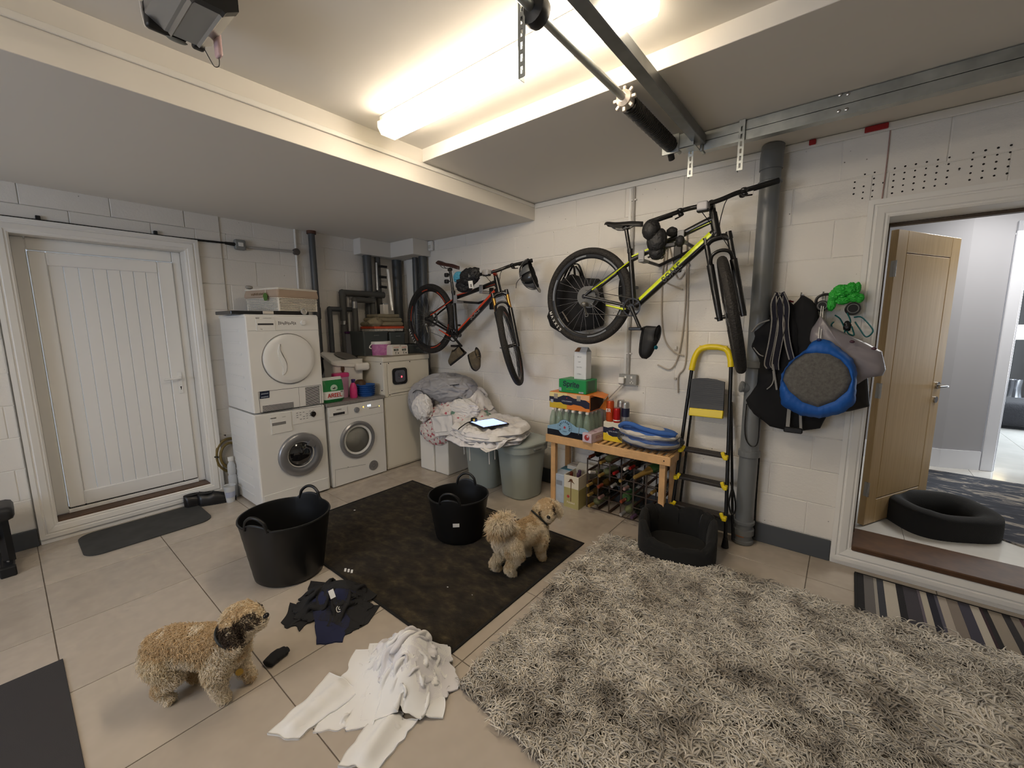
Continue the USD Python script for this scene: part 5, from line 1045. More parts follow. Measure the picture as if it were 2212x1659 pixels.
for k, x in enumerate((.17, .74)): t.part('can_picture', on(bx(-.018, .018, -.02, .022, 0, .0008, .0), o + V(x * w_, -.0022, h_ * .74), FR, UP), M('silver_print', (158, 150, 138), .4), False, w=True)
t.part('lettering', on(txt('S.PELLEGRINO', .010, .0006, True), o + V(w_ * .45, -.0022, h_ * .5), FR, UP), M('pale_print', (170, 176, 186), .5), False, w=True)
t.part('barcode', on(bx(-.014, .014, -.014, .014, 0, .0008, 0), o + V(w_ * .07, -.0022, h_ * .42), FR, UP), M('pale_print', (170, 176, 186), .5), False, w=True)
t.part('red_star', on(ext([(.007 * (1 if k % 2 == 0 else .45) * math.sin(k * math.pi / 5), .007 * (1 if k % 2 == 0 else .45) * math.cos(k * math.pi / 5)) for k in range(10)], .0008), o + V(w_ * .45, -.0022, h_ * .7), FR, UP), M('star_red', (190, 40, 44), .5), False, w=True)
t.part('carton_end', bx(xo1 + .0005, xo1 + .003, -.30, -.08, zo + .01, zo1 - .02, 0), M('torn_opening', (42, 26, 16), .8), False, w=True)
t.part('torn_flap', J(quadp(V(xo1, -.10, zo1), V(xo1 + .07, -.12, zo1 - .012), V(xo1 + .085, -.22, zo1 - .03), V(xo1, -.28, zo1 - .002), .004), quadp(V(xo1, -.14, zo + .01), V(xo1 + .09, -.16, zo + .0), V(xo1 + .10, -.16, zo + .06), V(xo1 + .07, -.13, zo1 - .02), .004)), m_or, False, w=True)
a = fy(1207, 818, 1266, 850, -.29); z1s = PY(1230, 820, -.29)[2]
t = printed_box('drinks_carton', 'green lemonade carton stacked on the orange carton', 'carton', a[0], a[1], -.29, -.10, zo1 + .001, z1s, M('green_carton', (22, 140, 72), .4)); c = V((a[0] + a[1]) / 2, -.2905, (zo1 + z1s) / 2)
t.part('lettering', on(txt('Sprite', .042, .001, True), c + V(-.01, -.0005, .012), FR + V(0, 0, -.06), UP), m_nv, False, w=True)
t.part('lettering', on(txt('zero sugar', .010, .0008), c + V(-.02, -.0005, -.026), FR, UP), M('lime_print', (140, 200, 70), .5), False, w=True)
t.part('barcode', on(bx(-.012, .012, -.014, .014, 0, .0008, 0), c + V((a[0] - a[1]) * .44, -.0004, -.03), FR, UP), M('pale_print', (170, 176, 186), .5), False, w=True)
t.part('barcode', on(bx(-.022, .022, -.006, .006, 0, .0008, 0), c + V((a[1] - a[0]) * .33, -.0004, -.045), FR, UP), M('pale_print', (170, 176, 186), .5), False, w=True)
t.part('dark_side', bx(a[1] - .0002, a[1] + .0012, -.26, -.14, zo1 + .012, z1s - .01, 0), M('deep_green_print', (12, 92, 50), .4), False, w=True)
zs1 = z1s + .001; a = fy(1240, 756, 1258, 818, -.24); zc1 = PY(1248, 760, -.24)[2]
t = T('milk_carton', 'tall white opened carton on top of the green carton', 'carton', (a[0], -.2, zs1))
m_wc = M('glossy_white_carton', (214, 218, 222), .35)
xc0, xc1 = a[0], a[0] + .115
t.part('carton_body', J(bx(xc0, xc1, -.24, -.15, zs1, zc1, .003)), m_wc, False, w=True)
t.part('open_top', J(quadp(V(xc0, -.24, zc1), V(xc1, -.24, zc1), V(xc1 - .01, -.2, zc1 + .035), V(xc0 + .012, -.2, zc1 + .035), .003), quadp(V(xc1, -.15, zc1), V(xc0, -.15, zc1), V(xc0 + .012, -.185, zc1 + .04), V(xc1 - .01, -.185, zc1 + .04), .003)), m_wc, False, w=True)
t.part('torn_inside', quadp(V(xc0 + .003, -.242, zc1 + .002), V(xc0 + .05, -.242, zc1 + .002), V(xc0 + .045, -.205, zc1 + .034), V(xc0 + .012, -.205, zc1 + .034), .0015), M('brown_card', (132, 90, 56), .7), False, w=True)
for k, (z, s_) in enumerate(((.82, 'MILK'), (.64, 'oat'), (.45, 'barista'), (.2, '1 litre'))): t.part('lettering', on(txt(s_, .011, .0006), V(xc0 + .05, -.2405, zs1 + (zc1 - zs1) * z), FR, UP), M('grey_blue_print', (140, 146, 156), .5), False, w=True)
# front of the bench: pale pink box, lemon cans, loose cans, towel bag
p0, p1 = PZ(1256, 957, ZB), PZ(1277, 962, ZB)
t = T('biscuit_carton', 'pale pink carton with a red round emblem at the front edge of the bench', 'carton', (p0[0], p0[1], ZB)); wv = unit(V(1, -.12, 0)); dv = V(.12, 1, 0) / 1.007; hh = PY(1266, 930, p0[1])[2] - ZB + .01
R_ = np.array([wv, unit(V(.12, 1, 0)), [0, 0, 1.]]); m_pk = M('pale_pink_carton', (206, 186, 196), .5); ob = V(2.80, -.385, ZB + .001)
t.part('carton_body', mv(bx(0, .088, 0, .27, 0, .075, .002), ob, R_), m_pk, False, w=True)
t.part('emblem', on(lathe([(.024, 0), (0, .001)], 28), ob + R_[0] * .044 + R_[2] * .04 - R_[1] * .0006, R_[0], UP), M('emblem_red', (176, 60, 58), .5), False, w=True)
t.part('emblem_mark', on(J(lathe([(.009, 0), (0, .0016)], 16)), ob + R_[0] * .052 + R_[2] * .05 - R_[1] * .0014, R_[0], UP), m_pk, False, w=True)
t.part('lettering', on(txt('BISCUITS', .024, .0008, True), ob + R_[0] * .0885 + R_[1] * .14 + R_[2] * .04, R_[1], UP), M('mauve_print', (166, 124, 140), .5), False, w=True)
t.part('lettering', on(txt('36', .03, .0008, True), ob + R_[0] * .044 + R_[1] * .1 + R_[2] * .0752, R_[0], R_[1]), M('mauve_print', (166, 124, 140), .5), False, w=True)
a = fy(1303, 912, 1345, 948, -.24); zl1 = PY(1325, 913, -.24)[2]; xl0 = a[0]; xl1 = a[1]
t = printed_box('drinks_carton', 'small white and yellow carton of lemon cans on the bench, cans on top', 'carton', xl0, xl1, -.24, -.09, ZB + .001, zl1, M('cream_white_carton', (222, 216, 196), .45)); w_ = xl1 - xl0; h_ = zl1 - ZB; o = V(xl0, -.2405, ZB)
t.part('yellow_panel', mv(ext([(.002, .003), (w_ - .002, .003), (w_ - .002, h_ * .24), (w_ * .8, h_ * .34), (w_ * .3, h_ * .3), (w_ * .2, h_ * .42), (.002, h_ * .42)], .0012), o, Ro), M('lemon_print', (230, 200, 40), .45), False, w=True)
t.part('navy_band', mv(ext([(w_ * x, h_ * z) for x, z in ((.0, .42), (.16, .42), (.22, .5), (.3, .34), (.5, .27), (.75, .3), (.9, .4), (1, .42), (1, .62), (.85, .7), (.5, .78), (.25, .7), (0, .72))], .002), o, Ro), m_nv, False, w=True)
t.part('lettering', on(txt('S.PELLEGRINO', .009, .0006, True), o + V(w_ * .56, -.0022, h_ * .53), FR, UP), M('pale_print', (170, 176, 186), .5), False, w=True)
t.part('red_star', on(ext([(.008 * (1 if k % 2 == 0 else .45) * math.sin(k * math.pi / 5), .008 * (1 if k % 2 == 0 else .45) * math.cos(k * math.pi / 5)) for k in range(10)], .0008), o + V(w_ * .56, -.0022, h_ * .67), FR, UP), M('star_red', (190, 40, 44), .5), False, w=True)
t.part('navy_side', bx(xl1 - .0002, xl1 + .0012, -.235, -.095, ZB + .03, ZB + h_ * .62, 0), m_nv, False, w=True)
def can(label, c, r, h, mat, band=None, text=None):
    t = T('drinks_can', label, 'can', c)
    t.part('can_body', lathe([(r * .8, 0), (r, .008), (r, h - .014), (r * .84, h - .002)], 24), mat, 40)
    t.part('can_lid', lathe([(r * .84, h - .003), (r * .86, h), (r * .78, h - .001), (r * .76, h - .004), (0, h - .004)], 24), m_chrome, 40)
    if band: t.part('can_band', lathe([(r * 1.003, h * band[1]), (r * 1.003, h * band[2])], 24, False), band[0], 40)
    if text: t.part('lettering', on(txt(text, .026, .0012, True), V(0, -r - .0006, h * .55), FR, UP), m_wpl, False)
zc_ = zl1 + .001
pa_ = [PY(u, 905, -.20)[0] for u in (1318, 1334, 1347)]
can('tall orange can of beer on the lemon carton', (pa_[0], -.205, zc_), .031, .17, M('orange_can', (206, 84, 36), .3, .4), None, 'ER')
can('short red cola can between the taller cans', (pa_[1], -.215, zc_), .028, .118, M('red_can', (190, 30, 30), .28, .4), (m_wpl, .12, .2))
can('tall silver can with a navy label, rightmost on the lemon carton', (pa_[2] + .006, -.18, zc_), .031, .165, M('silver_can', (190, 190, 186), .3, .8), (m_nv, .3, .72))
can('tall silver can at the back of the lemon carton', (pa_[1], -.14, zc_), .031, .168, M('silver_can', (190, 190, 186), .3, .8))
# striped towels in a clear bag
def stripes(name, ca, cb, axis, freq, ph=0.):
    n = {'tc': ('texture_coordinate', {}), 's': ('separate_xyz', {}), 'nz': ('noise_texture', {'scale': 5.}), 'ad': ('math', {'math_type': 'multiply_add', 'value2': .06}), 'm': ('math', {'math_type': 'multiply', 'value2': freq}), 'a': ('math', {'math_type': 'add', 'value2': ph}), 'f': ('math', {'math_type': 'fraction'}), 'r': ('rgb_ramp', {'ramp': [(0, lin(ca)), (.48, lin(ca)), (.52, lin(cb)), (1, lin(cb))]}), 'p': ('principled_bsdf', {'roughness': .9})}
    return usdkit.material(stage, '/World/Looks/' + name, n, [('tc.object', 's.vector'), ('tc.object', 'nz.vector'), ('nz.fac', 'ad.value1'), (f's.{axis}', 'ad.value3'), ('ad.value', 'm.value1'), ('m.value', 'a.value1'), ('a.value', 'f.value1'), ('f.value', 'r.fac'), ('r.color', 'p.base_color')], surface='p.BSDF')
cx_ = (PY(1345, 945, -.2)[0] + PY(1462, 950, -.2)[0]) / 2 + .01
t = T('towel_bag', 'blue and white striped towels folded in a clear plastic bag on the bench end', 'towels', (cx_, -.22, ZB))
m_str = stripes('blue_white_stripes', (62, 104, 176), (206, 200, 190), 'z', 17., .25)
tr_ = [garment((0, 0, .115), (.225, .13, .05), 33, 3., .06, 4), garment((.01, .0, .055), (.21, .13, .05), 35, 3., .06, 4)]
t.part('towel', tr_[0], m_str, True); t.part('towel', tr_[1], m_str, True)
t.part('towel_roll', tube(bez([V(-.21, -.06, .15), V(-.16, -.1, .185), V(-.09, -.11, .19), V(.0, -.1, .165), V(.12, -.1, .155), V(.21, -.05, .145)], 20), .018, 8), M('towel_blue', (62, 104, 176), .95, bump=(200, .3, .002)), True)
m_film = usdkit.material(stage, '/World/Looks/clear_film', {'t': ('transparent_bsdf', {'color': (.86, .88, .9)}), 'g': ('glossy_bsdf', {'roughness': .12}), 'f': ('fresnel', {'IOR': 1.35}), 'd': ('diffuse_bsdf', {'color': lin((190, 196, 204))}), 'm': ('mix_closure', {}), 'm2': ('mix_closure', {'fac': .06})}, [('f.fac', 'm.fac'), ('t.BSDF', 'm.closure1'), ('g.BSDF', 'm.closure2'), ('m.closure', 'm2.closure1'), ('d.BSDF', 'm2.closure2')], surface='m2.closure')
t.part('clear_bag', garment((0, 0, .075), (.24, .155, .08), 37, 6., .08, 4, lo=.006), m_film, True)
# ---------------------------------------------------------------- under the bench
a = fy(1192, 1020, 1222, 1085, -.33)
t = T('drinks_pack', 'pale blue white tall carton under the left end of the bench', 'carton', (2.52, -.2, 0)); m_pb = M('pale_blue_carton', (176, 190, 206), .4, var=(9, .12))
t.part('carton_body', bx(2.475, 2.60, -.33, -.06, 0, .255, .004), m_pb, False, w=True)
t.part('blue_label', J(bx(2.478, 2.597, -.2, -.065, .2552, .257, 0)), M('teal_print', (84, 150, 178), .5), False, w=True)
t.part('grey_print', J(bx(2.485, 2.50, -.3312, -.33, .02, .14, 0), bx(2.52, 2.58, -.3312, -.33, .16, .2, 0)), M('grey_blue_print', (140, 146, 156), .5), False, w=True)
t = T('small_carton', 'small white printed carton lying on the pale blue carton', 'carton', (2.56, -.12, .26)); t.part('carton_body', bx(2.53, 2.66, -.17, -.07, .258, .295, .003), m_card, False, w=True); t.part('lettering', on(txt('FRESH', .018, .0006), V(2.59, -.12, .2952), FR, V(0, 1, 0)), m_print, False, w=True)
wx0, wx1 = 2.625, 2.765; m_wb = M('olive_cream_carton', (176, 166, 110), .55); m_wb2 = M('cream_carton', (222, 214, 194), .55)
t = T('wine_carton', 'open cream wine carton with a drawn parasol, bottles standing inside', 'carton', (2.7, -.25, 0)); hz3 = .285
for (x0_, x1_, y0_, y1_) in ((wx0, wx1, -.372, -.366), (wx0, wx1, -.186, -.18), (wx0, wx0 + .005, -.366, -.186), (wx1 - .005, wx1, -.366, -.186)): t.part('carton_wall', bx(x0_, x1_, y0_, y1_, 0, hz3, 0), m_wb2, False, w=True)
t.part('olive_panel', bx(wx0 + .001, wx1 - .001, -.3735, -.372, .002, hz3 * .62, 0), m_wb, False, w=True)
t.part('olive_panel', bx(wx1 - .0002, wx1 + .0012, -.37, -.182, .002, hz3 * .6, 0), m_wb, False, w=True)
t.part('drawing', J(bx(2.691, 2.697, -.3745, -.3734, .06, .25, 0), mv(ext([(-.034, 0), (-.018, .014), (-.012, .03), (0, .036), (.012, .03), (.018, .014), (.034, 0), (.008, .008), (0, .026), (-.008, .008)], .0012), (2.694, -.3733, .225), Ro)), M('chestnut_print', (96, 60, 30), .6), False, w=True)
t.part('dot', on(lathe([(.013, 0), (0, .001)], 20), V(2.668, -.3737, .1), FR, UP), M('emblem_red', (176, 60, 58), .5), False, w=True)
t.part('lettering', on(txt('Parasol', .016, .0008, True), V(2.695, -.3737, .05), FR, UP), m_wb2, False, w=True)
t.part('carton_flap', quadp(V(wx0, -.18, hz3), V(wx1, -.18, hz3), V(wx1 + .02, -.15, hz3 + .05), V(wx0 + .02, -.15, hz3 + .05), .003), m_wb2, False, w=True)
def bottle(label, cap, ax, glass, foil, scale=1., champ=False, group=None, name='wine_bottle'):
    """A wine bottle with its mouth at cap and its axis running back along ax."""
    R = axes(ax, (0, 0, 1)); t = T(name, label, 'bottle', cap, R, group=group); s = scale
    if champ: pr = [(.0145, .03), (.017, .10), (.03, .16), (.043, .21), (.044, .29), (.03, .295), (0, .285)]
    else: pr = [(.0135, .03), (.014, .085), (.018, .10), (.034, .125), (.037, .14), (.037, .285), (.03, .292), (0, .28)]
    t.part('glass', lathe([(r * s, z * s) for r, z in pr], 20), glass, 40)
    fp_ = [(0, 0), (.0135, .0), (.0155, .003), (.0155, .02), (.0148, .024), (.0152, .07), (.0155, .074)] if not champ else [(0, -.008), (.013, -.006), (.0165, .004), (.0165, .03), (.0175, .06), (.022, .12), (.0335, .165), (.036, .172)]
    t.part('foil', lathe([(r * s, z * s) for r, z in fp_], 20), foil, 40)
    return t
m_gl = M('dark_wine_glass', (16, 20, 14), .08, coat=.5, spec=.7); m_gg = M('green_wine_glass', (58, 96, 52), .1, coat=.5, spec=.7); m_ga = M('amber_wine_glass', (64, 46, 18), .1, coat=.5); m_gp = M('pale_wine_glass', (110, 116, 84), .1, coat=.5)
F_ = lambda n, c, me=.7: M(n, c, .32, me)
f_gold, f_red, f_sil, f_cop, f_pnk, f_wht, f_pur, f_brn = F_('gold_foil', (200, 168, 96)), F_('red_foil', (170, 34, 32), .3), F_('silver_foil', (190, 192, 196)), F_('copper_foil', (178, 92, 66)), F_('rose_foil', (198, 160, 156)), F_('white_foil_cap', (210, 206, 200), .1), F_('purple_foil', (96, 70, 98), .4), F_('brown_foil', (110, 50, 34), .4)
RX0, RX1, RYF, RYB = 2.79, 3.40, -.27, -.05; ncol, nrow = 6, 4; cw, rh = (RX1 - RX0) / ncol, .104
t = T('wine_rack', 'low wine rack of steel strips and wooden spacers under the bench', 'wine rack', (3.1, -.16, 0))
m_rw = M('dark_rack_wood', (84, 58, 40), .6); m_rs = M('rack_steel', (74, 62, 54), .5, .3)
for i in range(ncol + 1):
    for y in (RYF, RYB): t.part('strip', bx(RX0 + cw * i - .006, RX0 + cw * i + .006, y - .001, y + .001, .004, .012 + rh * nrow, 0), m_rs, False, w=True)
for j in range(nrow + 1):
    for y in (RYF, RYB): t.part('strip', bx(RX0 - .004, RX1 + .004, y - .0024, y - .0012, .006 + rh * j, .014 + rh * j, 0), m_rs, False, w=True)
    for i in range(ncol + 1): t.part('spacer', bx(RX0 + cw * i - .008, RX0 + cw * i + .008, RYF + .002, RYB - .002, .002 + rh * j, .018 + rh * j, .002), m_rw, False, w=True)
CO = lambda u, v, y: PY(1170 + u / 7.135, 930 + v / 7.135, y)
bl = [(905, 500, -.33, m_gp, f_gold, 'gold-capped pale bottle lying on top of the rack, towards its left end'), (740, 405, -.30, m_gl, f_brn, 'brown-capped dark bottle highest on the rack, at its left end'),
      (885, 700, -.36, m_gp, f_gold, 'gold-capped bottle in the second column of the rack, top row'), (1110, 665, -.27, m_gl, f_red, 'bottle with a broad red cap in the third column of the rack, top row'),
      (1275, 600, -.33, m_gl, f_wht, 'white-capped bottle in the fourth column of the rack, beside a red cap'), (1360, 585, -.30, m_gl, f_red, 'red-capped dark bottle lying high in the middle of the rack'),
      (705, 850, -.37, m_ga, f_gold, 'gold-capped amber bottle at the left end of the rack, second row'), (868, 872, -.40, m_ga, f_cop, 'copper-foiled bottle in the second column of the rack'),
      (1080, 865, -.34, m_gl, f_sil, 'silver-capped dark bottle in the third column of the rack'), (1205, 780, -.28, m_gl, f_gold, 'gold-capped bottle set far back in the middle of the rack'),
      (1268, 905, -.36, m_gl, f_pnk, 'rose-foiled dark bottle in the fourth column of the rack'), (715, 1000, -.37, m_ga, f_gold, 'gold-capped bottle at the left end of the rack, third row'),
      (885, 1040, -.38, m_gl, f_pnk, 'rose-silver capped bottle in the second column, third row'), (1222, 1100, -.34, m_gl, f_cop, 'salmon-foiled bottle under the green glass in the rack'),
      (728, 1165, -.37, m_gp, f_gold, 'dull gold capped bottle at the left end of the rack, bottom row'), (1215, 1300, -.40, m_gp, f_sil, 'silver-capped bottle poking out lowest in the middle of the rack'),
      (1385, 1345, -.37, m_gl, f_pur, 'purple-foiled bottle poking out of the bottom row beside the pet bed'), (1690, 965, -.24, m_gl, f_gold, 'bottle with a yellow band in the last column of the rack behind the bench leg')]
for u, v, y, gm, fm, lab in bl: bottle(lab, CO(u, v, y), V(.10, 1, .02), gm, fm, .86, group=None)
bottle('champagne bottle with a large gold foil neck in the fifth column of the rack', CO(1435, 722, -.40), V(.34, 1, .14), m_gg, f_gold, .95, True, name='champagne_bottle')
g_ = CO(1300, 1030, -.27); t = T('wine_bottle', 'green bottle lying base outwards in the middle of the rack', 'bottle', g_)
t.part('glass', mv(lathe([(0, .012), (.026, .003), (.034, 0), (.039, .008), (.039, .15), (.016, .2)], 24), g_, axes(V(.1, 1, 0))), m_gg, 40, w=True)
for k, (x, y) in enumerate(((2.665, -.32), (2.725, -.31), (2.70, -.24))):
    t = bottle(['dark bottle standing in the wine carton, front left', 'dark bottle standing in the wine carton, front right', 'dark bottle standing in the wine carton, behind the others'][k], (x, y, .30), V(0, 0, -1), m_gl, f_pur if k else f_brn, .92)
p = CO(735, 640, -.33); bottle('clear bottle with a white cap leaning beside the open wine carton', p, unit(V(.25, .9, -.25)), m_gp, f_wht, .9)
# ---------------------------------------------------------------- pipes in the corner behind the boiler
CU = lambda u, v, x: PX(690 + u / 6.914, 540 + v / 6.914, x)
CV = lambda u, v, y: PY(690 + u / 6.914, 540 + v / 6.914, y)
m_lag = M('black_pipe_lagging', (82, 82, 79), .6, bump=(60, .15, .002))
def pipe(label, pts, r, mat=m_lag, name='lagged_pipe', bends=True):
    pts = [np.asarray(p, float) for p in pts]; t = T(name, label, 'pipe', pts[-1])
    for a, b in zip(pts[:-1], pts[1:]): t.part('pipe_length', cyl(a, b, r, 14), mat, 40, w=True)
    for p in pts[1:-1]: t.part('elbow', mv(lathe([(0, -1), (.7, -.72), (1, 0), (.7, .72), (0, 1)], 14), p, s=(r * 1.12,) * 3), mat, 60, w=True)
    return t
xp = .10
def yz(u, v, x=xp): p = CU(u, v, x); return p
a, b, c = yz(340, 640), yz(960, 665), yz(365, 1240); b[2] = a[2]; c[1] = a[1]
tp = pipe('upper lagged pipe turning down in the corner behind the boiler', [V(xp, b[1], a[2]), a, V(xp, a[1], 1.2)], .036)
tp.part('foil_band', cyl(V(xp, a[1], a[2] - .30), V(xp, a[1], a[2] - .34), .0365, 14), m_chrome, 40, w=True)
x2 = .19; a, b = yz(520, 745, x2), yz(820, 745, x2); tq = pipe('middle lagged pipe turning down beside the upper one', [V(x2, b[1], a[2]), a, V(x2, a[1], .85)], .030)
tq.part('foil_band', cyl(V(x2, a[1], a[2] - .02), V(x2, a[1], a[2] - .09), .0305, 14), m_chrome, 40, w=True)
a, b = yz(150, 880), yz(520, 890); pipe('lower grey pipe turning down nearest the stacked dryer', [V(xp, b[1], a[2]), a, V(xp, a[1], .85)], .026, m_gpipe, 'waste_pipe')
p = yz(437, 800, .06); pipe('thin white pipe between the lagged pipes', [V(.05, p[1], p[2] + .1), V(.05, p[1], .85)], .012, m_wpl, 'thin_pipe')
p = CU(735, 300, .09); pipe('thick grey pipe at the left end of the corner recess', [V(.07, p[1], 2.34), V(.07, p[1], 1.24)], .045, m_gpipe, 'soil_vent_pipe')
p = CU(775, 780, .13); pipe('short lagged pipe dropping behind the dust sheet', [V(.16, p[1], p[2] + .06), V(.16, p[1], 1.26)], .028)
p = CU(880, 300, .07); pipe('dark lagged pipe left of the ladder in the corner', [V(.06, p[1], 2.33), V(.06, p[1], 1.26)], .032)
p = CV(1150, 400, -.10); pipe('large grey pipe standing in the corner beside the ladder', [V(p[0], -.09, 2.34), V(p[0], -.09, 1.23)], .057, m_gpipe, 'soil_vent_pipe')
CW = lambda u, v, y: PY(870 + u / 13.825, 540 + v / 13.825, y)
p = CW(355, 500, -.07); pipe('dark narrow pipe on the back wall under the corner boxing', [V(p[0], -.06, 2.34), V(p[0], -.06, 1.0)], .034, m_gpipe, 'rain_pipe')
p = CW(560, 500, -.08); pipe('dark wider pipe on the back wall, right end of the corner boxing', [V(p[0], -.06, 2.34), V(p[0], -.06, .8)], .046, m_gpipe, 'rain_pipe')
p0, p1 = CW(95, 500, -.05), CW(285, 500, -.05)
solo('boxing_panel', bx(p0[0], p1[0], -.045, -.003, .9, 2.33, .002), m_gloss_white, 'narrow white boxing panel between the pipes in the corner', 'panel', smooth=False)
# ladder in the corner
t = T('loft_ladder', 'narrow aluminium ladder with dark rungs leaning in the corner between the pipes', 'ladder', (.2, -.3, 1.23))
m_alu = M('bright_aluminium', (206, 206, 202), .35, .6)
a, b = CU(1022, 290, .17), CU(1090, 905, .22); t.part('rail', tube([a + (a - b) * .0, b], .017, 4), m_alu, 30, w=True)
c_, d_ = CU(850, 190, .10), CU(868, 600, .13); t.part('rail', tube([c_, d_], .012, 4), m_alu, 30, w=True)
for (u0, v0, u1, v1) in ((880, 240, 1010, 255), (890, 400, 1005, 410), (900, 545, 1010, 560)): t.part('rung', tube([CU(u0, v0, .12), CU(u1, v1, .165)], .014, 8), m_black, 40, w=True)
p = CU(975, 810, .2); t.part('hook', bx(p[0] - .02, p[0] + .02, p[1] - .035, p[1] + .035, p[2] - .02, p[2] + .01, .004), m_chrome, False, w=True)
p = CU(980, 880, .25); solo('wall_filler', bx(p[0] - .06, p[0] + .02, p[1] - .03, p[1] + .035, 1.23, p[2] + .05, .004), m_card, 'white carton standing at the foot of the corner ladder', 'carton', smooth=False)
# sensor at the corner
p = PY(925, 533, -.03); t = T('motion_sensor', 'small white alarm sensor high on the back wall beside the corner boxing', 'sensor', (p[0] + .04, -.02, p[2]))
t.part('sensor_body', rbox(p[0] + .005, p[0] + .075, -.045, -.002, p[2] - .05, p[2] + .06, .014), m_wpl, 40, w=True)
t.part('lens', rbox(p[0] + .018, p[0] + .062, -.052, -.03, p[2] - .03, p[2] + .015, .01), M('milky_lens2', (206, 202, 190), .3), 40, w=True)

# ---------------------------------------------------------------- socket, conduit, hanging cables
a = PY(1371, 395, -.01); b = PY(1364, 806, -.01)
t = T('wall_conduit', 'white vertical conduit from the ceiling to the metal socket', 'conduit', (b[0], -.01, b[2]))
t.part('conduit', tube([V(a[0], -.012, 2.604), V(a[0], -.012, b[2] - .01)], .0105, 10), M('painted_conduit', (176, 172, 166), .5), 40, w=True)
t.part('conduit', bx(a[0] - .045, a[0] - .022, -.008, -.001, 1.05, 2.6, .002), m_gloss_white, False, w=True)
for z in (2.5, 1.7, 1.3): t.part('saddle', bx(a[0] - .022, a[0] + .022, -.02, -.001, z, z + .012, .002), m_gloss_white, False, w=True)
q = fy(1338, 808, 1376, 832, -.04); cz = (q[2] + q[3]) / 2; cx = (q[0] + q[1]) / 2
t = T('double_socket', 'grey metal double socket with one white plug on the back wall above the bench', 'socket', (cx, -.02, cz)); m_mc = M('metal_clad_grey', (150, 148, 140), .4, .4)
t.part('back_box', rbox(cx - .072, cx + .072, -.045, -.001, cz - .042, cz + .042, .008), m_mc, 30, w=True)
t.part('face_plate', bx(cx - .074, cx + .074, -.052, -.045, cz - .044, cz + .044, .004), m_mc, False, w=True)
for k, x in enumerate((cx - .018, cx + .035)): t.part('rocker', bx(x - .008, x + .008, -.056, -.052, cz + .012, cz + .03, .002), m_wpl, False, w=True)
for dx3, dz3 in ((0, 0), (-.011, -.012), (.011, -.012)): t.part('socket_slot', bx(cx + .035 + dx3 - .003, cx + .035 + dx3 + .003, -.0525, -.05, cz - .012 + dz3 - .004, cz - .012 + dz3 + .004, 0), m_wpl, False, w=True)
pl = rbox(cx - .072, cx - .02, -.085, -.052, cz - .035, cz + .02, .01)
t.part('plug', pl, m_wpl, 40, w=True)
e0 = PY(1302, 872, -.03); t.part('plug_lead', tube(bez([V(cx - .045, -.07, cz - .035), V(cx - .06, -.06, cz - .06), e0 + V(.04, 0, .04), e0, V(2.85, -.05, .66)], 24), .0055, 8), M('white_cable', (206, 200, 190), .5), 40, w=True)
CY = lambda u, v, y=-.012: PY(1140 + u / 3.317, 360 + v / 3.317, y)
m_cab = M('beige_cable', (190, 180, 166), .5)
t = T('hanging_cable', 'beige cables looped down the back wall behind the yellow bicycle', 'cable', CY(1070, 1600))
for pts in (((985, 540), (965, 800), (960, 1100), (985, 1250), (1050, 1330), (1120, 1355)), ((1000, 560), (990, 800), (1010, 840), (1110, 880)), ((1140, 480), (1135, 800), (1120, 1100), (1080, 1350), (1020, 1450), (930, 1420)), ((1150, 640), (1145, 1000), (1130, 1400), (1080, 1500), (1076, 1620)), ((1010, 560), (1075, 800), (1160, 700))):
    t.part('cable', tube(bez([CY(*q) for q in pts], 40), .0055, 7), m_cab, 40, w=True)
p = CY(1060, 1298); t.part('clip', bx(p[0] - .01, p[0] + .01, -.02, -.001, p[2] - .012, p[2] + .012, .002), m_wpl, False, w=True)
q = CY(1058, 1520); t.part('clip', bx(q[0] - .012, q[0] + .008, -.014, -.001, q[2] - .008, q[2] + .008, .002), m_cab, False, w=True)
p = PY(1912, 272, -.01); q0 = PY(1905, 430, -.01)
t = T('wall_wire', 'thin pinkish wire running up the wall over the hall door', 'cable', q0)
t.part('wire', tube(bez([PY(1905, 430, -.006), PY(1912, 380, -.006), PY(1918, 330, -.006), PY(1924, 275, -.006)], 20), .0035, 6), M('pink_wire', (170, 140, 132), .5), 40, w=True)
for (u0, v0, u1, v1, lab) in ((1868, 281, 1920, 268, 'long red clip on the cable trunking at the top of the wall'), (1748, 308, 1763, 305, 'short red clip on the cable trunking, left of the long one')):
    a, b = PY(u0, v0, -.02), PY(u1, v1, -.02); solo('red_clip', bx(a[0], b[0], -.03, -.017, a[2] - .018, a[2] + .012, .003), M('red_tape', (156, 22, 26), .5), lab, 'clip', smooth=False)

# ---------------------------------------------------------------- soil pipe
xs_ = PY(1612, 1060, -.08)[0]
t = T('soil_pipe', 'thick grey soil pipe on the back wall left of the hall door', 'pipe', (xs_, -.085, 0)); m_soil = M('grey_soil_pvc', (112, 115, 116), .35, bump=(8, .05, .004)); yp = -.085
t.part('pipe', cyl(V(xs_, yp, .02), V(xs_, yp, 2.645), .058, 28), m_soil, 40, w=True)
zz = lambda u, v: PY(u, v, yp)[2]
for z, h in ((.0, .03), (zz(1608, 1150) - .01, .05), (zz(1608, 1130), .03), (zz(1612, 985), .05), (zz(1632, 795), .05), (zz(1655, 400), .02)):
    t.part('collar', lathe([(.06, z), (.068, z + .006), (.068, z + h - .006), (.06, z + h)], 28) if 0 else mv(lathe([(.058, 0), (.068, .006), (.068, h - .006), (.058, h)], 28, False), (xs_, yp, z)), m_soil, 40, w=True)
z = zz(1618, 838)
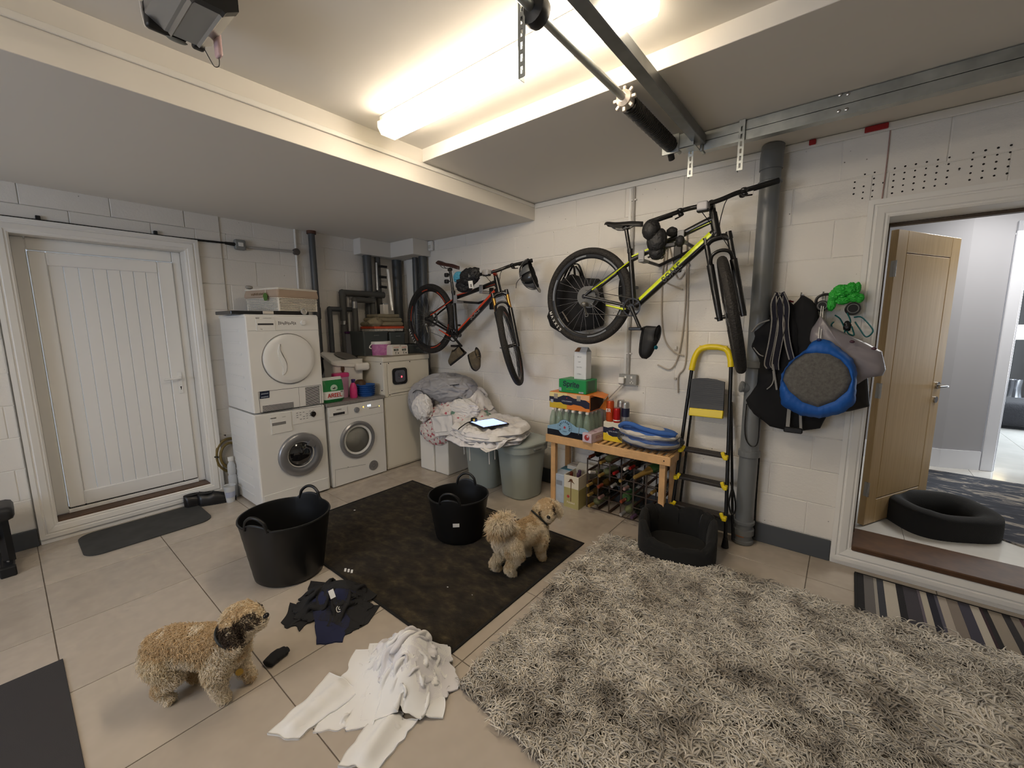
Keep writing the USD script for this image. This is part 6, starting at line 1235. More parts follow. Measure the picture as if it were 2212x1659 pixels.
t.part('access_boss', J(cyl(V(xs_ - .02, yp - .02, z), V(xs_ - .062, yp - .045, z + .01), .034, 20), cyl(V(xs_ - .062, yp - .045, z + .01), V(xs_ - .072, yp - .05, z + .012), .038, 20)), m_soil, 40, w=True)
t.part('top_bend', tube(bez([V(xs_, yp, 2.5), V(xs_, yp, 2.58), V(xs_ + .0, yp + .03, 2.65)], 10), .064, 24), m_soil, 40, w=True)
t.part('orange_mark', mv(lathe([(.0588, 0), (.0588, .016)], 10, False, -2.2, -1.3), (xs_, yp, .055)), M('orange_mark', (176, 110, 74), .6), 40, w=True)
t = T('lanyard', 'black cord looped in front of the soil pipe below the black bag', 'cord', PY(1625, 963, -.16))
t.part('loop', tube(bez([PY(u, v, -.155) for u, v in ((1613, 872), (1609, 920), (1612, 950), (1624, 964), (1637, 955), (1641, 900))], 24), .004, 6), m_black, 40, w=True)
solo('grey_wire', tube(bez([PY(1640, 985, -.012), PY(1633, 1080, -.012), PY(1630, 1160, -.012)], 10), .006, 6), m_black, 'dark cable running down the wall beside the soil pipe', 'cable', smooth=40)

# ---------------------------------------------------------------- step ladder leaning on the wall
def LP(u, v):
    """a point of the ladder's leaning plane."""
    z0_, y0_, z1_, y1_ = 0, -.25, 1.39, -.035; d = ray(u, v); k = (y1_ - y0_) / z1_
    tt = (y0_ + k * CAM[2] - CAM[1]) / (d[1] - k * d[2]); return CAM + tt * d
m_yel = M('ladder_yellow', (232, 206, 26), .4); m_lk = M('ladder_black', (22, 22, 22), .35, .2); m_tread = M('tread_dark', (44, 38, 34), .6, bump=(200, .2, .001)); m_gp = M('ladder_grey', (64, 65, 66), .55)
nrm = unit(V(0, -1, .155))
L0, L1 = LP(1450, 1118), LP(1494, 800); R0, R1 = LP(1566, 1176), LP(1579, 793)
L0 = L1 + (L0 - L1) * (L1[2] - .0) / (L1[2] - L0[2]); R0 = R1 + (R0 - R1) * (R1[2] - .0) / (R1[2] - R0[2])
t = T('step_ladder', 'black folding step ladder with yellow handle and brackets leaning on the back wall', 'step ladder', ((L0 + R0) / 2)[:3] * V(1, 1, 0))
t.part('stile', tube([L0 + V(0, 0, .03), L1], .0125, 10), m_lk, 40, w=True); t.part('stile', tube([R0 + V(0, 0, .03), R1], .0125, 10), m_lk, 40, w=True)
for k, (a, b) in enumerate(((L0, L1), (R0, R1))):
    t.part('rubber_foot', cyl(a, a + V(0, 0, .07), .024, 14, .016, .004), m_rubber, 40, w=True)
    sgn = 1; o_ = V(.026, .045, 0); t.part('rear_leg', tube([a * V(1, 0, 0) + V(.03, -.16, .03), b + V(.012, .022, -.25)], .009, 8), m_lk, 40, w=True)
hoop = bez([L1, L1 + (LP(1500, 775) - L1), LP(1510, 757), LP(1526, 750), LP(1541, 749.5), LP(1556, 751), LP(1571, 757), LP(1578, 775), R1], 48)
t.part('handle', tube(hoop, .021, 10), m_yel, 40, w=True, label='yellow arched handle')
t.part('handle_top', mv(J(tube([LP(1511, 752), LP(1571, 753)], .016, 8)), (0, 0, .004)), m_yel, 40, w=True)
P4 = [LP(1496, 819), LP(1567, 825), LP(1564, 890), LP(1490, 886)]
mid = (P4[0] + P4[1]) / 2 + V(0, 0, .012)
pl_ = [P4[3], P4[2], P4[1], P4[1] * .75 + P4[0] * .25 + V(0, 0, .012), mid + V(0, 0, .004), P4[0] * .75 + P4[1] * .25 + V(0, 0, .012), P4[0]]
e1, e3 = unit(P4[1] - P4[0]), nrm; e2 = np.cross(e3, e1); e2 = unit(e2) if e2[2] > 0 else -unit(e2)
q2 = [((p - P4[3]) @ e1, (p - P4[3]) @ e2) for p in pl_]
plat = ext(q2, .028, P4[3] + nrm * .004, np.array([e1, e2, np.cross(e1, e2)]))
t.part('platform', plat, m_gp, 25, w=True, label='grey folded platform')
W_ = np.linalg.norm(P4[2] - P4[3])
for k in range(14): zq = .065 + k * .0135; t.part('platform_rib', mv(bx(.012, W_ - .008, zq, zq + .003, .0, .002, 0), P4[3] + nrm * .034, np.array([e1, e2, np.cross(e1, e2)])), m_gp, False, w=True) if zq < .23 else None
P5 = [LP(1490, 880), LP(1563, 887), LP(1563, 903), LP(1490, 897)]
hh_ = np.linalg.norm(P5[0] - P5[3])
t.part('platform_edge', mv(rbox(0, np.linalg.norm(P5[1] - P5[0]), 0, hh_, 0, .04, .006), P5[3] + nrm * .0, np.array([unit(P5[1] - P5[0]), e2, np.cross(unit(P5[1] - P5[0]), e2)])), m_yel, 40, w=True, label='yellow platform edge')
for (u0, v0, u1, v1) in ((1473, 968, 1570, 986), (1463, 1030, 1569, 1047), (1453, 1089, 1567, 1114)):
    a, b = LP(u0, v0), LP(u1, v1); zc4 = (a[2] + b[2]) / 2; a[2] = b[2] = zc4; d = unit(b - a)
    t.part('tread', mv(rbox(0, np.linalg.norm(b - a), -.035, .045, -.012, .012, .006), a + V(0, 0, 0), np.array([d, unit(np.cross([0, 0, 1.], d)), [0, 0, 1.]])), m_tread, 40, w=True)
    for p, s in ((a, 1), (b, -1)):
        t.part('tread_bracket', J(rbox(p[0] - .014, p[0] + .014, p[1] - .05, p[1] + .01, p[2] - .018, p[2] + .012, .005), mv(rbox(-.012, .012, -.02, .0, -.01, .035, .005), p + V(s * .012, -.02, .0), ry(s * 20))), m_yel, 40, w=True)
a = LP(1575, 1045); t.part('strap', tube(bez([a + V(.012, -.02, .02), LP(1588, 1070) + V(0, -.02, 0), LP(1590, 1100) + V(0, -.02, 0), LP(1582, 1108) + V(0, -.02, 0), LP(1576, 1085) + V(0, -.02, 0), LP(1582, 1055) + V(0, -.02, 0)], 30), .006, 6), m_lk, 40, w=True)

# ---------------------------------------------------------------- pet beds
def pet_bed(label, c, a, b, rot, hb, hf, seams, mat, wall=.07, name='pet_bed', front=-90, cush=.05):
    """Oval bed with a padded wall, lower at the front (angle front)."""
    t = T(name, label, 'pet bed', c, rot); n = 72; th = np.linspace(0, 2 * np.pi, n, endpoint=False); e = 2 / 3.2
    ex, ey = np.sign(np.cos(th)) * np.abs(np.cos(th)) ** e, np.sign(np.sin(th)) * np.abs(np.sin(th)) ** e
    low = np.clip((np.cos(th - math.radians(front)) - .25) / .75, 0, 1) ** .8; h = hb + (hf - hb) * low * low * (3 - 2 * low)
    puff = 1 + .0 * th
    if seams: puff = 1 - .12 * np.exp(-((((th * seams / (2 * np.pi)) % 1) - .5) / .09) ** 2)
    rings = []
    for s, z in ((.0, .0), (0.02, .0), (.06, .12), (.065, .5), (.05, .82), (.02, .97), (-.3, 1.02), (-.62, .97), (-.86, .8), (-.98, .5), (-1., .25), (-.96, .1)):
        off = s * wall * (puff if s < -.1 else 1.)
        rings.append(np.stack([ex * (a + off), ey * (b + off), h * z * (puff if z > .6 else 1) + .0], -1))
    t.part('padded_wall', loft(rings, False), mat, True)
    t.part('base', loft([np.stack([ex * a, ey * b, 0 * th + z], -1) for z in (0, .012)], True), mat, 40)
    q = (a - wall * .9), (b - wall * .9)
    t.part('cushion', loft([np.stack([ex * q[0] * s, ey * q[1] * s, 0 * th + z], -1) for s, z in ((1, .012), (1.02, cush * .5), (.97, cush * .9), (.85, cush), (.4, cush * .92))], True), mat, True)
    for k in range(seams or 0):
        th0 = 2 * np.pi * (k + .5) / seams
        if math.cos(th0 - math.radians(front)) > .2: continue
        i = int(round(th0 / (2 * np.pi) * n)) % n
        t.part('seam', tube(bez([rings[j][i] + V(0, 0, .001) for j in (5, 6, 7, 8, 9)], 12), .003, 5), m_black, 40)
    return t
m_bed = M('black_fleece', (21, 21, 20), .95, bump=(160, .5, .003), sheen=.04)
pet_bed('black padded pet bed on the floor in front of the step ladder', (3.605, -.49, 0), .245, .225, 14, .235, .13, 10, m_bed, .06, front=-75)
pet_bed('oval black fleece pet bed in the hall behind the threshold', PZ(2030, 1150, .15) + V(0, .12, 0), .265, .235, 30, .17, .15, 0, m_bed, .12, front=-60, cush=.04)

# ---------------------------------------------------------------- hooks, bags, coats and toys by the hall door
CH = lambda u, v, y: PY(1560 + u / 4.1475, 560 + v / 4.1475, y)
def hook(lab, u, v):
    p = CH(u, v, -.03); t = T('coat_hook', lab, 'hook', V(p[0], 0, p[2])); t.part('hook', tube(bez([V(p[0], -.002, p[2] - .03), V(p[0], -.03, p[2] - .035), V(p[0], -.05, p[2] - .01), V(p[0], -.045, p[2] + .008)], 12), .0045, 8), m_chrome, 40, w=True); t.part('hook_plate', bx(p[0] - .01, p[0] + .01, -.006, -.001, p[2] - .05, p[2] + .0, .002), m_chrome, False, w=True)
hook('left coat hook carrying the dark straps', 515, 310); hook('middle coat hook carrying the black jacket', 712, 312); hook('right coat hook carrying the blue pad cord', 908, 305)
m_bk = M('black_fabric', (20, 20, 22), .9, bump=(120, .3, .002)); m_navy = M('navy_webbing', (24, 24, 40), .85); m_gtrim = M('grey_trim', (150, 148, 142), .7)
def flatbag(pts, y0, y1, mat, seed, t, name='bag_body', amp=.012):
    """A limp bag: an outline in the wall plane given real thickness, crumpled."""
    P = Polygon([(p[0], p[2]) for p in pts]).buffer(.004); 
    b = P.exterior.coords; q = np.array(b)[:-1]; n = 90; L = P.exterior.length; ring = np.array([P.exterior.interpolate(i / n, normalized=True).coords[0] for i in range(n)]); c = ring.mean(0)
    cs = []; D = y1 - y0
    for s, f in ((.55, 0), (.85, .06), (.97, .25), (1., .5), (.97, .75), (.82, .93), (.5, 1.), (.2, 1.02)):
        rg = c + (ring - c) * s; y = y0 + D * f; v = np.c_[rg[:, 0], np.full(n, y), rg[:, 1]]; f1 = meshkit.fbm(v * 9 + seed, 3, seed) - .5
        v[:, 1] += f1 * amp * 3 * (1 if f > .4 else 0); v[:, 0] += f1 * amp; cs.append(v)
    t.part(name, loft(cs, True), mat, True, w=True)
t = T('black_holdall', 'black holdall with grey piping hanging beside the soil pipe', 'bag', CH(560, 1520, -.12))
flatbag([CH(u, v, -.10) for u, v in ((300, 640), (430, 540), (520, 300), (640, 420), (700, 600), (700, 900), (620, 1000), (780, 1200), (930, 1400), (870, 1510), (640, 1540), (430, 1490), (270, 1370), (220, 1260), (320, 1130), (340, 900), (270, 780))], -.05, -.17, m_bk, 3, t)
t.part('piping', tube(bez([CH(u, v, -.155) for u, v in ((262, 650), (330, 580), (425, 545))], 12), .005, 6), m_gtrim, 40, w=True)
t.part('piping', tube(bez([CH(u, v, -.175) for u, v in ((280, 790), (330, 850), (370, 870))], 12), .004, 6), m_gtrim, 40, w=True)
t.part('zip_cord', tube(bez([CH(u, v, -.185) for u, v in ((400, 1165), (440, 1130), (460, 1080), (455, 1000))], 14), .0035, 6), m_gtrim, 40, w=True)
t = T('webbing_strap', 'dark navy shoulder straps with pale edging hanging from the left hook', 'strap', CH(510, 1000, -.2))
for (pts, wd) in ((((505, 300), (465, 400), (470, 560), (440, 760), (405, 930), (425, 980)), .03), (((530, 300), (575, 420), (570, 600), (590, 760), (625, 900)), .028), (((515, 330), (520, 480), (530, 620), (480, 900), (480, 990)), .034)):
    P = bez([CH(u, v, -.195) for u, v in pts], 30); t.part('strap', ribbon(P, wd * 1.25, .006), m_navy, 30, w=True)
    t.part('edging', ribbon(P + V(-wd * .5, -.005, 0), .007, .003), m_gtrim, 30, w=True); t.part('edging', ribbon(P + V(wd * .5, -.005, 0), .004, .003), m_gtrim, 30, w=True)
t.part('buckle_end', tube([CH(455, 940, -.2), CH(490, 1170, -.2)], .006, 6), m_gtrim, 40, w=True)
t.part('strap', ribbon([CH(600, 1340, -.205), CH(592, 1430, -.205), CH(585, 1520, -.205)], .02, .004), m_gtrim, 40, w=True); t.part('strap', ribbon([CH(700, 1380, -.205), CH(702, 1450, -.205), CH(705, 1520, -.205)], .014, .004), m_gtrim, 40, w=True)
t.part('strap_end', bx(CH(550, 1530, -.2)[0], CH(722, 1530, -.2)[0], -.215, -.185, CH(600, 1550, -.2)[2], CH(600, 1500, -.2)[2], .006), m_black, False, w=True)
t = T('black_jacket', 'black jacket hanging from the middle hook behind the blue pad', 'jacket', CH(720, 900, -.1))
flatbag([CH(u, v, -.14) for u, v in ((712, 320), (800, 370), (840, 420), (860, 560), (900, 700), (900, 1150), (720, 1180), (640, 1000), (600, 700), (610, 430), (660, 380))], -.02, -.15, m_bk, 7, t, 'jacket_body')
t.part('red_loop', tube(bez([CH(u, v, -.12) for u, v in ((600, 370), (620, 378), (640, 382))], 6), .006, 6), M('dark_red_loop', (110, 30, 40), .8), 40, w=True)
t = T('black_leather_sheet', 'black square bag corner showing below the blue pad at the door frame', 'bag', CH(1250, 1340, -.1))
flatbag([CH(u, v, -.13) for u, v in ((1000, 900), (1300, 1060), (1318, 1325), (1130, 1370), (900, 1380))], -.04, -.13, M('black_grained', (22, 22, 22), .5, bump=(300, .4, .001)), 9, t, amp=.004)
m_gbag = usdkit.material(stage, '/World/Looks/grey_carrier_film', {'t': ('transparent_bsdf', {'color': (.85, .84, .85)}), 'd': ('principled_bsdf', {'base_color': lin((150, 144, 148)), 'roughness': .3}), 'm': ('mix_closure', {'fac': .82})}, [('t.BSDF', 'm.closure1'), ('d.BSDF', 'm.closure2')], surface='m.closure')
t = T('grey_plastic_bag', 'crumpled grey plastic bag hanging behind the blue pad', 'bag', CH(1200, 1100, -.15))
flatbag([CH(u, v, -.17) for u, v in ((880, 510), (960, 600), (1150, 690), (1300, 760), (1430, 830), (1465, 990), (1440, 1040), (1300, 1060), (1210, 1120), (1000, 1000), (790, 720), (810, 620))], -.08, -.22, m_gbag, 11, t, amp=.02)
for u, v in ((1165, 738), (1360, 800)): t.part('dark_patch', lump(CH(u, v, -.235), (.012, .006, .008), 3, .2), M('plum_mark', (70, 34, 48), .5), True, w=True)
# blue edged oval pad on a cord
t = T('blue_pad', 'oval grey pad with a gathered bright blue rim hanging from a white cord', 'pad', CH(860, 1400, -.25))
n = 100; th = np.linspace(0, 2 * np.pi, n, endpoint=False); yb_ = -.27
out = [(875, 715), (960, 725), (1060, 800), (1170, 890), (1210, 1000), (1205, 1120), (1195, 1290), (1080, 1380), (880, 1425), (700, 1400), (530, 1310), (512, 1180), (530, 1030), (600, 920), (760, 800), (800, 740)]
inn = [(850, 838), (960, 850), (1060, 900), (1130, 980), (1160, 1080), (1120, 1180), (1010, 1270), (860, 1325), (720, 1280), (600, 1180), (545, 1080), (570, 990), (650, 900), (740, 845)]
def ringof(px, y, n=100):
    P = Polygon([(q[0], q[2]) for q in (CH(u, v, y) for u, v in px)]); P = P.buffer(.02).buffer(-.02) if 1 else P; r_ = np.array([P.exterior.interpolate(i / n, normalized=True).coords[0] for i in range(n)]); c = r_.mean(0); a = np.arctan2(r_[:, 1] - c[1], r_[:, 0] - c[0]); r_ = np.roll(r_, -int(np.argmin(np.abs(a))), 0)
    if Polygon(r_).exterior.is_ccw is False: r_ = np.roll(r_[::-1], 1, 0)
    return np.c_[r_[:, 0], np.full(n, y), r_[:, 1]]
ro, ri = ringof(out, yb_), ringof(inn, yb_ - .03); mid_ = (ro + ri) / 2 + V(0, -.03, 0); wav = .003 * np.sin(np.arange(100) * 2.3)
ro2 = ro.copy(); cc_ = ro.mean(0); ro2 += (ro - cc_) * (.008 * np.sin(np.arange(100) * 1.9))[:, None]
m_blue = M('bright_blue_nylon', (22, 92, 176), .6, bump=(60, .3, .003))
t.part('blue_rim', loft([ri + V(0, .03, 0), cc_ + (ro - cc_) * .9 + V(0, .03, 0), ro2, mid_ + np.c_[0 * wav, wav, 0 * wav], ri, ri + V(0, .012, 0)], False), m_blue, True, w=True)
m_gfelt = M('grey_felt', (98, 96, 92), .95, var=(60, .25), bump=(200, .4, .002))
t.part('grey_pad', loft([ri + V(0, .03, 0), ri + V(0, -.002, 0), ri.mean(0) + (ri - ri.mean(0)) * .8 + V(0, -.012, 0), ri.mean(0) + (ri - ri.mean(0)) * .3 + V(0, -.016, 0)], True), m_gfelt, True, w=True)
t.part('cord', J(tube([CH(900, 310, -.05), CH(862, 712, -.26)], .0028, 6), tube([CH(916, 318, -.05), CH(882, 714, -.26)], .0028, 6)), m_wpl, 40, w=True)
t.part('toggle', rbox(*[CH(848, 716, -.27)[0], CH(890, 716, -.27)[0]], -.285, -.255, CH(870, 735, -.27)[2], CH(870, 710, -.27)[2], .006), M('deep_navy', (20, 30, 80), .5), 40, w=True)
# leads and headphones with green bags
t = T('dog_leads', 'teal dog harness straps hanging by the door frame', 'harness', CH(1150, 650, -.1)); m_teal = M('teal_webbing', (24, 106, 108), .7)
for pts in (((1010, 500), (1060, 540), (1100, 640), (1060, 690), (980, 600), (1000, 560)), ((1180, 520), (1250, 520), (1330, 600), (1350, 650), (1290, 695), (1230, 620), (1190, 560)), ((1120, 480), (1150, 560), (1120, 650), (1180, 680), (1160, 600))):
    t.part('strap', tube(bez([CH(u, v, -.12) for u, v in pts], 30), .011, 6, flat=.4), m_teal, 40, w=True)
t.part('clasp', lump(CH(1120, 600, -.12), (.02, .02, .03), 5, .3), m_black, True, w=True)
t = T('retractable_lead', 'pair of round black retractable dog leads on the right hook', 'dog lead', CH(1000, 420, -.1))
for u, v, r_ in ((895, 420, .03), (1170, 445, .034)):
    c = CH(u, v, -.09); t.part('case', mv(lathe([(.0, -.02), (r_, -.02), (r_ * 1.1, -.012), (r_ * 1.1, .012), (r_, .02), (0, .02)], 28), c, axes((.1, -1, .1))), m_black, 40, w=True)
    t.part('case_ring', mv(torus(r_ * .75, .003, 28, 6), c + V(.002, -.021, .002), axes((.1, -1, .1))), M('mid_grey', (110, 110, 108), .5), 40, w=True)
t.part('handle', tube(bez([CH(u, v, -.09) for u, v in ((840, 420), (850, 350), (920, 315), (1010, 325), (1050, 350), (1150, 330))], 24), .008, 8), m_black, 40, w=True)
t = T('green_bags', 'bright green plastic bags tucked on the dog leads', 'bags', CH(1100, 320, -.1))
m_gr = usdkit.material(stage, '/World/Looks/green_bag_film', {'t': ('translucent_bsdf', {'color': lin((80, 230, 80))}), 'p': ('principled_bsdf', {'base_color': lin((60, 200, 72)), 'roughness': .35}), 'm': ('mix_closure', {'fac': .65})}, [('t.BSDF', 'm.closure1'), ('p.BSDF', 'm.closure2')], surface='m.closure')
for k, (u, v, r_) in enumerate(((1070, 290, (.035, .025, .032)), (1000, 330, (.02, .02, .03)), (1150, 270, (.022, .02, .03)), (1215, 260, (.012, .012, .026)), (1180, 340, (.028, .02, .022)), (980, 400, (.018, .015, .032)), (1230, 350, (.018, .015, .02)), (1080, 370, (.03, .02, .018)))):
    t.part('bag', garment(CH(u, v, -.11), r_, 60 + k, 8., .35, 4), m_gr, True, w=True)
# ---------------------------------------------------------------- bicycles
m_tyre = usdkit.material(stage, '/World/Looks/tyre_rubber', {'tc': ('texture_coordinate', {}), 'v': ('voronoi_texture', {'scale': 90.}), 'b': ('bump', {'strength': .8, 'distance': .004}), 'p': ('principled_bsdf', {'base_color': lin((34, 31, 28)), 'roughness': .75})}, [('tc.object', 'v.vector'), ('v.distance', 'b.height'), ('b.normal', 'p.normal')], surface='p.BSDF')
m_rim = M('black_rim', (26, 26, 27), .35); m_rimd = M('rim_decal_grey', (120, 124, 128), .4); m_spoke = M('spoke_steel', (150, 150, 150), .35, .7); m_fr = M('black_carbon', (22, 21, 21), .3, coat=.3)
m_cass = M('cassette_steel', (130, 128, 122), .35, .8); m_chain = M('chain_steel', (110, 108, 104), .4, .8); m_seatm = M('saddle_black', (24, 22, 22), .5)
def wheel(t, c, ax, fw, mark=None, deco=None, cassette=False, rot0=0.):
    """Wheel at c with its axle along ax; fw is a direction in its plane."""
    R = axes(ax, fw); pl = lambda m: mv(m, c, R)
    wpath = t.part('tyre', pl(torus(.3425, .0275, 72, 12, 1.05)), m_tyre, True, w=True)
    t.part('rim', pl(loft([np.stack([np.stack([r * np.cos(a), r * np.sin(a), np.full(72, z)], -1) for a in [np.arange(72) * 2 * np.pi / 72]][0][None], 0)[0] for r, z in ((.320, .014), (.300, .013), (.291, .008), (.289, 0), (.291, -.008), (.300, -.013), (.320, -.014))], False)), m_rim, True, w=True)
    if deco is not None:
        for k in range(6):
            a0 = k * np.pi / 3 + .2 + rot0
            for s in (1, -1): t.part('rim_decal', pl(mv(lathe([(.303, s * .0137), (.314, s * .0143)], 10, False, a0, a0 + (.55 if k % 2 else .3)))), deco, 40, w=True)
    sp = []
    for k in range(28):
        s = 1 if k % 2 else -1; a = 2 * np.pi * k / 28; b = a + (.9 if (k // 2) % 2 else -.9)
        sp.append(tube([V(.028 * math.cos(b), .028 * math.sin(b), s * .028), V(.29 * math.cos(a), .29 * math.sin(a), s * .004)], .0011, 4, False))
    t.part('spokes', pl(J(*sp)), m_spoke, True, w=True, kind='stuff')
    t.part('hub', pl(lathe([(0, -.05), (.012, -.05), (.014, -.03), (.032, -.03), (.032, -.025), (.016, -.02), (.016, .02), (.032, .025), (.032, .03), (.014, .03), (.012, .05), (0, .05)], 20)), m_fr, 30, w=True)
    t.part('brake_disc', pl(lathe([(.06, -.035), (.085, -.035), (.085, -.033), (.06, -.033), (.06, -.035)], 36, False)), m_spoke, 30, w=True)
    if cassette:
        rings = []
        for k in range(10):
            r_ = .022 + .0062 * k; z = .05 - .0035 * k; g = ext([( (r_ + (.003 if i % 2 else 0)) * math.cos(i * np.pi / (14 + 3 * k)), (r_ + (.003 if i % 2 else 0)) * math.sin(i * np.pi / (14 + 3 * k))) for i in range(2 * (14 + 3 * k))], .0018, (0, 0, z)); rings.append(g)
        for g in rings: t.part('sprocket', pl(g), m_cass, False, w=True)
    if mark:
        for k, ch in enumerate(mark):
            a = rot0 + k * .095; o = c + R[0] * .343 * math.cos(a) + R[1] * .343 * math.sin(a) + R[2] * .0285; rad = R[0] * math.cos(a) + R[1] * math.sin(a); tan = -R[0] * math.sin(a) + R[1] * math.cos(a)
            t.part('lettering', on(txt(ch, .022, .001, True), o, tan, -rad) if 0 else on(txt(ch, .022, .001, True), o, -np.cross(R[2], -rad) if 0 else tan, -rad), m_wpl, False, w=True)
def saddle(t, back, nose, mat, Yb):
    d = nose - back; L = np.linalg.norm(d); X = unit(d); Z = unit(np.cross(np.cross(X, V(0, 0, 1)), X)); Yv = np.cross(Z, X); n = 18; rings = []
    for s in np.linspace(0, 1, n):
        w = np.interp(s, [0, .08, .25, .5, .75, .95, 1], [.03, .062, .066, .038, .022, .018, .008]); zc = np.interp(s, [0, .3, .7, 1], [.012, .0, .004, -.004]); a = np.linspace(0, 2 * np.pi, 16, endpoint=False)
        hz = np.where(np.sin(a) > 0, .012, .02 if s > .15 else .012) * (.5 + .5 * min(1, s * 8 + .3))
        rings.append(back + X * (s * L) + Yv * (w * np.cos(a))[:, None] + Z * (zc + hz * np.sin(a) - np.abs(np.cos(a)) ** 3 * .018)[:, None])
    t.part('saddle', loft(rings, True), mat, True, w=True)
    for s in (-1, 1): t.part('saddle_rail', tube(bez([back + X * .05 + Yv * s * .025 - Z * .015, back + X * .09 + Yv * s * .022 - Z * .038, back + X * .16 + Yv * s * .022 - Z * .038, back + X * .22 + Yv * s * .012 - Z * .016], 14), .0035, 6), m_spoke, 40, w=True)
    return X, Yv, Z
def bike(label, pt, Yb, col, colm, deco, wheel_mark, th=67., crank=(0, 0), seatm=None, fork_gold=False, frame_text=None, Cf=None, rot0=3.6, textcol=None):
    P = {k: PY(u, v, Yb) for k, (u, v) in pt.items()}; t = T('mountain_bike', label, 'bicycle', V(P['bb'][0], Yb, P['hub'][2] - .37))
    Yn = V(0, -1, 0)
    wheel(t, P['hub'], Yn, (1, 0, 0), wheel_mark, deco, True, rot0)
    HT, HB_ = P['ht'], P['hb']; s = unit(HT - HB_); f0 = unit(np.cross(V(0, 1, 0), s)); f0 = f0 if f0[0] > 0 else -f0
    f = f0 * math.cos(math.radians(th)) + V(0, -1, 0) * math.sin(math.radians(th)); a = np.cross(s, f); a = a if a[0] > 0 else -a
    crown = HB_ - s * .035; ax = crown - s * .475 + f * .045
    # frame
    def tb(name, p, q, r0, r1, mat, flat=1., **k): n = 9; t.part(name, tube([p + (q - p) * i / (n - 1) for i in range(n)], np.linspace(r0, r1, n), 14), mat, 40, w=True, **k)
    tb('seat_tube', P['bb'], P['sc'] + (P['sc'] - P['bb']) * .08, .021, .018, m_fr)
    tb('top_tube', P['sc'] - V(0, 0, .035), HT - s * .035, .016, .024, m_fr)
    tb('down_tube', P['bb'] + V(.01, 0, .01), HB_ + s * .03, .027, .03, m_fr)
    tb('head_tube', HB_, HT, .027, .024, m_fr)
    dd = HB_ + s * .03 - P['bb']; up = unit(np.cross(V(0, -1, 0), dd)); up = up if up[2] > 0 else -up
    def stripe(name, p, q, w0, w1, off, mat, y=.024):
        d = unit(q - p); u_ = unit(np.cross(d, V(0, 1, 0))); u_ = u_ if u_[2] > 0 else -u_
        A = [p - u_ * w0, q - u_ * w1, q + u_ * w1, p + u_ * w0]; t.part(name, mv(quadp(*[x + u_ * off for x in A], .004), V(0, -y, 0)), mat, False, w=True)
    # coloured side of the down tube: a strip wrapped on the upper near side
    n = 14; rings = []
    for i in range(n):
        e = i / (n - 1); c = P['bb'] + dd * (.10 + .86 * e); r = .0275 + .003 * e + .0012; a0, a1 = math.radians(60 - 10 * e), math.radians(165); q = np.linspace(a0, a1, 9)
        rings.append(c + np.stack([np.zeros(9)] * 3, -1) + (np.cos(q)[:, None] * -up * 0 + np.sin(q - math.pi / 3)[:, None] * up * r * 1. + np.cos(q - math.pi / 3)[:, None] * V(0, -1, 0) * r))
    t.part('down_tube_stripe', loft(rings, False, False), colm, True, w=True, label=col + ' stripe on the down tube')
    stripe('top_tube_stripe', P['sc'] - V(-.02, 0, .022), HT - s * .06, .005, .008, .012, colm, .018)
    t.part('down_tube_stripe', ext([(0, 0), (.30, .004), (.34, .0), (.335, .028), (.2, .02), (.0, .010)], .003, HT - s * .075 - f0 * .34 - s * .11 + V(0, -.034, 0), np.array([unit(f0 * .34 + s * .12), unit(np.cross(V(0, -1, 0), unit(f0 * .34 + s * .12))), V(0, -1, 0)])), colm, False, w=True) if 0 else None
    for sgn in (1, -1):
        off = V(0, -.055 * sgn, 0); o2 = V(0, -.022 * sgn, 0); drop = P['hub'] + off
        t.part('chain_stay', tube(bez([P['bb'] + o2 - V(.02, 0, 0), P['bb'] * .8 + drop * .2 + V(0, -.012 * sgn, 0), drop * .75 + P['bb'] * .25, drop], 16), .0105, 10), m_fr, 40, w=True)
        t.part('seat_stay', tube(bez([P['sc'] - V(0, 0, .05) + o2 * .6, P['sc'] * .75 + drop * .25 - V(0, 0, .03) + V(0, -.014 * sgn, 0), drop * .75 + P['sc'] * .25, drop], 16), .0085, 10), m_fr, 40, w=True)
        t.part('dropout', mv(lathe([(0, -.004), (.018, -.004), (.018, .004), (0, .004)], 16), drop, axes((0, 1, 0))), m_fr, 30, w=True)
    d0 = P['hub'] + V(0, -.064, 0); d1 = P['sc'] - V(0, 0, .045) + V(0, -.024, 0)
    t.part('seat_stay_stripe', tube(bez([d0 * .8 + d1 * .2, d0 * .45 + d1 * .55 + V(0, -.003, -.006), d1], 14), .0048, 6), colm, 40, w=True)
    d2_ = P['bb'] + V(-.05, -.034, -.016); t.part('chain_stay_stripe', tube([d2_, d2_ * .55 + P['hub'] * .45 + V(0, -.03, -.012)], [.0095, .005], 8), colm, 40, w=True)
    # seat
    sp = unit(P['sc'] - P['bb']); top = P['sp']; t.part('seat_post', tube([P['sc'], top], .0145, 14), m_fr, 40, w=True)
    t.part('seat_clamp', cyl(P['sc'] + sp * .018, P['sc'] + sp * .045, .021, 16), m_fr, 40, w=True)
    t.part('post_head', lump(top, (.03, .02, .018), 2, .1), m_fr, True, w=True)
    saddle(t, P['sb'], P['sn'], seatm or m_seatm, Yb)
    # fork, wheel
    m_st = M('gold_stanchion', (176, 132, 66), .25, .8) if fork_gold else m_fr
    for sgn in (1, -1):
        q = crown + a * .066 * sgn; e = ax + a * .066 * sgn - f * .0; t.part('stanchion', cyl(q + s * .0, q + (e - q) * .42, .0165, 16), m_st, 40, w=True); t.part('fork_lower', tube([q + (e - q) * .28, q + (e - q) * .6, e, e - s * .02], [.022, .0215, .018, .016], 14), m_fr, 40, w=True); t.part('fork_top', cyl(q, q + s * .045, .021, 16, .018), m_fr, 40, w=True)
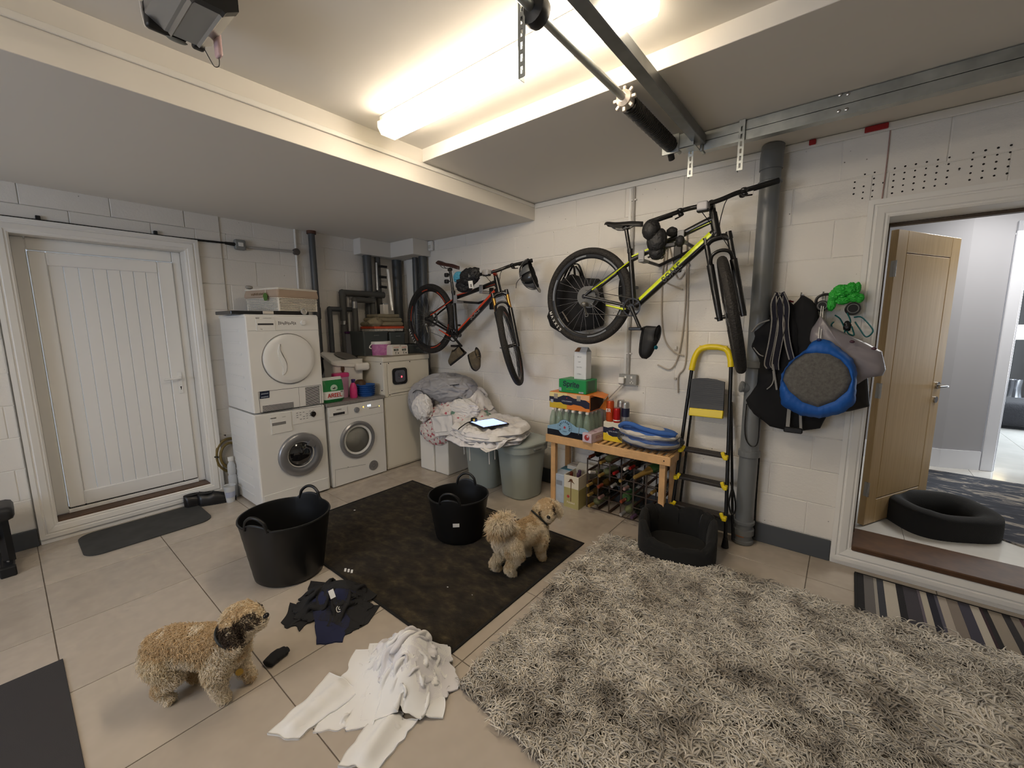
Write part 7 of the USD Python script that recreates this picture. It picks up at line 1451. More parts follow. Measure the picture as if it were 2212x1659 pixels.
    t.part('fork_crown', tube(bez([crown + a * .07, crown + a * .04 + s * .022, crown + s * .028, crown - a * .04 + s * .022, crown - a * .07], 14), .02, 12), m_fr, 40, w=True)
    ar = ax + s * .385; t.part('fork_arch', tube(bez([crown + (ax - crown) * .3 + a * .066, ar + a * .05 - s * .0 + f * .02, ar + f * .025 + s * .02, ar - a * .05 + f * .02, crown + (ax - crown) * .3 - a * .066], 16), .011, 10), m_fr, 40, w=True)
    t.part('axle', cyl(ax - a * .085, ax + a * .08, .009, 12), m_spoke, 40, w=True); t.part('axle_lever', tube([ax - a * .085, ax - a * .09 - s * .0 + f * .05], .006, 8), m_fr, 40, w=True)
    wheel(t, ax, a, f, None, deco, False, 1.)
    # stem, bar, grips, levers
    st = HT + s * .035; bc = st + f * .06 + s * .012; t.part('steerer', cyl(HT, st + s * .02, .02, 16), m_fr, 40, w=True); t.part('stem', tube([st, bc], .02, 14), m_fr if not fork_gold else colm, 40, w=True)
    HL = .36; bar = bez([bc - a * HL - f * .03 + s * .012, bc - a * .16 + s * .012 - f * .008, bc - a * .05, bc + a * .05, bc + a * .16 + s * .012 - f * .008, bc + a * HL - f * .03 + s * .012], 30); t.part('handlebar', tube(bar, .0145, 12), m_fr, 40, w=True)
    for sgn in (1, -1):
        e = bc + a * sgn * HL - f * .03 + s * .012; i_ = e - a * sgn * .13 + f * .008; t.part('grip', cyl(i_, e + a * sgn * .005, .0168, 14, bev=.003), m_rubber, 40, w=True)
        l0 = i_ - a * sgn * .05 + f * .01; t.part('brake_lever', J(lump(l0 + f * .022, (.022, .018, .014), 3, .1), tube(bez([l0 + f * .03, l0 + f * .05 + a * sgn * .05 - s * .008, l0 + f * .045 + a * sgn * .13 - s * .012], 12), .0055, 8)), m_fr, 40, w=True)
        t.part('shifter', J(lump(l0 - s * .022 + f * .006, (.018, .018, .012), 5, .15), tube([l0 - s * .03, l0 - s * .035 + a * sgn * .04 - f * .01], .005, 6)), m_fr, 40, w=True)
        t.part('brake_hose', tube(bez([l0 + f * .03 - a * sgn * .02, l0 - a * sgn * .09 + f * .06 - s * .03, bc + f * .05 - s * .08 + a * sgn * .05, HB_ + f * .03 + s * .02 + a * sgn * .02, P['bb'] * .25 + HB_ * .75 + V(0, -.035, 0) if sgn < 0 else crown + a * .07 - s * .1], 24), .0026, 6), m_black, 40, w=True)
    # drivetrain
    bb = P['bb'] + V(0, -.045, 0); cr = PY(*pt['crank'], Yb - .08)
    t.part('chainring', J(*[mv(lathe([(.056, -.0015), (.066, -.0015), (.066, .0015), (.056, .0015), (.056, -.0015)], 40, False), bb, axes((0, -1, 0)))] + [tube([bb, bb + V(math.cos(k * 1.57 + .4), 0, math.sin(k * 1.57 + .4)) * .06], .006, 6) for k in range(4)]), m_fr, 30, w=True)
    t.part('bottom_bracket', cyl(P['bb'] + V(0, .05, 0), P['bb'] + V(0, -.06, 0), .024, 18), m_fr, 40, w=True)
    cv = unit((cr - bb) * V(1, 0, 1)) * .172; e = bb + cv + V(0, -.03, 0); t.part('crank_arm', tube([bb + V(0, -.015, 0), bb + cv * .5 + V(0, -.022, 0), e], [.016, .012, .013], 10), m_fr, 40, w=True)
    e2 = P['bb'] + V(0, .06, 0) - cv; t.part('crank_arm', tube([P['bb'] + V(0, .05, 0), e2], .012, 10), m_fr, 40, w=True)
    cb = P['hub'] + V(0, -.04, 0)
    t.part('chain', J(tube([cb + V(0, 0, .05), bb + V(-.005, 0, .064)], .0028, 5), tube([P['hub'] + V(.02, -.042, -.13), bb + V(-.005, 0, -.064)], .0028, 5)), m_chain, 40, w=True)
    t.part('derailleur', J(lump(P['hub'] + V(.0, -.06, -.06), (.025, .018, .02), 4, .2), tube([P['hub'] + V(0, -.055, -.06), P['hub'] + V(.02, -.045, -.14)], .012, 8, flat=.4), mv(torus(.014, .004, 16, 6), P['hub'] + V(.02, -.045, -.14), axes((0, 1, 0)))), m_cass, 30, w=True)
    for q, s_ in ((e, -1), (e2, 1)): t.part('pedal', J(cyl(q, q + V(0, s_ * .055, 0), .008, 10), bx(q[0] - .045, q[0] + .045, q[1] + s_ * .02, q[1] + s_ * .1, q[2] - .011, q[2] + .011, .004)), m_fr, 30, w=True)
    if frame_text:
        d = unit(dd); o = P['bb'] + dd * .5 + V(0, -.0305, 0) - up * .006; t.part('lettering', on(txt(frame_text, .036, .0012, True), o, d, up), textcol, False, w=True)
    return t, P, dict(s=s, f=f, a=a, ax=ax, bc=bc, e=e, e2=e2, HT=HT, crown=crown, HL=HL)
m_lime = M('lime_yellow_paint', (206, 222, 18), .35, coat=.3); m_orange = M('orange_red_paint', (206, 66, 32), .35, coat=.3)
YY, YO = -.33, -.31
ty, PYk, gy = bike('black and lime yellow mountain bike hung on the back wall nearest the hall door', dict(hub=(1269, 641), bb=(1370, 664), sc=(1362, 552), sp=(1352, 492), sb=(1309, 486), sn=(1389, 481), ht=(1540, 460), hb=(1549, 511), crank=(1388, 722)), YY, 'lime yellow', m_lime, m_rimd, 'MAXXIS', 77, frame_text='SCALE', rot0=3.5, textcol=m_black)
to, PO, go = bike('black and orange mountain bike hung on the back wall nearest the boiler', dict(hub=(929, 689), bb=(986, 724), sc=(980, 638), sp=(972, 583), sb=(947, 567), sn=(992, 577), ht=(1072, 601), hb=(1079, 632), crank=(1003, 755)), YO, 'orange', m_orange, M('rim_decal_orange', (170, 60, 34), .4), 'MAXXIS', 60, seatm=M('saddle_brown_red', (62, 34, 28), .5), fork_gold=True, frame_text='SCALE', rot0=3.5, textcol=m_print)
# wall brackets
def bracket(label, top, Yb, P, w, text):
    """Folding wall bracket: back plate, arm and two cradles under the top tube."""
    e0, e1 = P['sc'] - V(0, 0, .035), P['top']; cl, cr_ = e0 + (e1 - e0) * w[0], e0 + (e1 - e0) * w[1]; mid = (cl + cr_) / 2
    t = T('bike_bracket', label, 'bicycle bracket', V(mid[0], -.01, mid[2] - .1))
    t.part('wall_plate', rbox(mid[0] - .03, mid[0] + .03, -.016, -.001, mid[2] - .16, mid[2] + .06, .008), m_black_metal, 40, w=True)
    for p in (cl, cr_):
        t.part('arm', tube([V(p[0], -.012, p[2] - .05), V(p[0], Yb - .02, p[2] - .045)], .012, 8), m_black_metal, 40, w=True)
        t.part('cradle', J(rbox(p[0] - .022, p[0] + .022, Yb - .05, Yb - .036, p[2] - .055, p[2] + .018, .006), rbox(p[0] - .022, p[0] + .022, Yb - .05, Yb + .05, p[2] - .062, p[2] - .04, .006)), M('grey_rubber_cradle', (150, 150, 150), .5), 40, w=True)
    t.part('cross_bar', rbox(min(cl[0], cr_[0]), max(cl[0], cr_[0]), -.03, -.01, mid[2] - .07, mid[2] - .03, .006) if 0 else tube([V(cl[0], -.022, cl[2] - .05), V(cr_[0], -.022, cr_[2] - .05)], .012, 6), m_black_metal, 40, w=True)
    if text: t.part('lettering', on(txt(text, .03, .0012, True), V(mid[0] + .02, Yb - .055, mid[2] - .05), unit(e1 - e0), UP), m_wpl, False, w=True); t.part('front_plate', tube([V(mid[0] - .08, Yb - .045, mid[2] - .085), V(mid[0] + .11, Yb - .045, mid[2] - .015)], .022, 4, flat=.3), m_black_metal, 30, w=True)
PYk['top'] = gy['HT'] - gy['s'] * .035; PO['top'] = go['HT'] - go['s'] * .035
bracket('grey and black wall bracket holding up the yellow bicycle', 0, YY, PYk, (.18, .66), 'clug'); bracket('grey and black wall bracket holding up the orange bicycle', 0, YO, PO, (.12, .72), None)
# things hanging on the bicycles
m_lamp = M('pale_lamp_body', (176, 174, 176), .4)
p = PY(1519, 447, YY - .11); t = T('bike_light', 'square pale grey light on the handlebar of the yellow bicycle', 'bicycle light', p); t.part('lamp_body', rbox(p[0] - .032, p[0] + .032, p[1] - .03, p[1] + .03, p[2] - .024, p[2] + .03, .01), m_lamp, 40, w=True); t.part('band', rbox(p[0] - .034, p[0] + .034, p[1] - .02, p[1] + .02, p[2] - .03, p[2] - .012, .006), m_black, 40, w=True)
p = PY(1051, 589, YO - .1); t = T('bike_light', 'square pale grey light on the handlebar of the orange bicycle', 'bicycle light', p); t.part('lamp_body', rbox(p[0] - .036, p[0] + .036, p[1] - .03, p[1] + .03, p[2] - .024, p[2] + .026, .01), m_lamp, 40, w=True); t.part('band', rbox(p[0] - .038, p[0] + .038, p[1] - .02, p[1] + .02, p[2] - .03, p[2] - .012, .006), m_black, 40, w=True)
p = PY(1604, 418, -.28); t = T('bike_bell', 'black bell on the right half of the yellow bicycle handlebar', 'bell', p); t.part('dome', mv(lathe([(.022, -.012), (.022, 0), (.016, .014), (0, .018)], 20), p, axes((0, -1, .4))), m_black, 40, w=True)
for (v0, lab) in ((594, 'upper black lamp on the seat post of the orange bicycle'), (608, 'lower black lamp on the seat post of the orange bicycle')):
    p = PY(966, v0, YO); t = T('rear_light', lab, 'bicycle light', p); t.part('lamp_body', rbox(p[0] - .03, p[0] + .012, p[1] - .018, p[1] + .018, p[2] - .02, p[2] + .02, .008), m_black, 40, w=True); t.part('bracket', rbox(p[0] + .008, p[0] + .035, p[1] - .008, p[1] + .008, p[2] - .006, p[2] + .006, .003), m_black, 40, w=True)
# gloves and shoes on the yellow bicycle
gl = PY(1418, 510, -.5)
t = T('cycling_gloves', 'black winter cycling gloves hung over the left grip of the yellow bicycle', 'gloves', gl)
m_glove = M('black_neoprene', (24, 24, 25), .6, bump=(90, .3, .002))
CG = lambda u, v, y: PY(1280 + u / 9.215, 380 + v / 9.215, y)
t.part('glove_cuff', garment(CG(1170, 1080, -.5), (.055, .05, .065), 71, 4., .08, 4), m_glove, True, w=True)
t.part('glove_body', garment(CG(1280, 1280, -.48), (.062, .045, .075), 72, 4., .08, 4), m_glove, True, w=True)
t.part('glove_palm', garment(CG(1280, 1480, -.46), (.052, .04, .06), 73, 4., .08, 4), m_glove, True, w=True)
for k, (u, v) in enumerate(((1330, 1600), (1280, 1640), (1390, 1640), (1420, 1560))): t.part('finger', tube([CG(1280 + k * 20, 1490, -.46), CG(u, v, -.46)], [.018, .013], 8), m_glove, 40, w=True)
t.part('glove_label', bx(CG(1440, 1340, -.47)[0], CG(1650, 1340, -.47)[0], -.475, -.455, CG(1500, 1420, -.47)[2], CG(1500, 1335, -.47)[2], .004), m_black, False, w=True)
t = T('gore_strap', 'black pump strap hanging under the top tube of the yellow bicycle', 'strap', PY(1465, 510, -.36)); t.part('strap', garment(CG(1740, 1300, -.38), (.028, .02, .035), 75, 4., .1, 4), m_glove, True, w=True); t.part('strap_top', garment(CG(1580, 1110, -.36), (.035, .02, .03), 76, 4., .1, 4), m_glove, True, w=True)
def hshoe(label, c, dirv, mat, L=.27, out=(0, -1, 0), group=None, acc=None):
    t = shoe(label, c, dirv, mat, m_sole, L, .1, 'cycling_shoe'); return t
def hung(label, heel, toe, solen, mat, acc=None):
    """A shoe hung heel up: toe direction and the direction its sole faces."""
    x = unit(toe - heel); z = -unit(solen - (solen @ x) * x); t0 = shoe(label, heel, V(1, 0, 0), mat, m_sole, np.linalg.norm(toe - heel), .098, 'cycling_shoe')
    R = np.array([x, np.cross(z, x), z]); UsdGeom.Xformable(t0.prim).GetOrderedXformOps()[0].Set(Gf.Matrix4d(*R[0], 0, *R[1], 0, *R[2], 0, *heel, 1)); t0.R = R; t0.base = heel
    if acc is not None: t0.part('dial', mv(lathe([(.013, 0), (.013, .008), (0, .01)], 16), (L0_ := .14, 0, .105)), acc, 40)
    return t0
e = gy['e']
hung('black cycling shoe with a teal dial hanging from the pedal of the yellow bicycle', PY(1400, 704, -.42), PY(1388, 774, -.44), V(-.9, .45, 0), m_glove, M('teal_anodised', (40, 130, 150), .3, .6))
hung('black cycling shoe on the far pedal of the yellow bicycle', PY(1352, 600, -.12), PY(1349, 628, -.12) + V(0, 0, -.1), V(-.6, .8, 0), m_glove, M('teal_anodised', (40, 130, 150), .3, .6))
m_tan = M('olive_brown_shoe', (88, 78, 60), .8, var=(25, .25))
hung('brown cycling shoe hanging from the orange bicycle pedal, left of the pair', PY(1006, 765, -.42), PY(979, 790, -.42) + V(-.03, 0, 0), V(.3, .5, -1), m_tan)
hung('brown cycling shoe hanging from the orange bicycle pedal, right of the pair', PY(1018, 764, -.44), PY(1028, 802, -.46), V(-1, .2, 0), m_tan)
CB = lambda u, v, y: PY(840 + u / 4.88, 520 + v / 4.88, y)
t = T('cycling_gloves', 'black cycling gloves piled on the left grip of the orange bicycle', 'gloves', CB(860, 400, -.5))
t.part('glove_body', garment(CB(850, 380, -.5), (.10, .05, .07), 81, 6., .2, 4), m_glove, True, w=True); t.part('glove_body', garment(CB(800, 470, -.46), (.09, .05, .06), 82, 6., .2, 4), m_glove, True, w=True); t.part('glove_body', garment(CB(900, 350, -.52), (.05, .04, .05), 83, 6., .2, 4), m_glove, True, w=True)
for u, v, u2, v2 in ((780, 360, 785, 330), (830, 340, 828, 300), (930, 340, 940, 285), (870, 320, 868, 295)): t.part('finger', tube([CB(u, v + 20, -.5), CB(u2, v2, -.5)], [.02, .014], 8), m_glove, 40, w=True)
t.part('white_tag', mv(quadp(CB(845, 500, -.555), CB(893, 500, -.555), CB(880, 420, -.555), CB(835, 425, -.555), .002)), m_wpl, False, w=True)
t.part('tag_print', mv(quadp(CB(858, 490, -.557), CB(878, 488, -.557), CB(872, 455, -.557), CB(855, 458, -.557), .001)), m_print, False, w=True)
t.part('reflective_patch', mv(quadp(CB(838, 385, -.56), CB(862, 385, -.56), CB(862, 350, -.56), CB(838, 350, -.56), .002)), M('mid_grey', (110, 110, 108), .5), False, w=True)
t = T('blue_cloth', 'light blue cloth tucked beside the gloves on the orange bicycle', 'cloth', CB(740, 380, -.5)); t.part('cloth', garment(CB(735, 385, -.48), (.055, .03, .045), 85, 5., .2, 4), M('sky_blue_cloth', (74, 150, 178), .8), True, w=True)
# helmet on the right grip of the orange bicycle
hc = CB(1510, 350, -.33); 
t = T('cycling_helmet', 'black and grey cycling helmet hanging on the right grip of the orange bicycle', 'helmet', hc)
m_hel = M('helmet_black', (30, 31, 32), .3, coat=.3); m_helg = M('helmet_grey', (84, 86, 88), .35)
Rh_ = np.array([unit(V(.45, -.25, -.85)), unit(V(.35, -.92, .1)), V(0, 0, 0)]); Rh_[2] = unit(np.cross(Rh_[0], Rh_[1])); Rh_[1] = np.cross(Rh_[2], Rh_[0])
def shell(r, hh, k0, k1, lat0=-.15, lat1=1.45, n=8, bulge=0.):
    U, W = np.meshgrid(np.linspace(k0, k1, n), np.linspace(lat0, lat1, 14), indexing='ij'); rr_ = 1 + bulge * np.sin((U - k0) / (k1 - k0) * np.pi)
    P = np.stack([r * 1.25 * np.cos(W) * np.cos(U), r * np.cos(W) * np.sin(U), r * .95 * np.sin(W)], -1) * rr_[..., None]; return loft(P, False, False)
for k in range(10):
    k0 = 2 * np.pi * k / 10; A = shell(.112, 0, k0 + .04, k0 + .5, -.1, 1.35, 6, .03); B_ = shell(.092, 0, k0 + .04, k0 + .5, -.1, 1.35, 6)
    t.part('shell_rib', mv(J(A), hc, Rh_), m_hel if k % 2 else m_helg, 40, w=True)
t.part('inner_shell', mv(shell(.098, 0, 0, 2 * np.pi, -.12, 1.56, 24), hc, Rh_), M('helmet_inner', (20, 20, 20), .8), 40, w=True)
t.part('visor', mv(loft([np.stack([.14 * np.cos(q) * s_, .105 * np.sin(q) * s_, np.full(12, z)], -1) for q in [np.linspace(-.9, .9, 12)] for s_, z in ((1, .0), (1.3, -.01), (1.32, -.016), (1.0, -.012))], False, False), hc, Rh_), m_hel, 40, w=True)
t.part('strap', tube(bez([CB(1440, 340, -.33), CB(1400, 380, -.36), CB(1350, 440, -.38), CB(1340, 500, -.38)], 14), .006, 6, flat=.4), m_black, 40, w=True); t.part('strap', tube(bez([CB(1390, 400, -.36), CB(1430, 430, -.36), CB(1470, 440, -.36)], 10), .005, 6, flat=.4), m_black, 40, w=True)
# backpack hanging on the wall behind the yellow bicycle
CR = lambda u, v, y: PY(1180 + u / 6.9125, 520 + v / 6.9125, y)
t = T('backpack', 'black backpack hanging on the wall behind the rear wheel of the yellow bicycle', 'backpack', CR(500, 1300, -.1))
flatbag([CR(u, v, -.12) for u, v in ((370, 500), (560, 560), (760, 570), (800, 760), (830, 900), (810, 1270), (700, 1310), (470, 1350), (330, 1330), (190, 1370), (60, 1280), (5, 1130), (60, 900), (180, 620))], -.01, -.16, m_bk, 21, t)
for pts in (((240, 600), (340, 400), (420, 350), (490, 370), (560, 560)), ((290, 600), (370, 420), (410, 380), (430, 540)), ((440, 380), (500, 470), (520, 560))): t.part('shoulder_strap', tube(bez([CR(u, v, -.06) for u, v in pts], 24), .016, 8, flat=.35), m_bk, 40, w=True)
t.part('reflective_strip', tube([CR(240, 1060, -.165), CR(330, 1210, -.165)], [.011, .011], 8, flat=.4), M('reflective_silver', (176, 170, 164), .35), 40, w=True)
# ---------------------------------------------------------------- tubs, mats, rugs
m_tub = M('black_flexible_plastic', (15, 15, 15), .42, bump=(160, .08, .001))
def flexi(label, c, r0, r1, h, rot, sticker=False):
    t = T('flexi_tub', label, 'tub', c, rot); n = 96; th = np.linspace(0, 2 * np.pi, n, endpoint=False); e = np.abs(np.sin(th)) ; rise = .035 * np.clip((e - .93) / .07, 0, 1) ** .7 * 1.0; oval = 1 + .035 * np.cos(2 * th)
    def rg(r, z, up=0): return np.stack([r * oval * np.cos(th), r * oval * np.sin(th), z + up * rise], -1)
    rings = [rg(.01, 0.), rg(r0 * .93, 0), rg(r0, .012)]
    for k in range(1, 12): q = k / 12; rings.append(rg(r0 + (r1 - r0) * q + (.0012 if k % 2 else 0), .012 + (h - .012) * q, q ** 6))
    rings += [rg(r1, h, 1), rg(r1 + .006, h + .002, 1), rg(r1 + .004, h + .009, 1), rg(r1 - .004, h + .009, 1), rg(r1 - .007, h, 1)]
    for k in range(11, 0, -1): q = k / 12; rings.append(rg(r0 + (r1 - r0) * q - .006, .014 + (h - .014) * q, q ** 6))
    rings.append(rg(r0 - .01, .016)); rings.append(rg(.01, .016))
    t.part('tub_body', loft(rings, False), m_tub, 45)
    for s in (1, -1):
        w = .075; P = [V(x, s * (r1 * .965 + 0) * math.sqrt(max(0, 1 - (x / r1) ** 2)) , h + .012 + .075 * (1 - (x / (w + .0)) ** 2) ** .6 if abs(x) < w else h + .0) for x in np.linspace(-w, w, 15)]
        t.part('handle', tube(bez(P, 42), .0095, 10), m_tub, 40)
    for k in range(5): t.part('moulded_rib', mv(torus(r0 + (r1 - r0) * (.25 + .12 * k) + .0005, .0022, 96, 5), (0, 0, .012 + (h - .012) * (.25 + .12 * k)), s=(1.0, 1, 1)), m_tub, True) if 0 else None
    if sticker: t.part('sticker', None, m_wpl) if 0 else None
    return t
t1 = flexi('large black flexible tub on the tiles beside the pile of dark clothes', PZ(630, 1235, 0) * V(1, 1, 0) + V(-.02, .0, 0), .195, .252, .385, 28)
t2 = flexi('smaller black flexible tub with a white sticker on the dark rug', PZ(985, 1150, 0) * V(1, 1, 0) + V(.06, -.02, .009), .165, .21, .315, 28)
p = PZ(972, 1145, .17); dcm = unit((CAM - t2.base) * V(1, 1, 0)); pc = t2.base + dcm * .189 + V(0, 0, .17); sd = np.cross([0, 0, 1.], dcm)
t2.part('sticker', J(quadp(pc - sd * .045 - V(0, 0, .014) - dcm * .003, pc + sd * .0 - V(0, 0, .014), pc + sd * .0 + V(0, 0, .014) + dcm * .003, pc - sd * .045 + V(0, 0, .014), .001)), m_wpl, False, w=True)

def soft_slab(x0, x1, y0, y1, h, amp, step=.02, seed=1, rot=0.):
    nx, ny = int((x1 - x0) / step), int((y1 - y0) / step); U, W = np.meshgrid(np.linspace(x0, x1, nx), np.linspace(y0, y1, ny), indexing='ij'); r = np.random.default_rng(seed); Z = h + amp * (meshkit.fbm(np.stack([U * 25, W * 25, 0 * U], -1), 3, seed) - .5); Z[[0, -1]] = h * .6; Z[:, [0, -1]] = h * .6
    top = np.stack([U, W, Z], -1); v, f = loft(top, False, False); idx = np.arange(nx * ny).reshape(nx, ny); loop = np.concatenate([idx[:, 0], idx[-1, 1:], idx[-2::-1, -1], idx[0, -2:0:-1]]); b = v[loop].copy(); b[:, 2] = 0; m = len(loop); i = np.arange(m); j = (i + 1) % m
    return np.vstack([v, b]), np.vstack([f, np.stack([loop, loop[j], len(v) + j], 1), np.stack([loop, len(v) + j, len(v) + i], 1)])
m_drug = usdkit.material(stage, '/World/Looks/dark_rug_pile', {'g': ('geometry', {}), 'mp': ('mapping', {'scale': (1., 1.6, 1.)}), 'n': ('noise_texture', {'scale': 9., 'detail': 6., 'roughness': .72}), 'r': ('rgb_ramp', {'ramp': [(.36, lin((28, 25, 21))), (.5, lin((46, 40, 31))), (.62, lin((66, 57, 42))), (.74, lin((92, 80, 60)))]}), 'n2': ('noise_texture', {'scale': 320., 'detail': 2.}), 'b': ('bump', {'strength': .8, 'distance': .006}), 'p': ('principled_bsdf', {'roughness': .95, 'specular_ior_level': .2, 'sheen_weight': .05})},
    [('g.position', 'mp.vector'), ('mp.vector', 'n.vector'), ('g.position', 'n2.vector'), ('n.fac', 'r.fac'), ('r.color', 'p.base_color'), ('n2.fac', 'b.height'), ('b.normal', 'p.normal')], surface='p.BSDF')
t = T('dark_rug', 'flat dark brown mottled rug on the tiles under the smaller tub and the tan dog', 'rug', (2.1, -1.45, 0))
t.part('pile', mv(soft_slab(1.135, 3.055, -2.085, -.825, .008, .004), (0, 0, .0005)), m_drug, True, w=True)
m_bind = M('black_rug_binding', (18, 16, 15), .9)
for q in ((1.12, 1.135, -2.10, -.81), (3.055, 3.07, -2.10, -.81), (1.135, 3.055, -2.10, -2.085), (1.135, 3.055, -.825, -.81)): t.part('binding', bx(*q, 0, .008, .002), m_bind, False, w=True)
for u, v, s_ in ((967, 1268, .005), (1020, 1285, .003), (766, 1102, .009)): solo('lint', lump(PZ(u, v, .010), (s_, s_ * .8, .002), int(u), .3, 2), m_wcloth, 'tiny white speck of lint on the dark rug, ' + {967: 'near its middle', 1020: 'right of the middle', 766: 'near its far left side'}[u], 'lint', smooth=True)
# shaggy rug
m_shag = usdkit.material(stage, '/World/Looks/shag_pile', {'g': ('geometry', {}), 'n': ('noise_texture', {'scale': 4.6, 'detail': 5., 'roughness': .7}), 'r': ('rgb_ramp', {'ramp': [(.34, lin((132, 124, 112))), (.43, lin((178, 170, 157))), (.52, lin((204, 197, 184))), (.66, lin((222, 215, 203)))]}), 'o': ('object_info', {}), 'r2': ('rgb_ramp', {'ramp': [(0, (.66, .66, .66)), (1, (1.2, 1.19, 1.17))]}), 'm': ('mix', {'mix_type': 'multiply', 'fac': 1.}), 'p': ('principled_bsdf', {'roughness': .7, 'sheen_weight': .15})},
    [('g.position', 'n.vector'), ('n.fac', 'r.fac'), ('o.random', 'r2.fac'), ('r.color', 'm.color1'), ('r2.color', 'm.color2'), ('m.color', 'p.base_color')], surface='p.BSDF')
SHQ = np.array([[3.15, -.64], [3.21, -2.19], [5.75, -2.42], [5.62, -.47]])
t = T('shag_rug', 'large light grey shaggy rug with long matted pile filling the right foreground', 'rug', (4.4, -1.4, 0))
t.part('backing', ext([tuple(q) for q in SHQ], .006), M('rug_backing', (120, 112, 102), .95), False, w=True)
sr = np.random.default_rng(31)
PI_ = UsdGeom.PointInstancer.Define(stage, t.path + '/shag_pile'); PI_.GetPrim().SetCustomDataByKey('kind', 'stuff')
protos = []
for k in range(6):
    ms = []
    for j in range(9):
        r0 = sr.normal(0, .010, 2); a = sr.uniform(0, 2 * np.pi); L = sr.uniform(.035, .06); lean = sr.uniform(.5, 1.15); d = V(math.cos(a), math.sin(a), 0); d2 = V(-d[1], d[0], 0) * sr.uniform(-.5, .5)
        pts = [V(*r0, 0), V(*r0, 0) + d * L * .18 * lean + V(0, 0, L * .38), V(*r0, 0) + (d + d2) * L * .5 * lean + V(0, 0, L * .58), V(*r0, 0) + (d + d2 * 2.2) * L * .85 * lean + V(0, 0, L * (.62 - .25 * lean + .1))]
        ms.append(tube(bez(pts, 6), [.0026, .0032, .0033, .0031, .0028, .0022, .0010][:len(bez(pts, 6))], 4, False))
    pth = PI_.GetPath().AppendChild(f'tuft_{k:03d}'); usdkit.mesh(stage, str(pth), trimesh.Trimesh(*J(*ms), process=False), m_shag, True); protos.append(pth)
PI_.CreatePrototypesRel().SetTargets(protos)
shp = Polygon(SHQ).buffer(-.005); x0, y0, x1, y1 = shp.bounds; q = sr.uniform((x0, y0), (x1, y1), (15500, 2)); q = q[shapely.contains(shp, shapely.points(q))]
nq = len(q); pl3 = meshkit.fbm(np.c_[q * 2.6, np.zeros(nq)], 3, 4); sc = (.7 + .55 * np.clip((pl3 - .32) / .36, 0, 1)) * sr.uniform(.75, 1.2, nq)
ag = meshkit.fbm(np.c_[q * 3.5, np.zeros(nq) + 5], 2, 8) * 14 + sr.normal(0, .9, nq)
basez = .004 + .0 * pl3
# local transform: the Xform of the rug moves the instancer, so positions are local to it
PI_.CreatePositionsAttr(Vt.Vec3fArray.FromNumpy((np.c_[q, basez] - t.base).astype(np.float32))); PI_.CreateProtoIndicesAttr(Vt.IntArray.FromNumpy(sr.integers(0, 6, nq).astype(np.int32)))
PI_.CreateScalesAttr(Vt.Vec3fArray.FromNumpy(np.stack([sc, sc, sc * .9], -1).astype(np.float32)))
PI_.CreateOrientationsAttr(Vt.QuathArray([Gf.Quath(float(math.cos(a / 2)), 0, 0, float(math.sin(a / 2))) for a in ag]))
# other mats
t = T('striped_mat', 'striped black, navy, grey and cream woven mat in front of the hall door step', 'doormat', (5.2, -.3, 0)); x = 4.572
sw_ = [((22, 20, 22), .03), ((96, 92, 90), .045), ((150, 144, 134), .015), ((52, 54, 60), .03), ((176, 168, 154), .055), ((22, 20, 24), .03), ((58, 54, 60), .06), ((92, 84, 92), .012), ((170, 162, 146), .028), ((24, 24, 36), .03), ((74, 72, 84), .014), ((158, 148, 136), .035), ((120, 110, 100), .045), ((56, 54, 66), .045), ((172, 164, 150), .035), ((44, 24, 32), .012), ((26, 24, 26), .02), ((136, 126, 112), .05), ((40, 38, 40), .03), ((120, 112, 102), .03), ((74, 48, 56), .016), ((168, 160, 146), .04), ((30, 30, 44), .05), ((150, 142, 130), .05), ((30, 28, 30), .04), ((160, 150, 138), .05)]
for k, (c, w_) in enumerate(sw_): t.part('stripe', bx(x, x + w_, -.545, -.085, .0005, .0085 + .0008 * (k % 2), .0008), M(f'mat_stripe_{c[0]}_{c[1]}_{c[2]}', c, .95, bump=(260, .5, .002)), False, w=True); x += w_
t.part('binding', J(bx(4.56, x, -.085, -.072, 0, .0095, .002)), m_bind, False, w=True); t.part('binding', J(bx(4.56, x, -.558, -.545, 0, .0095, .002)), m_bind, False, w=True); t.part('binding', bx(4.558, 4.572, -.545, -.085, 0, .0095, .002), m_bind, False, w=True)
solo('gym_mat', bx(1.655, 3.6, -4.4, -3.25, 0, .006, .002), M('dark_gym_mat', (52, 50, 51), .8, bump=(300, .4, .002)), 'plain dark grey mat in the bottom left corner of the photo', 'mat', smooth=False)
m_hrug = usdkit.material(stage, '/World/Looks/hall_rug_pattern', {'g': ('geometry', {}), 'mp': ('mapping', {'rotation': (0, 0, .5), 'scale': (1., 3., 1.)}), 'n': ('noise_texture', {'scale': 3.4, 'detail': 5., 'distortion': 1.4, 'roughness': .6}), 'r': ('rgb_ramp', {'ramp': [(.4, lin((44, 46, 54))), (.54, lin((58, 60, 68))), (.6, lin((150, 142, 130))), (.7, lin((90, 88, 88)))]}), 'p': ('principled_bsdf', {'roughness': .95})}, [('g.position', 'mp.vector'), ('mp.vector', 'n.vector'), ('n.fac', 'r.fac'), ('r.color', 'p.base_color')], surface='p.BSDF')
solo('hall_rug', ext([(4.98, .86), (5.36, .60), (7.0, .66), (6.9, 2.05), (5.03, 2.16)], .01, (0, 0, .1505)), m_hrug, 'dark slate and cream patterned rug on the white hall floor', 'rug', smooth=False)

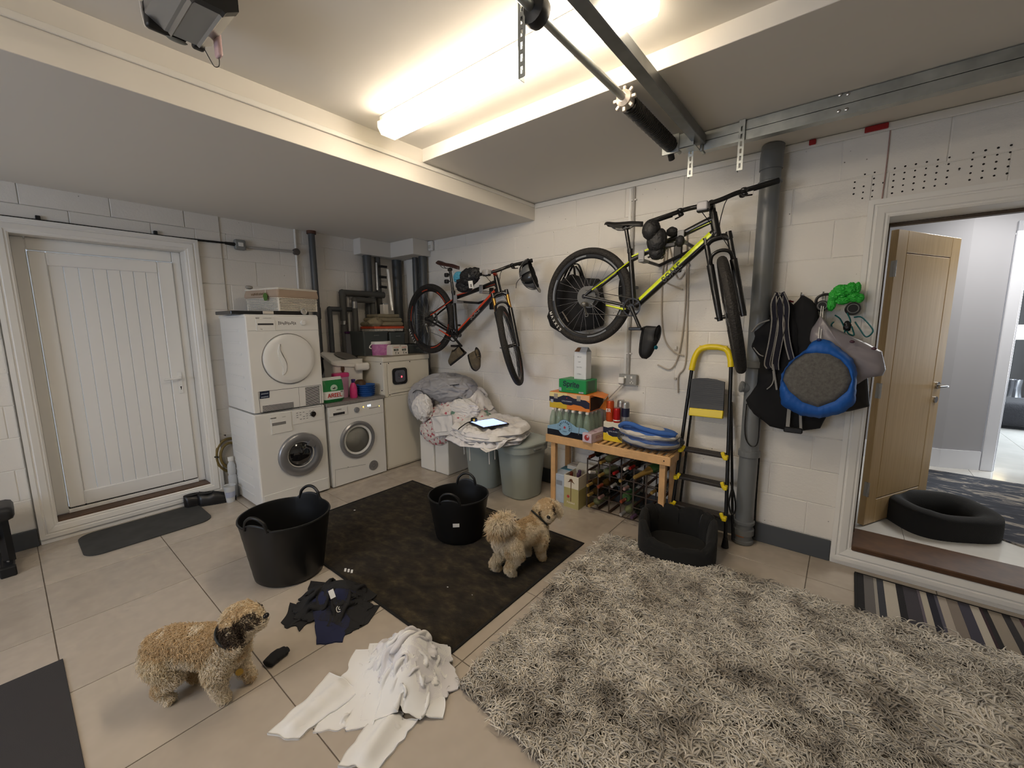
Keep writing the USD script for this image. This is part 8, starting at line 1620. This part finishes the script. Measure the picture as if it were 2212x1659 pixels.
# ---------------------------------------------------------------- the room seen through the far doorway
m_sb = M('dark_sideboard', (46, 46, 50), .3); ys = 6.6
pL = PY(2185, 900, ys)
t = T('sideboard', 'long dark mirrored sideboard in the room beyond the hall', 'sideboard', (7.6, 6.6, .15)); zt4 = PY(2190, 872, 6.2)[2]
t.part('carcass', bx(6.4, 8.9, 6.2, 6.75, .25, zt4, .01), m_sb, False, w=True); t.part('top', bx(6.38, 8.92, 6.18, 6.77, zt4, zt4 + .03, .006), M('white_marble_top', (200, 204, 212), .15), False, w=True)
for k in range(4): t.part('door_front', bx(6.42 + .62 * k, 7.02 + .62 * k, 6.18, 6.199, .28, zt4 - .03, .004), M('mirror_grey', (120, 126, 136), .1, .9), False, w=True)
for x in (6.5, 8.8): t.part('leg', bx(x - .03, x + .03, 6.3, 6.36, .15, .25), m_sb, False, w=True)
pl_ = PY(2183, 717, 6.45)
t = T('table_lamp', 'table lamp with glowing cream shade in the room beyond the hall', 'lamp', (pl_[0], 6.45, zt4 + .03)); hS = pl_[2] - zt4 - .03
t.part('shade', lathe([(.19, hS - .11), (.165, hS + .11)], 32, False), M('lit_cream_shade', (255, 236, 190), .7, emit=((255, 232, 180), 1.6)), 40); t.part('stem', lathe([(.08, 0), (.09, .02), (.03, .06), (.05, hS * .35), (.02, hS * .7), (.012, hS + .05)], 20), M('silver_lamp_base', (190, 192, 198), .15, .9), 40)
p = PY(2200, 800, 6.3); t = T('silver_vase', 'tall silver vase on the sideboard beyond the hall', 'vase', (p[0], 6.32, zt4 + .03)); t.part('vase_body', lathe([(.05, 0), (.075, .06), (.06, .2), (.07, .32), (.066, .32), (.055, .2)], 24), M('silver_lamp_base', (190, 192, 198), .15, .9), 40)
p = PZ(2180, 925, .15); t = T('pouffe', 'low dark grey furry stool in the room beyond the hall', 'stool', (p[0], p[1], .15)); t.part('seat', rbox(p[0] - .45, p[0] + .45, p[1] - .1, p[1] + .6, .17, .5, .09), M('dark_fur', (52, 52, 56), .95, bump=(60, .8, .01)), 40, w=True); t.part('base', bx(p[0] - .35, p[0] + .35, p[1], p[1] + .5, .15, .18), m_sb, False, w=True)

# ---------------------------------------------------------------- clothes on the floor
m_w1 = M('white_jersey', (230, 229, 226), .9, bump=(70, .15, .001), sheen=.2); m_bk1 = M('black_jersey', (26, 26, 28), .85, bump=(80, .2, .001)); m_nv1 = M('navy_jersey', (26, 32, 66), .85, bump=(80, .2, .001))
G = lambda *px: [PZ(u, v, 0)[:2] for u, v in px]
hw = [(*PZ(u, v, 0)[:2], h, .075, .07) for u, v, h in ((852, 1440, .10), (905, 1440, .12), (880, 1500, .10))]; hn = [(*PZ(u, v, 0)[:2], h, .07, .07) for u, v, h in ((700, 1305, .08), (750, 1300, .10))]; ridge = lambda a, b: [(*(PZ(*a, 0) * (1 - q) + PZ(*b, 0) * q)[:2], .022, .022, .022) for q in (.1, .3, .5, .7, .9)]
t = T('white_school_shirt', 'white long-sleeved top lying flat with one sleeve stretched out to the left', 'shirt', PZ(740, 1520, 0))
t.part('shirt_body', sheet(G((690, 1572), (800, 1562), (860, 1420), (770, 1415)), (.35, .3), hw, (44, 50), 101), m_w1, True, w=True)
t.part('sleeve', sheet(G((592, 1587), (640, 1594), (768, 1492), (722, 1464)), (.5, .15), ridge((620, 1588), (742, 1478)), (18, 52), 103, th=.012), m_w1, True, w=True)
t = T('white_sweatshirt', 'bulky white top in the middle of the white clothes, sleeve pointing to the camera', 'sweatshirt', PZ(880, 1480, 0))
t.part('body', sheet(G((790, 1550), (948, 1545), (968, 1410), (805, 1400)), (.45, .40), hw, (60, 60), 111, z0=.04), m_w1, True, w=True)
t.part('sleeve', sheet(G((744, 1654), (806, 1664), (892, 1560), (818, 1545)), (.45, .2), ridge((780, 1656), (852, 1556)), (24, 44), 113, th=.012), m_w1, True, w=True)
t = T('white_blouse', 'white blouse with pointed collars at the right edge of the white pile', 'blouse', PZ(950, 1470, 0))
t.part('body', sheet(G((915, 1535), (985, 1485), (968, 1405), (895, 1420)), (.4, .35), hw, (40, 44), 121), m_wcloth2, True, w=True)
t.part('collar', sheet(G((938, 1432), (975, 1430), (972, 1404), (940, 1410)), (.3, .3), hw, (14, 14), 123, z0=.07), m_wcloth2, True, w=True)
t = T('white_towel', 'rumpled white cloth on the top back of the white pile', 'cloth', PZ(870, 1400, 0))
t.part('cloth', sheet(G((820, 1490), (935, 1495), (945, 1410), (825, 1400)), (.9, .8), hw, (50, 44), 131, steps=110, z0=.05, rough=.14), m_wcloth2, True, w=True)
t.part('fold', sheet(G((800, 1500), (835, 1500), (850, 1390), (815, 1400)), (.6, .3), hw, (20, 44), 133, z0=.06), m_w1, True, w=True)
t = T('black_clothes', 'heap of black clothes in front of the large tub', 'clothes', PZ(715, 1310, 0))
t.part('heap', sheet(G((640, 1340), (765, 1352), (806, 1290), (680, 1262)), (.5, .5), hn, (54, 48), 141, z0=.04, rough=.1), m_bk1, True, w=True)
t.part('heap', sheet(G((655, 1325), (775, 1340), (790, 1285), (690, 1270)), (.8, .7), hn, (50, 40), 142, steps=110, z0=.07, rough=.14), m_bk1, True, w=True)
t.part('sock_end', sheet(G((622, 1342), (652, 1356), (672, 1325), (634, 1312)), (.6, .5), [], (22, 20), 143, z0=.05, rough=.16), m_bk1, True, w=True)
t.part('sleeve', sheet(G((752, 1362), (782, 1352), (806, 1318), (760, 1318)), (.5, .5), [], (24, 24), 144, z0=.05, rough=.14), m_bk1, True, w=True)
p = PZ(717, 1283, .115); d1_, d2_ = unit(PZ(726, 1276, .115) - p), V(0, 0, 1); e_ = unit(PZ(725, 1283, .115) - p); n_ = unit(CAM - p); up_ = unit(np.cross(n_, e_))
t.part('care_label', mv(bx(-.014, .014, -.022, .022, 0, .0015, 0), p + n_ * .02, np.array([unit(e_ + up_ * .5), unit(np.cross(n_, unit(e_ + up_ * .5))), n_])), m_wpl, False, w=True)
for k in range(3):
    p = PZ(746 + 7 * k, 1231 + 1.5 * k, .10); t.part('white_stripe', mv(bx(-.006, .006, -.009, .009, 0, .0012, 0), p + unit(CAM - p) * .03, axes(unit(CAM - p), e_)), m_wpl, False, w=True)
p = PZ(732, 1315, .08); t.part('logo_mark', mv(J(tube(bez([V(-.008, .012, 0), V(-.012, 0, 0), V(-.004, -.014, 0), V(.01, -.012, 0)], 10), .0022, 5), tube(bez([V(0, .01, 0), V(-.002, 0, 0), V(.008, -.004, 0)], 8), .002, 5)), p + unit(CAM - p) * .035, axes(unit(CAM - p), e_)), m_wpl, 40, w=True)
t = T('navy_sweater', 'navy blue sweater sticking out of the front of the black clothes', 'sweater', PZ(710, 1355, 0))
t.part('body', sheet(G((690, 1388), (735, 1385), (760, 1310), (684, 1315)), (.35, .25), hn, (34, 40), 151, z0=.05), m_nv1, True, w=True)
sk = [PZ(576, 1437, .012), PZ(590, 1422, .018), PZ(606, 1410, .018), PZ(622, 1402, .012)]
solo('black_sock', tube(bez(sk, 18), [.016] + [.03] * 6 + [.032] * 6 + [.028] * 4 + [.018] * (len(bez(sk, 18)) - 17), 12, flat=.55), m_bk1, 'single black sock lying on the tiles beside the near dog', 'sock', smooth=True)

# ---------------------------------------------------------------- dogs
def skin(bones, edge=.010, it=8):
    sp = vf(m3.Manifold.sphere(1., 20))[0]; acc = []
    for (p, r, q, s) in bones: acc.append(m3.Manifold.hull_points(np.vstack([sp * r + np.asarray(p, float), sp * s + np.asarray(q, float)])))
    M_ = m3.Manifold.batch_boolean(acc, m3.OpType.Add).refine_to_length(edge); v, f = vf(M_); tm = trimesh.Trimesh(v, f, process=True); trimesh.smoothing.filter_taubin(tm, iterations=it); return np.array(tm.vertices), np.array(tm.faces)
def fur(t, name, roots, dirs, lens, mat, r, w0=.0026, curl=.0095, label=None):
    n = len(roots); k = 5; s = np.linspace(0, 1, k)[None, :, None]; side = np.cross(dirs, r.normal(size=(n, 3))); side /= np.linalg.norm(side, axis=1, keepdims=True) + 1e-9; up = np.cross(dirs, side); ph = r.uniform(0, 6.28, (n, 1, 1)); c = curl * r.uniform(.4, 1.3, (n, 1, 1))
    P = roots[:, None] + dirs[:, None] * (lens[:, None, None] * s) + c * s * (np.sin(ph + s * 5.5) * side[:, None] + np.cos(ph + s * 5.5) * up[:, None]) + V(0, 0, -1) * (lens[:, None, None] * s ** 2 * .22)
    cv = UsdGeom.BasisCurves.Define(stage, t.path + '/' + numbered(t.path, name)); cv.CreateTypeAttr('linear'); cv.CreateCurveVertexCountsAttr(Vt.IntArray.FromNumpy(np.full(n, k, np.int32))); cv.CreatePointsAttr(Vt.Vec3fArray.FromNumpy(P.reshape(-1, 3).astype(np.float32)))
    cv.CreateWidthsAttr(Vt.FloatArray.FromNumpy(np.tile(np.array([1, 1, .9, .7, .25]) * w0, n).astype(np.float32))); cv.SetWidthsInterpolation('vertex')
    UsdShade.MaterialBindingAPI.Apply(cv.GetPrim()).Bind(mat); setp(cv.GetPrim(), kind='stuff', label=label)
FURM = {k: M('fur_' + k, c, .65, spec=.25) for k, c in dict(cream=(232, 218, 194), sand=(220, 204, 174), tan=(202, 176, 138), brown=(124, 98, 72), dark=(66, 54, 44), pale=(238, 228, 210)).items()}
def dog(label, c0, F, head_c, hf, hu, classes, tail, legs, seed, nfur=15000, face_dark=False):
    F = unit(V(*F, 0)); L = np.cross([0, 0, 1.], F); R = np.array([F, L, [0, 0, 1.]]); t = T('dog', label, 'dog', V(*c0, 0), R); r = np.random.default_rng(seed)
    hc = np.asarray(head_c, float); hf = unit(hf); hs = unit(np.cross(hu, hf)); hu = np.cross(hf, hs); H = lambda x, y, z: hc + hf * x + hs * y + hu * z
    b = [((-.125, 0, .222), .068, (0, 0, .225), .068), ((0, 0, .225), .068, (.11, 0, .212), .077), ((.11, 0, .215), .072, (.15, 0, .27), .052), ((.15, 0, .27), .058, tuple(H(-.03, 0, -.02)), .05),
         (tuple(H(-.012, 0, .005)), .064, tuple(H(.02, 0, .0)), .058), (tuple(H(.03, 0, -.015)), .04, tuple(H(.058, 0, -.022)), .03)]
    for q in legs: b += [(q[i][0], q[i][1], q[i + 1][0], q[i + 1][1]) for i in range(len(q) - 1)]
    for i in range(len(tail) - 1): b.append((tail[i][0], tail[i][1], tail[i + 1][0], tail[i + 1][1]))
    ears = []
    for s in (-1, 1): ears += [(tuple(H(-.012, s * .055, .03)), .018, tuple(H(-.01, s * .074, -.01)), .02), (tuple(H(-.01, s * .074, -.01)), .02, tuple(H(-.004, s * .072, -.052)), .013)]
    v, f = skin(b + ears); v = v + noise3(v, 30, seed)[:, None] * .010 * (v - v.mean(0)) / (np.linalg.norm(v - v.mean(0), axis=1, keepdims=True) + 1e-6); v[:, 2] = np.maximum(v[:, 2], .001)
    t.part('body', (v, f), FURM[classes[0]], True)
    tm = trimesh.Trimesh(v, f, process=False); pts, fi = trimesh.sample.sample_surface(tm, nfur, seed=seed); N = tm.face_normals[fi]; pts = np.asarray(pts)
    hd = np.linalg.norm(pts - hc, axis=1); head = hd < .095; he = (pts - hc) @ np.array([hf, hs, hu]).T
    flow = np.where(head[:, None], -hf * .3 + V(0, 0, -.8), V(-.35, 0, -.75)); d = N * .8 + flow * .5 + r.normal(0, .28, N.shape); d /= np.linalg.norm(d, axis=1, keepdims=True)
    istail = np.zeros(len(pts), bool)
    if len(tail) > 2: istail = (pts[:, 2] > .285) & (pts[:, 0] < -.07)
    ln = .014 + .011 * r.random(len(pts)); ln[istail] *= 2.3; ln[pts[:, 2] < .11] *= .72; ln[pts[:, 2] < .04] *= .6; ln[head] *= .9; low = pts[:, 2] < .03
    d[low, 2] = np.abs(d[low, 2]) * .3; muz = head & (he[:, 0] > .025); ln[muz] *= .45; eyez = head & (he[:, 0] > .035) & (np.abs(he[:, 1]) < .035) & (he[:, 2] > -.0) & (he[:, 2] < .03); ln[eyez] *= .35
    nz = meshkit.fbm(pts * 16, 3, seed + 3); cls = np.where(nz > .56, 1, 0) + np.where((nz < .43), 2, 0)
    back = (pts[:, 2] > .24) & ~head & ~istail; cls = np.where(back & (nz > .44), 1, cls)
    earm = head & (np.abs(he[:, 1]) > .058) & (he[:, 2] < .03); mask = head & (he[:, 0] > .02) & (he[:, 0] < .06) & (np.abs(he[:, 1]) < .05) & (he[:, 2] > -.022) & (he[:, 2] < .028)
    cls = np.where((earm & (he[:, 1] * face_dark > 0)) | mask, 3, cls)
    if face_dark: cls = np.where(head & (he[:, 1] * face_dark > .012) & (he[:, 2] < .035) & (he[:, 2] > -.05) & (nz > .36), 3, cls)
    keep = pts[:, 2] > .004
    for k, nm in enumerate(('coat', 'coat_patch', 'coat_light', 'dark_markings')):
        m = keep & (cls == k)
        if m.sum(): fur(t, nm, pts[m], d[m], ln[m], FURM[classes[k]], r)
    for s in (-1, 1): t.part('eye', mv(trimesh.creation.icosphere(2), H(.056, s * .027, .012), s=(.0105,) * 3), M('dog_eye', (12, 9, 8), .05, coat=1.), True)
    t.part('nose', mv(trimesh.creation.icosphere(2), H(.096, 0, -.012), s=(.011, .014, .010)), M('dog_nose', (16, 13, 12), .3), True)
    t.part('mouth', tube(bez([H(.082, -.016, -.034), H(.09, 0, -.028), H(.082, .016, -.034)], 8), .0022, 5), M('dog_nose', (16, 13, 12), .3), True)
    nk = V(.152, 0, .275); nv = unit(H(-.02, 0, -.02) - V(.14, 0, .24)); t.part('collar', mv(torus(.068, .006, 32, 8), nk, axes(nv)), M('dark_collar', (30, 34, 32), .6), True)
    return t
FL = lambda x, s, dx=0.: [((x, s * .048, .17), .045), ((x - .008 + dx * .3, s * .052, .10), .027), ((x + dx, s * .052, .045), .021), ((x + .014 + dx, s * .052, .02), .0215)]
HLg = lambda x, s, dx=0.: [((x, s * .046, .19), .054), ((x + .035 + dx * .3, s * .052, .125), .035), ((x - .035 + dx, s * .052, .07), .021), ((x - .02 + dx, s * .052, .035), .019), ((x - .002 + dx, s * .052, .02), .021)]
dg1 = dog('cream and sandy curly dog in the left foreground, looking up to the right', (2.39, -2.885), (.77, .64), (.20, -.005, .335), (.86, .02, .30), V(-.30, 0, .95), ('sand', 'tan', 'cream', 'dark'), [((-.18, 0, .24), .03), ((-.205, -.02, .17), .022)], [FL(.105, -1, .0), FL(.12, 1, .03), HLg(-.125, -1, .02), HLg(-.12, 1, .05)], 5, 16000, face_dark=-1)
tg = dg1; tagp = V(.188, -.055, .20); tg.part('tag', mv(lathe([(.014, 0), (.014, .002), (0, .002)], 20), tagp + V(.03, -.03, -.03), axes(V(.5, -.85, .1))), M('brass_tag', (150, 120, 50), .35, .6), 40)
Rl = lambda w, F: np.array([w @ unit(V(*F, 0)), w @ np.cross([0, 0, 1.], unit(V(*F, 0))), w[2]])
F2 = (.17, .98); toc = unit(V(.62, -.78, .12)); upv = unit(V(-.25, -.18, 1.))
dg2 = dog('tan curly dog with a plumed tail on the dark rug, looking back over its shoulder', (2.885, -1.29), F2, (.19, -.03, .325), Rl(toc, F2), Rl(upv, F2), ('sand', 'tan', 'cream', 'dark'), [((-.165, 0, .27), .03), ((-.215, 0, .32), .032), ((-.215, -.01, .365), .034), ((-.16, -.03, .375), .03)], [FL(.115, -1, .0), FL(.10, 1, -.02), HLg(-.13, -1, .0), HLg(-.135, 1, -.03)], 9, 16000)
